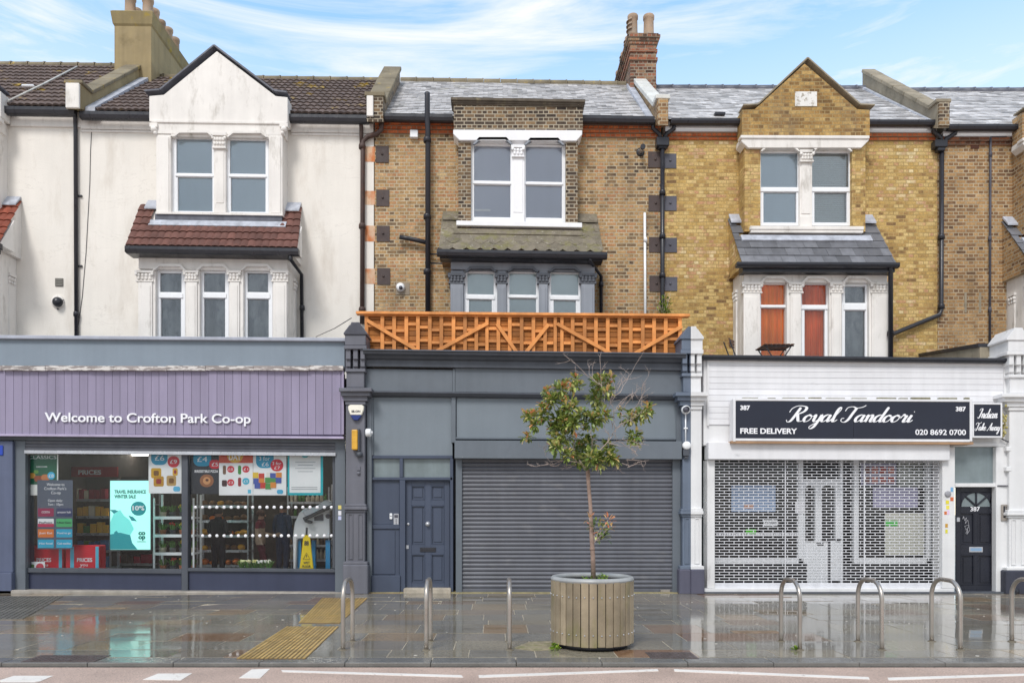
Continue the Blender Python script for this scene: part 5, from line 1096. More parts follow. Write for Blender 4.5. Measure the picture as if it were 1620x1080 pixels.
tiles = [((150, 24, 78), 'COSTA'), ((40, 52, 96), 'amazon hub'), (WH, 'PayPoint'), ((80, 176, 112), 'Uber Eats'), ((222, 122, 48), 'Just Eat'), ((40, 170, 206), 'Food to go'), ((40, 170, 206), 'Hot food'), ((40, 170, 206), 'Cash machine')]
for i, (c, s_) in enumerate(tiles):
    x = 60 + (i % 2) * 29; y = 803.5 + (i // 2) * 16.5; block(p, x, y, x + 25, y + 13, c, 15.178, 'tile', 1.2)
    if i == 2: block(p, x, y + 8, x + 25, y + 13, (196, 50, 90), 15.175, 'tile')
    w_ = min(21, len(s_) * 2.6); text(p, s_, x + 12.5 - w_ / 2, x + 12.5 + w_ / 2, y + 7.6, 3.4, 15.174, 'dkl' if i in (2, 3) else 'letter')
p = poster('screen', 'bright turquoise lit screen advertising a travel insurance winter sale', 'screen', 174, 760, 238, 869, TUR, 15.25, m='screenlit', thick=.05)
k = MB(); frame_around(k, 172.5, 758, 239.5, 870.5, 1.6, 15.245, .06); k.build('bezel', 'black', p)
text(p, 'TRAVEL INSURANCE', 181, 231, 780, 5.4, 15.248, 'tealtext', bold=.03); text(p, 'WINTER SALE', 181, 215, 787.5, 5.4, 15.248, 'tealtext', bold=.03)
k = MB(); k.ppoly([(174.2, 826), (180, 812), (190, 806), (196, 815), (205, 822), (212, 836), (206, 846), (209, 858), (218, 868.5), (174.2, 868.5)], 15.247, .002); k.build('picture', lamp('picture_pale_teal', lin((110, 208, 202)), .62), p)
k = MB(); k.ppoly([(174.2, 845), (190, 842), (206, 846), (209, 858), (217, 868.4), (174.2, 868.4)], 15.245, .0015); k.ppoly([(203, 815), (210, 817), (217, 824), (208, 823)], 15.245, .0015); k.ppoly([(174.2, 806), (182, 806), (187, 808), (180, 812)], 15.245, .0015); k.ppoly([(180, 842), (184, 839), (188, 843), (182, 846)], 15.2435, .001); k.build('picture', lamp('picture_dark_teal', lin((20, 128, 136)), .5), p)
block(p, 207, 793, 231, 815, (0, 160, 170), 15.248, 'badge', 10.9); text(p, '10%', 209.5, 228.5, 806.5, 7, 15.245, bold=.04)
for i in range(2): text(p, 'co' if i == 0 else 'op', 219, 230, 845.5 + i * 6.5, 7, 15.248, 'tealtext', bold=.05)
text(p, 'travel insurance', 217, 231, 857, 2.2, 15.248, 'tealtext')
for j, (a, c, l) in enumerate(((47, 99, 'left of the two red PRICES shopping bags by the window'), (103, 157, 'right of the two red PRICES shopping bags by the window'))):
    t = thing('shopping_bag', l, 'bag', (X((a + c) / 2, 15.5), 15.5, .2), 'red bags in the window'); Yb = 15.42
    k = MB(); k.pb(a, 862, c, 912, Yb, .28); k.build('bag_body', pal((208, 28, 48), .45), t, bev=.02)
    for e in ((a + 1, a + 5) if j == 0 else (a + 8, a + 14), (c - 6, c - 1)): k = MB(); k.pb(e[0], 864, e[1], 911, Yb - .003, .003); k.build('bag_stripe', pal((90, 186, 216), .45), t)
    if j == 0: text(t, 'PRICES', 58, 81, 888, 6.2, Yb - .001, bold=.02); text(t, 'you', 62, 76, 895, 5, Yb - .001); text(t, "'ll love", 60, 80, 900.5, 4, Yb - .001)
    else: text(t, 'PRICES', 122, 146, 888, 6.2, Yb - .001, bold=.02); text(t, 'you', 127, 139, 895, 5, Yb - .001); text(t, "'ll love", 125, 143, 900.5, 4, Yb - .001)
k = MB(); k.box(X(42, 15.3), X(165, 15.3), 15.3, 15.75, .05, .29); tag(k.build('window_shelf', dk, bev=.01), 'low dark shelf inside the window carrying the red bags', 'shelf')
p = poster('price_card', 'small white price card leaning on the left red bag', 'card', 41, 888, 71, 904.5, WH, 15.22); block(p, 57, 890.5, 69, 902, (200, 60, 80), 15.22, 'badge', 5.6); block(p, 44, 892, 54, 902, (110, 140, 90), 15.22, 'product_picture', 1.5)
k = MB()
for i in range(20):
    for y, x0, n in ((802, 309, 20), (847, 320.5, 19)):
        if i < n:
            x = x0 + i * (524.5 - x0) / (n - 1 if n == 19 else 19); k.lathe((X(x, 15.157), 15.157, Z(y, 15.157)), [(.033, .002), (.033, -.001), (0, -.001)], 12, 'y')
tag(k.build('glass_manifestation_dots', 'letter'), 'two rows of white warning dots stuck on the right shop window', 'window sticker')
# the white machine and the wet floor sign
mc = thing('checkout_machine', 'white self service machine with black arm seen from behind at the right of the window', 'machine', (X(496, 15.8), 15.8, 0)); Ym = 15.75
k = MB(); k.ppoly([(464, 905), (463, 850), (466, 826), (473, 811), (482, 803), (522, 803), (522, 851), (470, 852), (468, 905)], Ym, .5); k.build('body', pal((226, 228, 232), .35), mc, bev=.02)
k = MB(); k.ppoly([(477, 808), (502, 799), (514, 790), (522, 792), (528, 800), (526, 806), (497, 817), (486, 820)], Ym - .1, .35); k.build('head', pal((206, 210, 218), .35), mc, bev=.02)
k = MB(); k.bar(P(480, 821, Ym - .13), P(528, 799, Ym - .13), .05, .07); k.bar(P(482, 823, Ym - .13), P(494, 826, Ym - .13), .05, .06); k.build('arm', 'black', mc, bev=.01)
k = MB(); k.pb(470, 854, 476, 903, Ym + .1, .1); k.pb(493, 854, 499, 903, Ym + .25, .1); k.pb(515, 854, 522, 903, Ym + .1, .1); k.build('leg', pal((40, 150, 210), .4), mc)
k = MB(); k.lathe(P(519, 816, Ym - .01), [(.05, 0), (.05, -.03), (0, -.03)], 10, 'y'); k.pb(497, 813, 511, 823, Ym - .03, .03); k.build('bracket', 'plategrey', mc)
wf = thing('wet_floor_sign', 'yellow wet floor cone sign standing before the white machine', 'floor sign', (X(485, 15.42), 15.42, .02)); Yf = 15.36
k = MB(); k.ppoly([(473.5, 901), (480, 846), (490, 846), (496, 901)], Yf, .03); k.build('front_board', pal((236, 206, 20), .4), wf, bev=.006)
k = MB(); k.ppoly([(474, 901), (480, 846), (490, 846), (495.5, 901)], Yf + .2, .03); k.build('back_board', pal((236, 206, 20), .4), wf)
k = MB(); k.tube([P(485, 847, Yf + .08), P(485.3, 834, Yf + .08)], .022, 8); k.build('handle', 'black', wf)
k = MB(); frame = [(485, 874), (479.5, 884), (490.5, 884)]
for i in range(3): k.bar(P(*frame[i], Yf - .002), P(*frame[(i + 1) % 3], Yf - .002), .003, .018, 0, (0, 1, 0))
k.pb(484.4, 877, 485.6, 881, Yf - .003, .003); k.build('warning_triangle', 'dkl', wf)
text(wf, 'WET', 480, 490, 891.5, 4, Yf - .001, 'dkl', bold=.02); text(wf, 'FLOOR', 478.5, 491.5, 897, 3.6, Yf - .001, 'dkl', bold=.02); text(wf, '88', 481.5, 488.5, 862, 7, Yf - .001, 'dkl', bold=.03)
# shoppers
def person(label, x, y, turn, height, joints, colours, hair, grp='shoppers inside the supermarket'):
    """continuous skinned body; joints: name -> (x, y, z) on a 1.75 m figure facing -y; colours by height"""
    t = thing('person', label, 'person', (x, y, .03), grp); s = height / 1.75
    J = {'pel': (0, 0, .95), 'waist': (0, .0, 1.08), 'chest': (0, .0, 1.28), 'neck': (0, -.005, 1.46), 'head': (0, -.02, 1.56), 'crown': (0, -.015, 1.68),
         'shl': (-.17, 0, 1.4), 'ell': (-.23, .02, 1.13), 'wrl': (-.22, -.1, .9), 'hal': (-.22, -.13, .82), 'shr': (.17, 0, 1.4), 'elr': (.23, .02, 1.13), 'wrr': (.22, -.1, .9), 'har': (.22, -.13, .82),
         'hipl': (-.09, 0, .9), 'knl': (-.1, -.02, .5), 'anl': (-.1, .03, .09), 'tol': (-.11, -.13, .04), 'hipr': (.09, 0, .9), 'knr': (.1, -.02, .5), 'anr': (.1, .03, .09), 'tor': (.11, -.13, .04)}
    J.update(joints); names = list(J); RAD = dict(pel=.15, waist=.145, chest=.155, neck=.06, head=.088, crown=.075, shl=.07, ell=.052, wrl=.036, hal=.03, shr=.07, elr=.052, wrr=.036, har=.03, hipl=.095, knl=.068, anl=.05, tol=.04, hipr=.095, knr=.068, anr=.05, tor=.04)
    E = [('pel', 'waist'), ('waist', 'chest'), ('chest', 'neck'), ('neck', 'head'), ('head', 'crown')]
    for q in 'lr': E += [('chest', 'sh' + q), ('sh' + q, 'el' + q), ('el' + q, 'wr' + q), ('wr' + q, 'ha' + q), ('pel', 'hip' + q), ('hip' + q, 'kn' + q), ('kn' + q, 'an' + q), ('an' + q, 'to' + q)]
    V = [tuple(c * s for c in J[n]) for n in names]; ee = [(names.index(a), names.index(b)) for a, b in E]; rr = [RAD[n] * s for n in names]
    for q in 'lr':                                          # fingers and thumb, each its own short chain from the palm
        h = Vector(J['ha' + q]); w = Vector(J['wr' + q]); d = (h - w).normalized(); u = d.cross(Vector((1, 0, 0))).normalized(); i0 = names.index('ha' + q)
        for f in range(5):
            sp = (-.034, -.016, .0, .016, .034)[f]; L_ = (.055, .075, .085, .078, .06)[f]; b = h + u * sp + d * (.03 if f else .0); e = b + d * L_ * .55 + u * (-.02 if f == 0 else 0); g = e + d * L_ * .4 + Vector((-.012 if q == 'r' else .012, 0, 0))
            n = len(V); V += [tuple(c * s for c in p) for p in (b, e, g)]; rr += [.011 * s, .009 * s, .0075 * s]; ee += [(i0, n), (n, n + 1), (n + 1, n + 2)]
    me = bpy.data.meshes.new('body'); me.from_pydata(V, ee, []); o = bpy.data.objects.new('body', me); COL.objects.link(o)
    o.modifiers.new('skin', 'SKIN').use_smooth_shade = True
    if not me.skin_vertices: me.skin_vertices.new(name='')
    for i, r in enumerate(rr): me.skin_vertices[0].data[i].radius = (r, r * (.78 if i < 3 else 1)); 
    me.skin_vertices[0].data[0].use_root = True
    o.modifiers.new('sub', 'SUBSURF').levels = 1; o.modifiers['sub'].render_levels = 2
    bpy.context.view_layer.update(); m2 = bpy.data.meshes.new_from_object(o.evaluated_get(bpy.context.evaluated_depsgraph_get())); bpy.data.objects.remove(o); m2.name = 'body'
    o = bpy.data.objects.new('body', m2); COL.objects.link(o); o.parent = t; o.rotation_euler = (0, 0, turn); ORG[o] = ORG[t]
    for p in m2.polygons: p.use_smooth = True
    n = NT('clothes_' + label.split()[0] + '_' + label.split()[1]); tc = n.n('ShaderNodeTexCoord'); sp = n.n('ShaderNodeSeparateXYZ'); n.l(tc.outputs['Object'], sp.inputs[0])
    z = n.math('ADD', n.math('MULTIPLY', sp.outputs[2], 1 / (1.75 * s)), n.rng(n.noise(9), .3, .7, -.01, .01)); col = n.ramp(z, [(p_, lin(c)) for p_, c in colours], 'CONSTANT'); col = n.scale(col, n.rng(n.noise(14, 4), .3, .7, .75, 1.2))
    m2.materials.clear(); m2.materials.append(n.done(col, .8, 0, .3))
    # face and hair
    k = MB(); hd = Vector(J['head']) * s; base = Vector((x, y, .03)); ca, sa = math.cos(turn), math.sin(turn); rot = lambda p: base + Vector((p[0] * ca - p[1] * sa, p[0] * sa + p[1] * ca, p[2]))
    k.ball(rot(hd + Vector((0, -.098 * s, .0))), (.014, .02, .024)); [k.ball(rot(hd + Vector((q * .088 * s, 0, .0))), (.016, .022, .032)) for q in (-1, 1)]
    k.build('nose_and_ears', pal((196, 150, 124), .6), t, tilt=False)
    k = MB(); [k.ball(rot(hd + Vector((q * .034 * s, -.084 * s, .03))), (.012, .008, .008)) for q in (-1, 1)]; k.ball(rot(hd + Vector((0, -.084 * s, -.045))), (.024, .008, .006)); k.build('eyes_and_mouth', pal((60, 40, 38), .5), t, tilt=False)
    k = MB(); c = rot(hd + Vector((0, .014, .055 * s))); n_, m_ = 14, 7
    for i in range(m_ + 1):
        th = math.pi * .62 * i / m_
        for j in range(n_): a = 2 * math.pi * j / n_; k.v.append((c.x + .104 * s * math.sin(th) * math.cos(a), c.y + .112 * s * math.sin(th) * math.sin(a), c.z + .095 * s * math.cos(th) - (.03 if i > 5 else 0)))
    for i in range(m_):
        for j in range(n_): q = (j + 1) % n_; k.face([i * n_ + j, i * n_ + q, (i + 1) * n_ + q, (i + 1) * n_ + j], 0, True)
    k.build('hair', pal(hair, .7), t, tilt=False)
    return t
person('dark coated shopper standing with back to the window before the bread', X(345, 16.6), 16.6, math.pi - .3, 1.72, {'wrl': (-.14, -.24, 1.12), 'hal': (-.1, -.32, 1.14), 'wrr': (.14, -.24, 1.1), 'har': (.1, -.32, 1.12)}, [(0, (30, 30, 34)), (.06, (34, 36, 44)), (.48, (36, 36, 42)), (.84, (150, 110, 92))], (34, 28, 28))
person('shopper in cream top and burgundy trousers seen side on', X(412, 17.2), 17.2, math.pi * .5, 1.66, {'knl': (-.1, -.14, .5), 'anl': (-.1, -.16, .09), 'tol': (-.11, -.31, .04), 'anr': (.1, .18, .11), 'tor': (.11, .04, .05), 'wrr': (.18, -.26, 1.08), 'har': (.17, -.34, 1.1)}, [(0, (210, 208, 206)), (.05, (96, 30, 46)), (.5, (206, 180, 156)), (.72, (120, 40, 56)), (.84, (190, 150, 126))], (70, 44, 36))
person('tall shopper in a long blue coat standing behind the dots', X(447, 17.5), 17.5, math.pi * .85, 1.84, {}, [(0, (30, 30, 36)), (.12, (44, 62, 92)), (.84, (180, 140, 118))], (46, 38, 34))
# --- dark grey shop in the middle
TILT, XREF = .013, X(830, 15)
k = MB(); zt, zb = ZT(830, 560, 15), ZT(830, 584, 15); h_ = zt - zb
pr = [(14.7, zt), (14.68, zt - h_ * .1), (14.72, zt - h_ * .12), (14.73, zt - h_ * .28), (14.8, zt - h_ * .36), (14.84, zt - h_ * .5), (14.9, zt - h_ * .58), (14.9, zb), (15.3, zb), (15.3, zt)]
k.prism(pr, 'x', X(578, 15), X(1080, 15)); k.build('cornice', 'cornice', hB, bev=.006)
k = MB(); k.pb(578, 584, 716, 622, 14.98, .3); k.pb(720, 584, 1080, 622, 14.98, .3); k.pb(716, 583.5, 720, 622.5, 14.965, .3); k.build('fascia_panel', 'shopgrey', hB, bev=.005)
k = MB(); zt, zb = ZT(830, 622, 15), ZT(830, 630, 15); k.prism([(14.93, zt), (14.9, zt - .03), (14.95, zb + .02), (15.02, zb), (15.3, zb), (15.3, zt)], 'x', X(585, 15), X(1078, 15)); k.build('ledge_mould', 'cornice', hB)
TILT, XREF = .004, X(830, 15)
each('upper_panel', 'shopgrey2', hB, ((588, 628, 716, 721, 15.06, .2), (722, 628, 1072, 696, 15.05, .2)), 0, 0)
each('frame_post', 'shopgrey', hB, ((580, 622, 588, 938, 15.0, .3), (714, 628, 721, 700, 15.0, .3), (1070, 628, 1079, 700, 15.0, .3), (721, 692, 1070, 695, 15.0, .2), (588, 628, 590.5, 720, 15.02, .1)), 0, 0)
k = MB(); k.pb(719, 697, 1079, 725.5, 14.8, .35); k.build('shutter_box', 'shopgrey', hB, bev=.008)
each('shutter_guide', 'shopgrey', hB, ((721, 725.5, 731, 939), (1064, 725.5, 1077, 939)), 14.98, .25)
TILT = 0.0
k = MB(); ribbed(k, X(729, 15.05), X(1066, 15.05), Z(936.5, 15.05), Z(724, 15.05), 15.05, .0845, .02); sh = k.build('shutter', 'shutter', hB, recalc=False)
k = MB(); k.pb(730, 931, 1065, 938, 15.02, .05); k.build('bottom_rail', 'shutter', sh, bev=.005)
k = MB(); k.pb(1045, 932, 1060, 936.5, 14.99, .03); k.build('lock_hasp', 'steel', sh, bev=.004)
# door set
k = MB(); k.pb(588, 720, 716, 725, 15.04, .2); k.pb(588, 754.5, 716, 759, 15.04, .2); k.pb(632, 725, 637.5, 754.5, 15.04, .2); k.pb(632, 759, 641, 938, 15.04, .2); k.pb(712, 725, 717, 938, 15.04, .2); k.pb(588, 725, 590, 754.5, 15.05, .2); k.pb(641, 759, 712, 761, 15.08, .15); k.build('door_frame', 'navy', hB, bev=.006)
each('transom_window', 'frosted', hB, ((589.5, 724.5, 632.5, 755), (637, 724.5, 712.5, 755)), 15.12, .02, 0)
k = MB(); k.pb(588, 759, 632, 829, 15.1, .1); k.pb(588, 829, 632, 836, 15.07, .13); k.pb(588, 836, 632, 911, 15.1, .1); k.pb(591, 839, 625, 908, 15.085, .02); k.build('side_panel', 'navy', hB, bev=.005)
k = MB(); k.pb(586, 910, 633, 938, 15.0, .2); k.build('plinth', 'navy', hB, bev=.008)
d = MB(); Yd = 15.13; xs = (641.5, 650.8, 672.3, 681.9, 702.9, 711.5); ys = (761, 767.7, 790.2, 799.3, 860.8, 876.4, 921.2, 930)
for i in (0, 2, 4): d.pb(xs[i], ys[0], xs[i + 1], ys[-1], Yd, .045)
for i in (0, 2, 4, 6):
    for j in (1, 3): d.pb(xs[j], ys[i], xs[j + 1], ys[i + 1], Yd, .045)
for i in (1, 3, 5):
    for j in (1, 3):
        a, b, c, e = xs[j], ys[i], xs[j + 1], ys[i + 1]; d.pb(a, b, c, e, Yd + .03, .012); frame_around(d, a, b, c, e, 1.3, Yd - .006, .02); d.pb(a + 4, b + 4, c - 4, e - 4, Yd + .016, .02)
do = d.build('door', 'navy', hB, bev=.004)
k = MB(); k.lathe((X(676.7, Yd), Yd, Z(828.4, Yd)), [(.05, 0), (.05, -.008), (.014, -.012), (.014, -.03), (.04, -.045), (.036, -.065), (0, -.072)], 16, 'y'); k.build('knob', 'alu', do)
k = MB(); k.pb(664.5, 865.5, 689.5, 872.5, Yd - .015, .02); k.pb(667, 867, 687, 870.5, Yd - .02, .01); k.build('letterbox', 'black', do, bev=.004)
k = MB(); k.lathe((X(645.8, Yd), Yd, Z(828.6, Yd)), [(.028, 0), (.028, -.012), (0, -.015)], 12, 'y'); k.build('lock', 'alu', do); k = MB(); k.pb(642.5, 862, 646.5, 867.5, Yd - .012, .014); k.build('lock', 'alu', do)
k = MB(); k.pb(622.5, 812, 631, 830, 15.075, .03); tag(k.build('intercom', 'alu', bev=.006), 'silver door entry panel left of the navy panelled door', 'door entry panel')
k = MB(); k.pb(623.8, 814, 629.6, 818.5, 15.071, .005)
for i in range(3): k.lathe((X(626.8, 15.075), 15.075, Z(821.5 + i * 3, 15.075)), [(.011, 0), (.011, -.006), (0, -.007)], 8, 'y')
k.build('buttons', 'plategrey', bpy.data.objects['intercom'])
k = MB(); k.pb(616.3, 811.5, 620.6, 821, 15.075, .03); b_ = tag(k.build('doorbell', 'upvc', bev=.008), 'small white doorbell beside the silver entry panel', 'doorbell')
k = MB(); k.lathe((X(618.4, 15.07), 15.075, Z(816, 15.07)), [(.012, 0), (.012, -.005), (0, -.006)], 10, 'y'); k.build('button', 'plategrey', b_)
k = MB(); k.box(X(640, 15.1), X(714, 15.1), 14.93, 15.3, -.03, .09); k.build('door_step', paint('worn_pale_step', (184, 174, 158), .7, var=.25, scale=6, dirt=(120, 110, 96), da=(.5, .65), ds=6), hB, bev=.012)
k = MB(); k.box(X(584, 15), X(716, 15), 14.95, 15.4, -.05, .012); k.box(X(716, 15), X(1116, 15), 14.9, 15.4, -.05, .012); k.build('sill_strip', paint('mossy_sill', (150, 140, 104), .8, var=.25, scale=6), hB)
flatroof(hB, X(548, 15), X(1093, 15), 4.2)
k = MB(); k.pb(583, 622, 1078, 800, 15.35, .1); k.pb(583, 622, 1078, 940, 15.47, .1); k.build('back_wall', 'cornice', hB)
pilaster(562, 0, 14.85, [(hB, 'pier', 530, 600)], 'pier')
pilaster(1095, 7, 14.85, [(hB, 'pierblue', 1060, 1093), (hC, 'pierwhite', 1093.01, 1130)], paint('purple_grey_base', (88, 88, 104), .5, var=.1, bump=.3))
pilaster(1612, 9, 14.85, [(hC, 'pierwhite', 1580, 1650)], paint('black_chipped_base', (56, 58, 70), .5, var=.2, dirt=(200, 190, 160), da=(.66, .7), dm=.7, ds=10, bump=.3))
# small things on the piers
al = thing('alarm_box', 'white shield shaped alarm box with blue foot on the dark pier', 'alarm box', (X(563, 14.8), 14.8, Z(664, 14.8))); Yp = 14.78
sh_ = [(550.5, 642), (554, 640), (572, 640), (575.5, 642), (575, 648), (571, 658), (566, 664.5), (560, 664.5), (555, 658), (551, 648)]
k = MB(); k.ppoly([p for p in sh_ if p[1] < 655] + [], Yp, .07); k.v = []; k.f = []; k.t = []; k.s = []
k.ppoly([(550.5, 642), (554, 640), (572, 640), (575.5, 642), (575, 648), (571.8, 656), (554.2, 656), (551, 648)], Yp, .08); k.build('cover', pal((240, 236, 222), .4), al, bev=.012)
k = MB(); k.ppoly([(554.2, 656.2), (571.8, 656.2), (570.5, 659), (566, 664.5), (560, 664.5), (555.5, 659)], Yp + .004, .075); k.build('lens', pal((40, 58, 120), .3), al, bev=.01)
text(al, 'SE-ON', 556, 570, 652, 3.4, Yp - .001, 'dkl', bold=.03)
lt = thing('bulkhead_lamp', 'long yellowed wall lamp on the dark pier below the alarm box', 'wall lamp', (X(560, 14.8), 14.8, Z(712, 14.8)))
k = MB(); k.pb(556, 679, 565.5, 711, 14.72, .13); k.build('lens', paint('yellowed_plastic', (214, 164, 60), .4, var=.15, scale=8), lt, bev=.02, seg=2)
k = MB(); k.pb(565.5, 678, 568.5, 713, 14.76, .1); k.lathe((X(569, 14.83), 14.8, Z(718, 14.83)), [(0, -.06), (.06, -.05), (.06, .03), (0, .05)], 12); k.build('bracket', 'cornice', lt)
k = MB(); k.tube([(X(578.5, 14.8), 14.82, Z(684, 14.8)), (X(587, 14.8), 14.82, Z(684, 14.8))], .08, 14); k.tube([(X(587, 14.8), 14.82, Z(684, 14.8)), (X(589.5, 14.8), 14.82, Z(684, 14.8))], .035, 10); tag(k.build('sensor', 'upvc', bev=.012), 'white cylindrical sensor on the side of the dark pier beside the yellowed lamp', 'sensor')
k = MB(); k.pb(564.5, 737, 570, 744, 14.83, .03); k.lathe((X(567, 14.82), 14.84, Z(748, 14.82)), [(.035, 0), (.035, -.025), (0, -.03)], 10, 'y'); tag(k.build('old_switch', 'pier', bev=.006), 'old painted-over fitting low on the dark pier', 'switch')
sg = thing('security_light', 'white round lights joined by a conduit on the half grey half white pilaster', 'security light', (X(1085, 14.8), 14.8, Z(712, 14.8)))
k = MB(); k.lathe((X(1085, 14.8), 14.83, Z(648, 14.8)), [(.085, 0), (.085, -.06), (.06, -.1)], 18, 'y'); k.lathe((X(1086, 14.8), 14.83, Z(704.5, 14.8)), [(.08, 0), (.08, -.07), (.06, -.09), (0, -.09)], 18, 'y'); k.build('housing', 'upvc', sg)
k = MB(); k.ball((X(1085, 14.7), 14.72, Z(647.5, 14.7)), (.055, .05, .055), 12, 8); k.build('dome', 'plategrey', sg)
k = MB(); k.tube([(X(1085, 14.8), 14.82, Z(654, 14.8)), (X(1085, 14.8), 14.82, Z(698, 14.8))], .014, 8); k.pb(1082, 676, 1088, 678, 14.8, .03); k.build('conduit', 'upvc', sg)
k = MB(); k.pb(1081, 711, 1091, 721, 14.76, .08); k.pb(1083, 721, 1089, 725, 14.78, .05); k.build('control_box', 'cornice', sg, bev=.01)
cc = thing('dome_camera', 'black dome camera on a white plate, cream wall left of the drainpipe', 'camera', tuple(P(91, 490, YW)))
k = MB(); k.lathe(P(92, 477, YW - .001), [(.15, 0), (.15, -.03), (.12, -.05), (0, -.05)], 20, 'y'); k.build('back_plate', 'stucco', cc)
k = MB(); k.lathe(P(92, 478, YW - .05), [(.115, 0), (.11, -.05), (.08, -.1), (.03, -.125), (0, -.13)], 18, 'y'); k.build('dome', 'black', cc)
k = MB(); k.tube([P(83, 473, YW - .03), P(101, 475, YW - .03)], .015, 6); k.tube([P(91, 488, YW - .03), P(92, 489, YW - .03)], .02, 6); k.build('lug', 'plategrey', cc)
pipe(hA, [(X(500, YW), YW - .02, Z(533, YW)), (X(530, 16), 16, Z(519, 16)), (X(556, 15), 15, Z(503, 15))], .008, 'black', 'cable')
# --- orange timber screen on the middle shop
TILT, XREF = .008, X(830, 15.2); YF = 15.2
fe = thing('trellis_fence', 'orange stained timber screen with battens and diagonal braces above the dark grey shop', 'fence', (X(828, YF), YF, 4.2))
k = MB(); y = 500
while y < 566: k.pb(577, y, 1079, y + 7.5, YF + .05 + R.uniform(0, .006), .016, R.uniform(-1, 1)); y += 8.2
k.build('back_boards', 'fenceback', fe, bev=.004); k = MB(); k.pb(578, 499, 1078, 566, YF + .075, .01); k.build('back_sheet', paint('gap_shade_board', (70, 46, 30), .8), fe)  # dark sheet added behind to paint the shade in the gaps between boards
k = MB(); k.pb(563, 494, 1092, 498.2, YF - .07, .16, .3); k.pb(576, 498.2, 1080, 501.5, YF - .01, .05); k.build('top_rail', 'fence', fe, bev=.005)
bx = [579.7, 604.8, 623.5, 642.8, 661.1, 679.9, 698.2, 717.4, 735.7, 753.6, 770.4, 788.5, 806.5, 825.3, 843.9, 862.4, 878.5, 889, 906, 925, 943, 961.6, 980, 998, 1017, 1035, 1053.4, 1076]
for i, x in enumerate(bx): k = MB(); w = 2.6 if x in (770.4, 878.5, 889) else 2.9; k.pb(x - w, 500, x + w, 566, YF - .002, .05, R.uniform(-1, 1)); k.build('batten', 'fence', fe, bev=.003)
k = MB()
for i in range(len(bx) - 1):
    if bx[i + 1] - bx[i] < 12: continue
    o_ = (i % 3) * 4
    for y in (512 + o_ + R.uniform(-2, 2), 538 + (4 if i % 2 else 0) - o_ * .4 + R.uniform(-2, 2)): k.pb(bx[i] + 2.9, y, bx[i + 1] - 2.9, y + 4.6, YF + .006, .04, R.uniform(-1, 1))
k.build('noggings', 'fence', fe, bev=.003)
for a, b, c, d_ in ((581, 507, 670, 560), (683, 560, 772, 511), (786, 512, 820, 561), (829, 561, 868, 513), (881, 512, 973, 563), (996, 564, 1079, 516)):
    k = MB(); k.bar(P(a, b, YF - .022), P(c, d_, YF - .022), .035, .07, R.uniform(-.2, .5), (0, 0, 1)); k.build('brace', 'fence', fe, bev=.003)
TILT = 0.0
# --- white takeaway
TILT, XREF = .012, X(1355, 15)
k = MB(); k.pb(1112, 563.5, 1597, 568, 14.82, .25); k.pb(1113, 568, 1596, 571, 14.85, .2); k.build('roof_gutter', 'black', hC, bev=.01)
TILT = .005
k = MB(); y = 570
while y < 672: k.pb(1121, y, 1592, y + 9.1, 14.96 + R.uniform(0, .004), .03, R.uniform(-1, 1)); y += 9.35
k.build('cladding', 'cladding', hC, bev=.006)
k = MB(); k.pb(1113, 570, 1594, 705, 14.985, .3); k.pb(1119, 570, 1121.5, 673, 14.94, .05); k.pb(1588, 570, 1592, 640, 14.94, .05); k.build('fascia_back', 'pierwhite', hC)
k = MB(); k.pb(1121, 700, 1503, 727, 14.8, .3); k.build('shutter_box', 'cladding', hC, bev=.008)
sn = thing('shop_sign', 'long black sign with white cursive lettering over the takeaway', 'sign', (X(1350, 14.75), 14.75, Z(698, 14.75))); Yn = 14.68
k = MB(); frame_around(k, 1160, 630.5, 1538.5, 698, 4, Yn, .24); k.pb(1163, 634, 1536, 695, Yn + .03, .2); k.build('sign_frame', 'cladding', sn, bev=.006)
k = MB(); k.pb(1164, 634.5, 1350, 694, Yn + .012, .02); k.pb(1350.6, 634.5, 1535, 694, Yn + .012, .02); k.build('sign_face', 'signblack', sn)
k = MB(); x = 1175
while x < 1530: w = R.uniform(6, 40); k.pb(x, 629 + R.uniform(-.8, .4), min(x + w, 1534), 631.5, Yn + R.uniform(0, .06), .06); x += w + R.uniform(0, 18)
k.build('moss', paint('grimy_moss', (124, 120, 96), .95, var=.4, scale=20, bump=.6), sn)
k = MB(); k.pb(1157, 698, 1540, 701.5, Yn + .01, .22); k.build('timber_base', 'woodtrim', sn)
Yt = Yn + .01
text(sn, '387', 1171, 1186.5, 648, 7, Yt, bold=.035); text(sn, '387', 1512, 1528, 650, 7, Yt, bold=.035)
text(sn, 'FREE DELIVERY', 1171, 1261, 685.5, 8.6, Yt, bold=.03); text(sn, '020 8692 0700', 1448, 1528, 687.5, 8.6, Yt, bold=.018)
script(sn, 'Royal Tandoori', 1244, 1447, 667, 11.2, Yt, w0=.09, w1=.32)
s2 = thing('shop_sign', 'small black takeaway sign right of the long black sign', 'sign', (X(1563, 14.8), 14.8, Z(691, 14.8)))
k = MB(); frame_around(k, 1538.6, 637, 1586, 692, 2.6, Yn + .02, .2); k.pb(1541, 639.5, 1584, 690, Yn + .05, .15); k.build('sign_frame', 'cladding', s2, bev=.005)
k = MB(); k.pb(1541, 639.5, 1583.5, 689.5, Yn + .03, .02); k.build('sign_face', 'signblack', s2)
script(s2, 'Indian', 1546, 1578, 661, 7, Yn + .028, w0=.12, w1=.34); script(s2, 'Take Away', 1542, 1582, 680.5, 5.6, Yn + .028, w0=.13, w1=.36)
k = MB()
for i in range(40): k.ball((X(1588 + R.uniform(-1.5, 3), 14.8), 14.8 + R.uniform(-.05, .1), Z(R.uniform(640, 690), 14.8)), (.025, .025, .03), 6, 4)
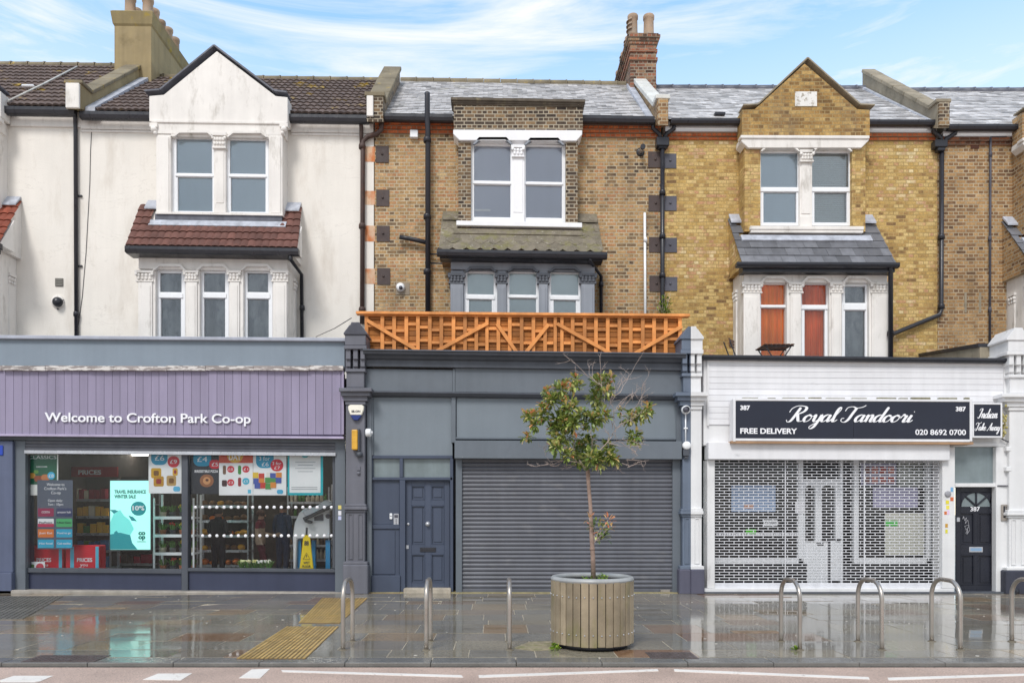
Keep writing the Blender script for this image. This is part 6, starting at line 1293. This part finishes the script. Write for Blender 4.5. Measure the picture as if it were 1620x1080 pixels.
k.build('moss', paint('yellow_moss', (176, 166, 110), .95, var=.3, scale=20), s2)
TILT = 0.0
# roller grille
k = MB(); YM = 15.0; n = 44; x0, x1 = 1130.5, 1491.5; ya, yb = 727, 922; ph = (yb - ya) / n
for i in range(n + 1): k.pb(x0, ya + i * ph - .52, x1, ya + i * ph + .52, YM, .012)
for i in range(n):
    x = x0 + (0 if i % 2 else 7.7)
    while x < x1: k.pb(x - .55, ya + i * ph + .52, x + .55, ya + (i + 1) * ph - .52, YM + .002, .008); x += 15.4
for x in (1242.5, 1367.5): k.pb(x - .8, 727, x + .8, 924, YM - .01, .01)
gr = k.build('roller_grille', 'mesh', hC)
k = MB(); k.pb(1129, 922, 1493, 926, YM - .012, .04); k.pb(1129, 926, 1493, 930.5, YM - .03, .06); k.build('bottom_rail', 'mesh', gr, bev=.005)
each('shop_frame', 'pierwhite', hC, ((1119, 727, 1131, 930, 14.92, .3), (1491, 706.5, 1511, 930, 14.9, .35), (1576, 706.5, 1600, 941, 14.93, .35), (1511, 764, 1576, 770, 14.95, .3), (1503, 700, 1600, 706, 14.94, .3)), 0, 0, .008)
k = MB(); k.pb(1112, 930.5, 1510, 936, 14.88, .4); k.build('threshold', 'pierwhite', hC, bev=.008)
k = MB(); k.pb(1112, 936, 1600, 943, 14.82, .6); k.build('step', 'cornice', hC, bev=.01)
k = MB(); k.pb(1510, 705, 1577, 765, 15.03, .02); k.build('transom_window', 'frosted', hC)
# recessed front behind the grille
Yr = 15.45
def rp(k, a, b, c, d, Y=Yr, dep=.1): k.pb(a, b, c, d, Y, dep)
k = MB()
for q in ((1263, 727, 1271, 891), (1128, 883, 1271, 891), (1351, 727, 1359, 891), (1359, 883, 1478, 891), (1466, 727, 1474, 891), (1330, 727, 1334, 923)): rp(k, *q)
k.build('window_frame', 'upvc', hC, bev=.006)
each('shop_window', 'shopglass', hC, ((1120, 727, 1263, 883), (1359, 727, 1466, 883)), Yr + .04, .01, 0)
each('stall_riser', paint('black_gloss_tile', (26, 26, 30), .2), hC, ((1110, 891, 1277, 930), (1331, 891, 1500, 930)), Yr + .01, .1, 0)
def arch(a, c, top, bot):
    pts = [(a, bot)]; r = (c - a) / 2
    for i in range(9): t = math.pi * (1 - i / 8); pts.append(((a + c) / 2 + r * math.cos(t), top + r * .8 - r * .8 * math.sin(t)))
    return pts + [(c, bot)]
k = MB(); rp(k, 1271, 757, 1331, 767, Yr + .02); rp(k, 1271, 767, 1274, 923, Yr + .02); rp(k, 1290, 767, 1300, 857, Yr + .02); rp(k, 1322, 767, 1330, 857, Yr + .02); rp(k, 1274, 857, 1311, 923, Yr + .02); rp(k, 1314, 852, 1330, 918, Yr + .02)
for a, c in ((1274, 1290), (1300, 1322)):
    m_ = (a + c) / 2; r = (c - a) / 2
    for s_ in (-1, 1): k.ppoly([(m_ + s_ * r, 767)] + [(m_ + s_ * r * math.sin(i * math.pi / 16), 774 - 7 * math.cos(i * math.pi / 16)) for i in range(9)] + [(m_ + s_ * r, 774)], Yr + .02, .1)
dd = k.build('door', 'upvc', hC, bev=.006)
k = MB(); rp(k, 1273, 766, 1291, 858, Yr + .07, .01); rp(k, 1299, 766, 1323, 858, Yr + .07, .01); k.build('pane', 'shopglass', dd)
k = MB(); rp(k, 1292, 858, 1303, 862, Yr + .01, .01); k.build('letterbox', 'black', dd)
k = MB(); rp(k, 1309, 852, 1331, 854, Yr + .0, .03); rp(k, 1310.5, 854, 1313.5, 920, Yr + .0, .03); k.build('handle', 'black', dd)
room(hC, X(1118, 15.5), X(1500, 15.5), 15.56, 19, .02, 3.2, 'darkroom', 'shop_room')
def note(name, label, cat, a, b, c, d, col, Y=Yr + .03, grp=None): return poster(name, label, cat, a, b, c, d, col, Y, grp)
note('notice', 'pale blue notice in the left takeaway window', 'notice', 1157, 768, 1227, 809, (150, 172, 204), grp='notices in the takeaway window'); q = bpy.data.objects['notice.001']; block(q, 1177, 797, 1192, 804, (196, 150, 130), Yr + .03)
cl = note('closed_sign', 'small white closed sign in the left takeaway window', 'sign', 1208, 822, 1230, 831.5, (236, 238, 240)); text(cl, 'CLOSED', 1210, 1228, 829, 4.2, Yr + .029, 'dkl')
note('sticker', 'bright green sticker low in the left takeaway window', 'sticker', 1180, 836.5, 1196, 844, (90, 200, 50)); note('sticker', 'bright green sticker in the right takeaway window', 'sticker', 1401, 823, 1420, 831.5, (70, 190, 70), Yr + .022)
note('paper', 'white paper taped on the post left of the takeaway door', 'paper', 1258, 794, 1273, 811, (232, 232, 236), Yr - .02)
note('notice', 'lilac notice in the right takeaway window', 'notice', 1381, 770, 1452, 803, (164, 160, 190), grp='notices in the takeaway window')
note('menu', 'pale cream menu sheet low in the right takeaway window', 'menu', 1400, 811, 1462, 877, (196, 196, 184)); t = note('poster', 'red and blue photo menu at the top of the right takeaway window', 'poster', 1362, 733, 1418, 768, (150, 150, 176))
for i in range(8): block(t, 1366 + (i % 4) * 13, 738 + i // 4 * 15, 1376 + (i % 4) * 13, 749 + i // 4 * 15, R.choice([(170, 70, 60), (120, 70, 60), (190, 120, 110)]), Yr + .03)
note('shutter_blind', 'pale blind pulled half down at the top right of the takeaway window', 'blind', 1420, 728, 1461, 770, (170, 172, 164), Yr + .1)
k = MB(); x = 1133
while x < 1262: w = R.uniform(2, 5); k.pb(x, 842.5 + R.uniform(0, .8), x + w * .8, 847.5, Yr + .032, .003); x += w
tag(k.build('window_lettering', 'letter'), 'faded row of white lettering across the left takeaway window', 'window sticker')
# black front door of the flat above
Yd = 15.06; d = MB(); d.pb(1512.5, 770.5, 1576, 938, Yd + .02, .03)
for a, b, c, e in ((1512.5, 770.5, 1520, 938), (1569, 770.5, 1576, 938), (1520, 770.5, 1569, 778), (1520, 803, 1569, 811), (1520, 861, 1569, 877.5), (1520, 925, 1569, 938), (1541, 811, 1547, 861), (1541, 877.5, 1547, 925)): d.pb(a, b, c, e, Yd, .03)
for a, b, c, e in ((1520, 811, 1541, 861), (1547, 811, 1569, 861), (1520, 877.5, 1541, 925), (1547, 877.5, 1569, 925)): frame_around(d, a, b, c, e, 1.2, Yd - .005, .02); d.pb(a + 4, b + 4, c - 4, e - 4, Yd + .008, .02)
fan = [(1544 + 23 * math.cos(math.pi * i / 12), 801 - 22 * math.sin(math.pi * i / 12)) for i in range(13)]
for i in range(6): a, b = fan[i], fan[i + 1]; d.ppoly([(1567.5, 778), a, b] if i else [(1569, 801), (1569, 778), a, b], Yd, .03)
for i in range(6, 12): a, b = fan[i], fan[i + 1]; d.ppoly([(1520, 778), a, b], Yd, .03)
d.ppoly([fan[6], (1568, 778), (1520, 778)], Yd + .001, .03)
for i in (3, 6, 9): d.bar(P(1544, 800, Yd + .01), P(*fan[i], Yd + .01), .03, .04, 0, (0, 1, 0))
bd = d.build('flat_door', 'blackdoor', hC, bev=.003)
k = MB(); k.ppoly(fan, Yd + .014, .004); k.build('fanlight', 'frosted', bd)
text(bd, '387', 1535, 1550, 808, 7, Yd - .001, bold=.01)
k = MB(); k.pb(1533.5, 864.5, 1555, 873, Yd - .012, .014); k.build('letterbox', 'alu', bd, bev=.004)
k = MB(); k.pb(1535.5, 866.5, 1553, 871, Yd - .015, .006); k.build('letterbox_flap', pal((130, 160, 190), .3), bd)
k = MB(); gpts = [(1524, 816), (1523, 821), (1525, 817), (1526, 823), (1529, 818), (1527, 828), (1531, 822), (1533, 832), (1528, 838), (1526, 832), (1532, 830), (1534, 838), (1530, 844), (1531, 836), (1528, 843), (1530, 845)]
for i in range(len(gpts) - 1): k.bar(P(*gpts[i], Yd - .002), P(*gpts[i + 1], Yd - .002), .004, .009, 0, (0, 1, 0))
k.build('scrawl', pal((176, 176, 182), .6), bd)
k = MB(); k.pb(1514, 818, 1519, 825, Yd - .02, .02); k.build('latch', 'alu', bd, bev=.006)
k = MB(); k.pb(1510, 937, 1578, 942, 14.95, .4); k.build('door_step', 'cornice', hC)
ep = thing('entry_phone', 'grey entry phone panel on the white wall right of the black door', 'door entry panel', (X(1589, 14.9), 14.9, Z(823, 14.9)))
k = MB(); k.pb(1584.5, 797.5, 1594, 823.5, 14.9, .03); k.build('panel', 'steel', ep, bev=.01)
k = MB(); k.pb(1588, 800, 1590.5, 812, 14.893, .008); k.lathe((X(1589, 14.9), 14.9, Z(817, 14.9)), [(.022, 0), (.022, -.006), (0, -.008)], 10, 'y')
for i in range(6): k.pb(1592, 801 + i * 2.6, 1593.2, 802.6 + i * 2.6, 14.893, .008)
k.build('buttons', 'black', ep)
for i, (x, y, w, h_, c, l) in enumerate(((1499, 777, 9, 10, (150, 150, 156), 'round grey badge high'), (1505.5, 774, 4, 7, (120, 170, 210), 'narrow blue card'), (1505.5, 789, 5, 6, (206, 110, 70), 'rust red square'), (1498.5, 794, 5, 6, (220, 206, 60), 'upper yellow square'), (1499, 802, 5, 6, (230, 216, 90), 'pale yellow square'), (1495.5, 811, 4, 5, (206, 110, 60), 'small orange square'), (1500, 810, 3, 7, (220, 190, 220), 'thin pink strip'), (1497, 831, 4, 6, (196, 150, 60), 'brown ochre square'), (1497, 840, 3.6, 6, (214, 206, 60), 'lowest yellow square'))):
    k = MB(); (k.pb(x - w / 2 + .5, y - h_ / 2, x + w / 2 + .5, y + h_ / 2, 14.896, .0035) if i else k.lathe((X(x, 14.9), 14.899, Z(781, 14.9)), [(.06, 0), (.06, -.02), (.045, -.03), (0, -.03)], 14, 'y')); tag(k.build('sticker', pal(c, .5)), l + ' sticker on the white post left of the black door', 'sticker', 'stickers on the white post')
pipe(hC, [P(1585, 694, 14.9), P(1594, 698, 14.88), P(1599, 700, 14.88), P(1600, 766, 14.88), P(1596, 768, 14.9), P(1578, 768, 14.92)], .012, 'plategrey', 'conduit')
for y in (706, 738): k = MB(); k.pb(1592.5, y, 1600.5, y + 7, 14.84, .09); k.build('conduit_box', 'pierwhite', hC, bev=.008)
flatroof(hC, X(1093.2, 15), X(1640, 15), 4.2)
k = MB(); k.pb(1630, 560, 1900, 940, 15.0, .4); k.build('shop_wall', 'pierwhite', hD); flatroof(hD, X(1641, 15), XR, 4.2)
k = MB(); k.tube([(X(1600, 14.8), 14.75, .05), (X(1607, 14.8), 14.8, .05)], .07, 12); tag(k.build('pipe_stub', 'black'), 'short black pipe stub on the paving at the foot of the right pilaster', 'pipe')
# terrace furniture above the takeaway
tb = thing('folding_table', 'brown slatted folding table on the terrace before the orange curtains', 'table', (X(1225, 16), 16, 4.2)); xa, xb = X(1202, 16), X(1250, 16)
for i in range(7): k = MB(); x = xa + (xb - xa) * (i + .1) / 7; k.box(x, x + .065, 15.72, 16.3, 5.06, 5.08); k.build('slat', pal((96, 66, 50), .6), tb)
k = MB()
for y in (15.8, 16.22): k.bar((xa, y, 5.05), (xb, y, 5.05), .02, .02); k.bar((xa + .05, y, 5.04), (xb - .05, y, 4.21), .02, .02); k.bar((xb - .05, y + .02, 5.04), (xa + .05, y + .02, 4.21), .02, .02)
k.build('frame', 'black', tb)
chh = thing('folding_chair', 'brown slatted folding chair on the terrace beside the white bay', 'chair', (X(1156, 16), 16, 4.2)); xa = X(1156, 16)
for n_, q in (('backrest', [(xa - .12, 15.85, 5.02, 5.16)]), ('seat', [(xa - .1, 15.8, 4.62, 4.65)])):
    k = MB()
    if n_ == 'backrest':
        for i in range(3): k.bar((xa - .12, 15.72, 5.16 - i * .06), (xa + .1, 16.1, 5.2 - i * .06), .02, .045)
    else:
        for i in range(5): k.box(xa - .12 + i * .07, xa - .07 + i * .07, 15.75, 16.12, 4.63, 4.65)
    k.build(n_, pal((110, 76, 56), .6), chh)
for y in (15.74, 16.1):
    k = MB(); k.bar((xa - .12, y, 5.2), (xa + .25, y, 4.21), .018, .022); k.bar((xa + .2, y, 4.64), (xa - .12, y, 4.21), .018, .022); k.build('leg', 'black', chh)
# ------------------------------------------------------------------ street furniture and planting
def stand_mesh():
    y0, y1, h, r = 8.79, 9.37, .785, .21; pts = [(0, y0, -.02), (0, y0, .1), (0, y0, h - r - .1)]
    for i in range(9): a = math.pi / 2 * i / 8; pts.append((0, y0 + r - r * math.cos(a), h - r + r * math.sin(a)))
    for i in range(9): a = math.pi / 2 * i / 8; pts.append((0, y1 - r + r * math.sin(a), h - r + r * math.cos(a)))
    pts += [(0, y1, h - r - .1), (0, y1, .1), (0, y1, -.02)]
    return MB().tube(pts, .0255, 16)
spots = [(-1.775, 'bike stand farthest left, on the end of the ochre tactile strip'), (-.81, 'bike stand in front of the navy panelled door'), (.155, 'bike stand just left of the round planter'), (3.52, 'bike stand nearest right of the planter, weeds at its foot'), (4.47, 'bike stand before the middle of the white roller grille'), (5.38, 'bike stand before the right end of the white roller grille'), (6.37, 'bike stand cut by the right edge of the photo')]
b0 = None
for x, l in spots:
    if b0 is None:
        b0 = thing('bike_stand', 'brushed steel ' + l, 'bike stand', (x, 9.08, 0), 'bike stands along the kerb'); m_ = stand_mesh(); m_.v = [(p[0] + x, p[1], p[2]) for p in m_.v]; m_.build('hoop', 'steel', b0)
        k = MB(); [k.lathe((x, y, 0), [(.026, .012), (.045, .006), (.05, -.01)], 14) for y in (8.79, 9.37)]; k.build('ground_collar', paint('mortar_collar', (110, 102, 88), .8), b0)
    else: dup(b0, (x, 9.08, 0), 'brushed steel ' + l)
PX, PY = 1.15, 9.1
pl = thing('planter', 'round planter of weathered vertical planks with a grey rim', 'planter', (PX, PY, 0))
k = MB(); n = 32; r0 = .492
for i in range(n):
    a0, a1 = 2 * math.pi * i / n + .010, 2 * math.pi * (i + 1) / n - .010; rr = r0 + R.uniform(-.003, .003); b = len(k.v); tn = R.uniform(-1, 1); zt = .79; zb = .055 + R.uniform(-.004, .004)
    for r in (rr, rr - .028):
        for z in (zb, zt):
            for a in (a0, (a0 + a1) / 2, a1): k.v.append((PX + r * (1.003 if a == (a0 + a1) / 2 else 1) * math.cos(a), PY + r * math.sin(a), z))
    for f in ((0, 1, 4, 3), (1, 2, 5, 4), (0, 3, 9, 6), (2, 8, 11, 5), (6, 7, 10, 9), (7, 8, 11, 10), (0, 6, 7, 1), (1, 7, 8, 2)): k.face([b + q for q in f], tn)
k.build('planks', 'timber', pl, bev=.004)
for i in range(n):
    a = 2 * math.pi * (i + .5) / n
    for z in (.62, .19): k = MB(); k.ball((PX + (r0 + .004) * math.cos(a), PY + (r0 + .004) * math.sin(a), z + R.uniform(-.004, .004)), (.0085, .0085, .0085), 8, 5); k.build('bolt', 'alu', pl)
k = MB(); pr = [(r0 - .03 + .034 * math.cos(t * math.pi / 6) , .80 + .034 * math.sin(t * math.pi / 6)) for t in range(13)]; k.lathe((PX, PY, 0), pr, 64); k.build('rim', 'rim', pl)
k = MB(); k.lathe((PX, PY, 0), [(r0 - .03, .8), (r0 - .03, .06)], 40); k.build('liner', 'black', pl)
k = MB(); k.lathe((PX, PY, 0), [(0, .06), (.44, .06), (.42, .005), (0, .005)], 40); k.build('base', 'black', pl)
k = MB()
for i in range(12):
    for j in range(40): a, r = 2 * math.pi * j / 40, (r0 - .03) * i / 11; k.v.append((PX + r * math.cos(a), PY + r * math.sin(a), .735 + R.uniform(-.012, .012)))
for i in range(11):
    for j in range(40): q = (j + 1) % 40; k.face([i * 40 + j, i * 40 + q, i * 40 + 40 + q, i * 40 + 40 + j], 0, True)
k.build('soil', 'soil', pl)
def leafmat(name, stops):
    t = NT(name); v = t.math('MULTIPLY_ADD', t.attr('tint'), .5, .5); col = t.ramp(v, [(p, lin(c)) for p, c in stops]); col = t.scale(col, t.rng(t.noise(30, 2), .3, .7, .95, 1.45))
    m = t.done(col, .32, 0, .55); tr = t.n('ShaderNodeBsdfTranslucent'); t.l(col, tr.inputs[0]); mx = t.n('ShaderNodeMixShader'); mx.inputs[0].default_value = .22; t.l(t.p.outputs[0], mx.inputs[1]); t.l(tr.outputs[0], mx.inputs[2]); t.l(mx.outputs[0], t.out.inputs[0]); M[name] = m
leafmat('photinia_leaf', [(0, (52, 70, 38)), (.25, (92, 114, 56)), (.5, (140, 154, 78)), (.66, (186, 190, 124)), (.78, (204, 176, 118)), (.9, (208, 142, 100)), (1, (206, 118, 88))])
leafmat('weed_leaf', [(0, (70, 100, 30)), (.5, (116, 150, 40)), (1, (166, 186, 70))])
def leaf(k, p, d, L_, w, tint):
    d = d.normalized(); s_ = d.cross(Vector((R.uniform(-.4, .4), R.uniform(-.4, .4), 1))).normalized(); u = s_.cross(d).normalized(); b = len(k.v)
    for t, ww, dr in ((0, .12, 0), (.3, .8, .02), (.62, 1, .01), (.86, .62, -.05), (1, .0, -.12)):
        c = p + d * (L_ * t) + u * (dr * L_)
        if ww == 0: k.v.append(tuple(c)); continue
        for q in (-1, 0, 1): k.v.append(tuple(c + s_ * (q * w * ww / 2) + u * (abs(q) * w * .16)))
    for i in range(3):
        for q in (0, 1): k.face([b + 3 * i + q, b + 3 * i + q + 1, b + 3 * i + q + 4, b + 3 * i + q + 3], tint, True)
    k.face([b + 9, b + 10, b + 12], tint, True); k.face([b + 10, b + 11, b + 12], tint, True)
tr = thing('street_tree', 'small thin tree with a sparse green and reddish crown growing in the planter', 'tree', (PX, PY, .73))
pt = lambda px, py, dy=0.: Vector((X(px, PY + dy), PY + dy, Z(py, PY + dy)))
k = MB(); k.tube([pt(939, 922), pt(938, 880), pt(936, 850), pt(934, 800), pt(931, 765), pt(930, 748), pt(929, 738)], [.031, .028, .026, .023, .023, .027, .02], 12); k.ball(pt(937, 868), (.034, .034, .03)); k.build('trunk', 'bark', tr)
cl = [(885, 617, 13, .6), (909, 612, 11, .8), (953, 608, 17, .25), (944, 604, 9, .1), (967, 598, 6, 1.0), (943, 630, 15, .1), (873, 634, 13, .2), (866, 622, 8, .7), (899, 645, 16, .5), (857, 657, 16, .55), (839, 660, 11, .75), (832, 658, 5, 1), (846, 672, 9, .15), (888, 667, 21, .1), (905, 668, 18, .1), (935, 666, 17, .0), (950, 658, 14, .25), (888, 690, 20, .0), (880, 707, 14, .3), (834, 693, 6.5, .8), (914, 714, 17, 0), (930, 701, 16, -.1), (936, 725, 18, -.1), (915, 731, 12, 0), (900, 722, 9, .2), (966, 723, 13, .1), (963, 706, 9, .2), (997, 663, 13, .15), (1012, 658, 11, .2), (1022, 655, 10, .2), (1027, 645, 6.5, .95), (1003, 691, 11, .2), (1006, 700, 7, .3), (981, 652, 4, 1.), (949, 732, 11, .0), (893, 606, 6, .8), (911, 600, 6, .8), (858, 645, 6, .9), (890, 629, 7, .7), (920, 655, 8, .3), (962, 620, 8, .2), (973, 730, 7, .1), (875, 680, 8, .6)]
cr, tw = MB(), MB()
hub = pt(930, 742); NODES = [(hub, .016)]
def limb(c, rmax=.011):
    '''a branch from the nearest fork that is already there'''
    b = min(NODES, key=lambda n: (n[0] - c).length * 1.0 + (n[0] - hub).length * .45 + (.3 if (n[0] - hub).length > (c - hub).length * .85 else 0))
    p, r = b; L_ = (c - p).length; r1 = min(rmax, r * .8); pts = [p]
    out = (c - p).normalized(); side = Vector((R.gauss(0, 1), R.gauss(0, 1), R.gauss(.4, .5))) * .09 * L_
    for i in range(1, 6): t = i / 5; pts.append(p.lerp(c, t) + side * math.sin(math.pi * t) + Vector((R.gauss(0, 1), R.gauss(0, 1), R.gauss(0, 1))) * .018 * L_ * (t < 1))
    rs = [r1 * (1 - .13 * i) for i in range(6)]; tw.tube(pts, rs, 6)
    NODES.extend((q, k) for q, k in zip(pts[1:], rs[1:])); return pts
for px, py in ((905, 690), (925, 675), (948, 672), (968, 690), (890, 705), (985, 705)): limb(pt(px, py, R.uniform(-.2, .2)), .014)
for px, py, r, red in sorted(cl, key=lambda q: math.hypot(q[0] - 930, q[1] - 742)):
    dy = R.uniform(-.33, .33) * (1 - abs(px - 930) / 150); c = pt(px, py, dy); rr = r / 138
    limb(c)
    n_ = max(7, int(62 * (r / 12) ** 1.6))
    for i in range(n_):
        v = Vector((R.gauss(0, 1), R.gauss(0, 1), R.gauss(0, 1))).normalized() * rr * R.uniform(.15, .95); v.z *= .85; p = c + v
        dirv = (v + Vector((R.uniform(-.3, .3), R.uniform(-.3, .3), R.uniform(-.35, .5))) * rr * 1.2)
        up = v.z / rr
        t = R.gauss(-.2, .33) + (.3 if R.random() < .25 else 0)
        if R.random() < red * (.12 + .55 * max(0, up)): t = R.uniform(.38, 1)
        leaf(cr, p, dirv, R.uniform(.055, .09), R.uniform(.03, .044), max(-1, min(1, t)))
    for i in range(3 if r > 8 else 1):                       # whorls at the twig ends
        e = c + Vector((R.uniform(-1, 1), R.uniform(-1, 1), R.uniform(.2, 1))).normalized() * rr * .95; a0 = R.uniform(0, 6.28)
        for j in range(6): a = a0 + j * 1.05; leaf(cr, e, Vector((math.cos(a), math.sin(a), .7)), R.uniform(.05, .085), .03, R.uniform(.35, .9) if R.random() < red * .75 else R.uniform(-.5, .2))
for px, py, r, red in ((947, 838, 16, .1), (956, 846, 10, 0), (938, 832, 8, .2), (962, 822, 8, 1), (964, 834, 5, .9), (932, 819, 5, 1), (950, 853, 8, -.1)):
    c = pt(px, py, R.uniform(-.05, .05)); tw.tube([pt(937, 862), pt(942, 855), c], [.008, .006, .003], 6)
    for i in range(int(26 * (r / 12) ** 1.5)):
        v = Vector((R.gauss(0, 1), R.gauss(0, 1), R.gauss(0, 1))).normalized() * r / 132 * R.uniform(.2, 1); leaf(cr, c + v, v + Vector((0, 0, .02)), R.uniform(.045, .08), .026, R.uniform(.55, 1) if R.random() < red else R.gauss(-.3, .35))
cr.build('crown', 'photinia_leaf', tr, recalc=False)
def bare(p, d, L_, r, n):
    q = p; pts = [p]; 
    for i in range(4): d = (d + Vector((R.gauss(0, .22), R.gauss(0, .22), R.gauss(.03, .2)))).normalized(); q = q + d * L_ / 4; pts.append(q)
    tw.tube(pts, [r, r * .8, r * .65, r * .5, r * .35], 5, False)
    if n:
        for i in range(2 + n): b = R.randrange(1, 5); bare(pts[b], (d + Vector((R.gauss(0, .7), R.gauss(0, .7), R.gauss(0, .6)))).normalized(), L_ * R.uniform(.3, .5), r * .6, n - 1)
for px, py in ((928, 592), (936, 600), (952, 612), (965, 640), (972, 628), (985, 612), (980, 645), (990, 672), (1006, 640), (1018, 636), (1005, 715), (1012, 727), (990, 735), (975, 745), (960, 640), (958, 660), (962, 680), (975, 690), (985, 700), (870, 730), (880, 738), (895, 742), (862, 715), (1000, 705), (915, 610), (940, 690), (900, 735), (968, 668), (972, 655), (948, 740), (980, 620), (990, 655), (998, 640), (1010, 700), (985, 668), (970, 700), (976, 640), (958, 625), (1000, 735), (860, 735)):
    e = pt(px, py, R.uniform(-.25, .25)); q = limb(e, .007); bare(q[3], (q[4] - q[3]).normalized(), max(.12, (e - hub).length * .36), .0042, 2)
tw.build('branches', 'twig', tr)
def weeds(name, label, c, rx, ry, n, h, cat='weeds', m='weed_leaf'):
    k = MB()
    for i in range(n):
        a = R.uniform(0, 6.28); r = math.sqrt(R.random()); p = Vector((c[0] + rx * r * math.cos(a), c[1] + ry * r * math.sin(a), c[2])); hh = h * R.uniform(.3, 1) * (1.1 - r * .6)
        k.tube([p, p + Vector((R.uniform(-.02, .02), R.uniform(-.02, .02), hh))], .0022, 4, False, .2)
        for j in range(6): leaf(k, p + Vector((0, 0, hh * R.uniform(.3, 1))), Vector((R.gauss(0, 1), R.gauss(0, 1), R.uniform(.1, .9))), R.uniform(.018, .04), R.uniform(.012, .022), R.uniform(-1, 1))
    return tag(k.build(name, m, recalc=False), label, cat)
weeds('weeds', 'bright green weeds growing in the planter around the trunk', (PX + .02, PY - .05, .73), .2, .22, 46, .13)
weeds('weeds', 'taller weed standing right of the trunk inside the planter', (PX + .15, PY + .1, .73), .06, .06, 14, .2)
weeds('weeds', 'small weeds on the paving at the left foot of the planter', (X(876, 8.9), 8.82, 0), .07, .1, 16, .09)
weeds('weeds', 'tiny weed at the foot of the bike stand right of the planter', (3.47, 8.8, 0), .05, .03, 7, .06)
sb = thing('wall_shrub', 'small green shrub sprouting beside the black drainpipe above the orange screen', 'plant', (X(1051, 17.2), 17.25, 4.9)); k, s_ = MB(), MB(); base = Vector((X(1049, 17.25), 17.25, Z(512, 17.25)))
for i in range(16):
    e = Vector((X(R.uniform(1041, 1062), 17.2), 17.25 + R.uniform(-.12, .08), Z(R.uniform(463, 492), 17.2))); s_.tube([base, base.lerp(e, .5) + Vector((0, 0, .05)), e], [.008, .006, .003], 5)
    for j in range(14): p = base.lerp(e, R.uniform(.4, 1.05)); leaf(k, p, Vector((R.gauss(0, 1), R.gauss(0, 1), R.gauss(.4, .6))), R.uniform(.05, .09), .025, R.uniform(-1, 1))
k.build('foliage', 'weed_leaf', sb, recalc=False); s_.build('stems', 'twig', sb)
mo = MB(); q = [gp(*p) for p in ((812, 1024), (838, 1015), (872, 1014), (884, 1026), (850, 1029))]; n = len(q); mo.v += [(p.x, p.y, .006) for p in q] + [(p.x, p.y, -.01) for p in q]; mo.face(list(range(n)))
for i in range(n): j = (i + 1) % n; mo.face([i, n + i, n + j, j])
tag(mo.build('cement_patch', paint('mossy_cement_patch', (150, 140, 116), .7, var=.35, scale=12, streak=0, dirt=(104, 110, 60), da=(.5, .65), ds=8)), 'mossy cement patch on the paving left of the planter', 'paving patch')
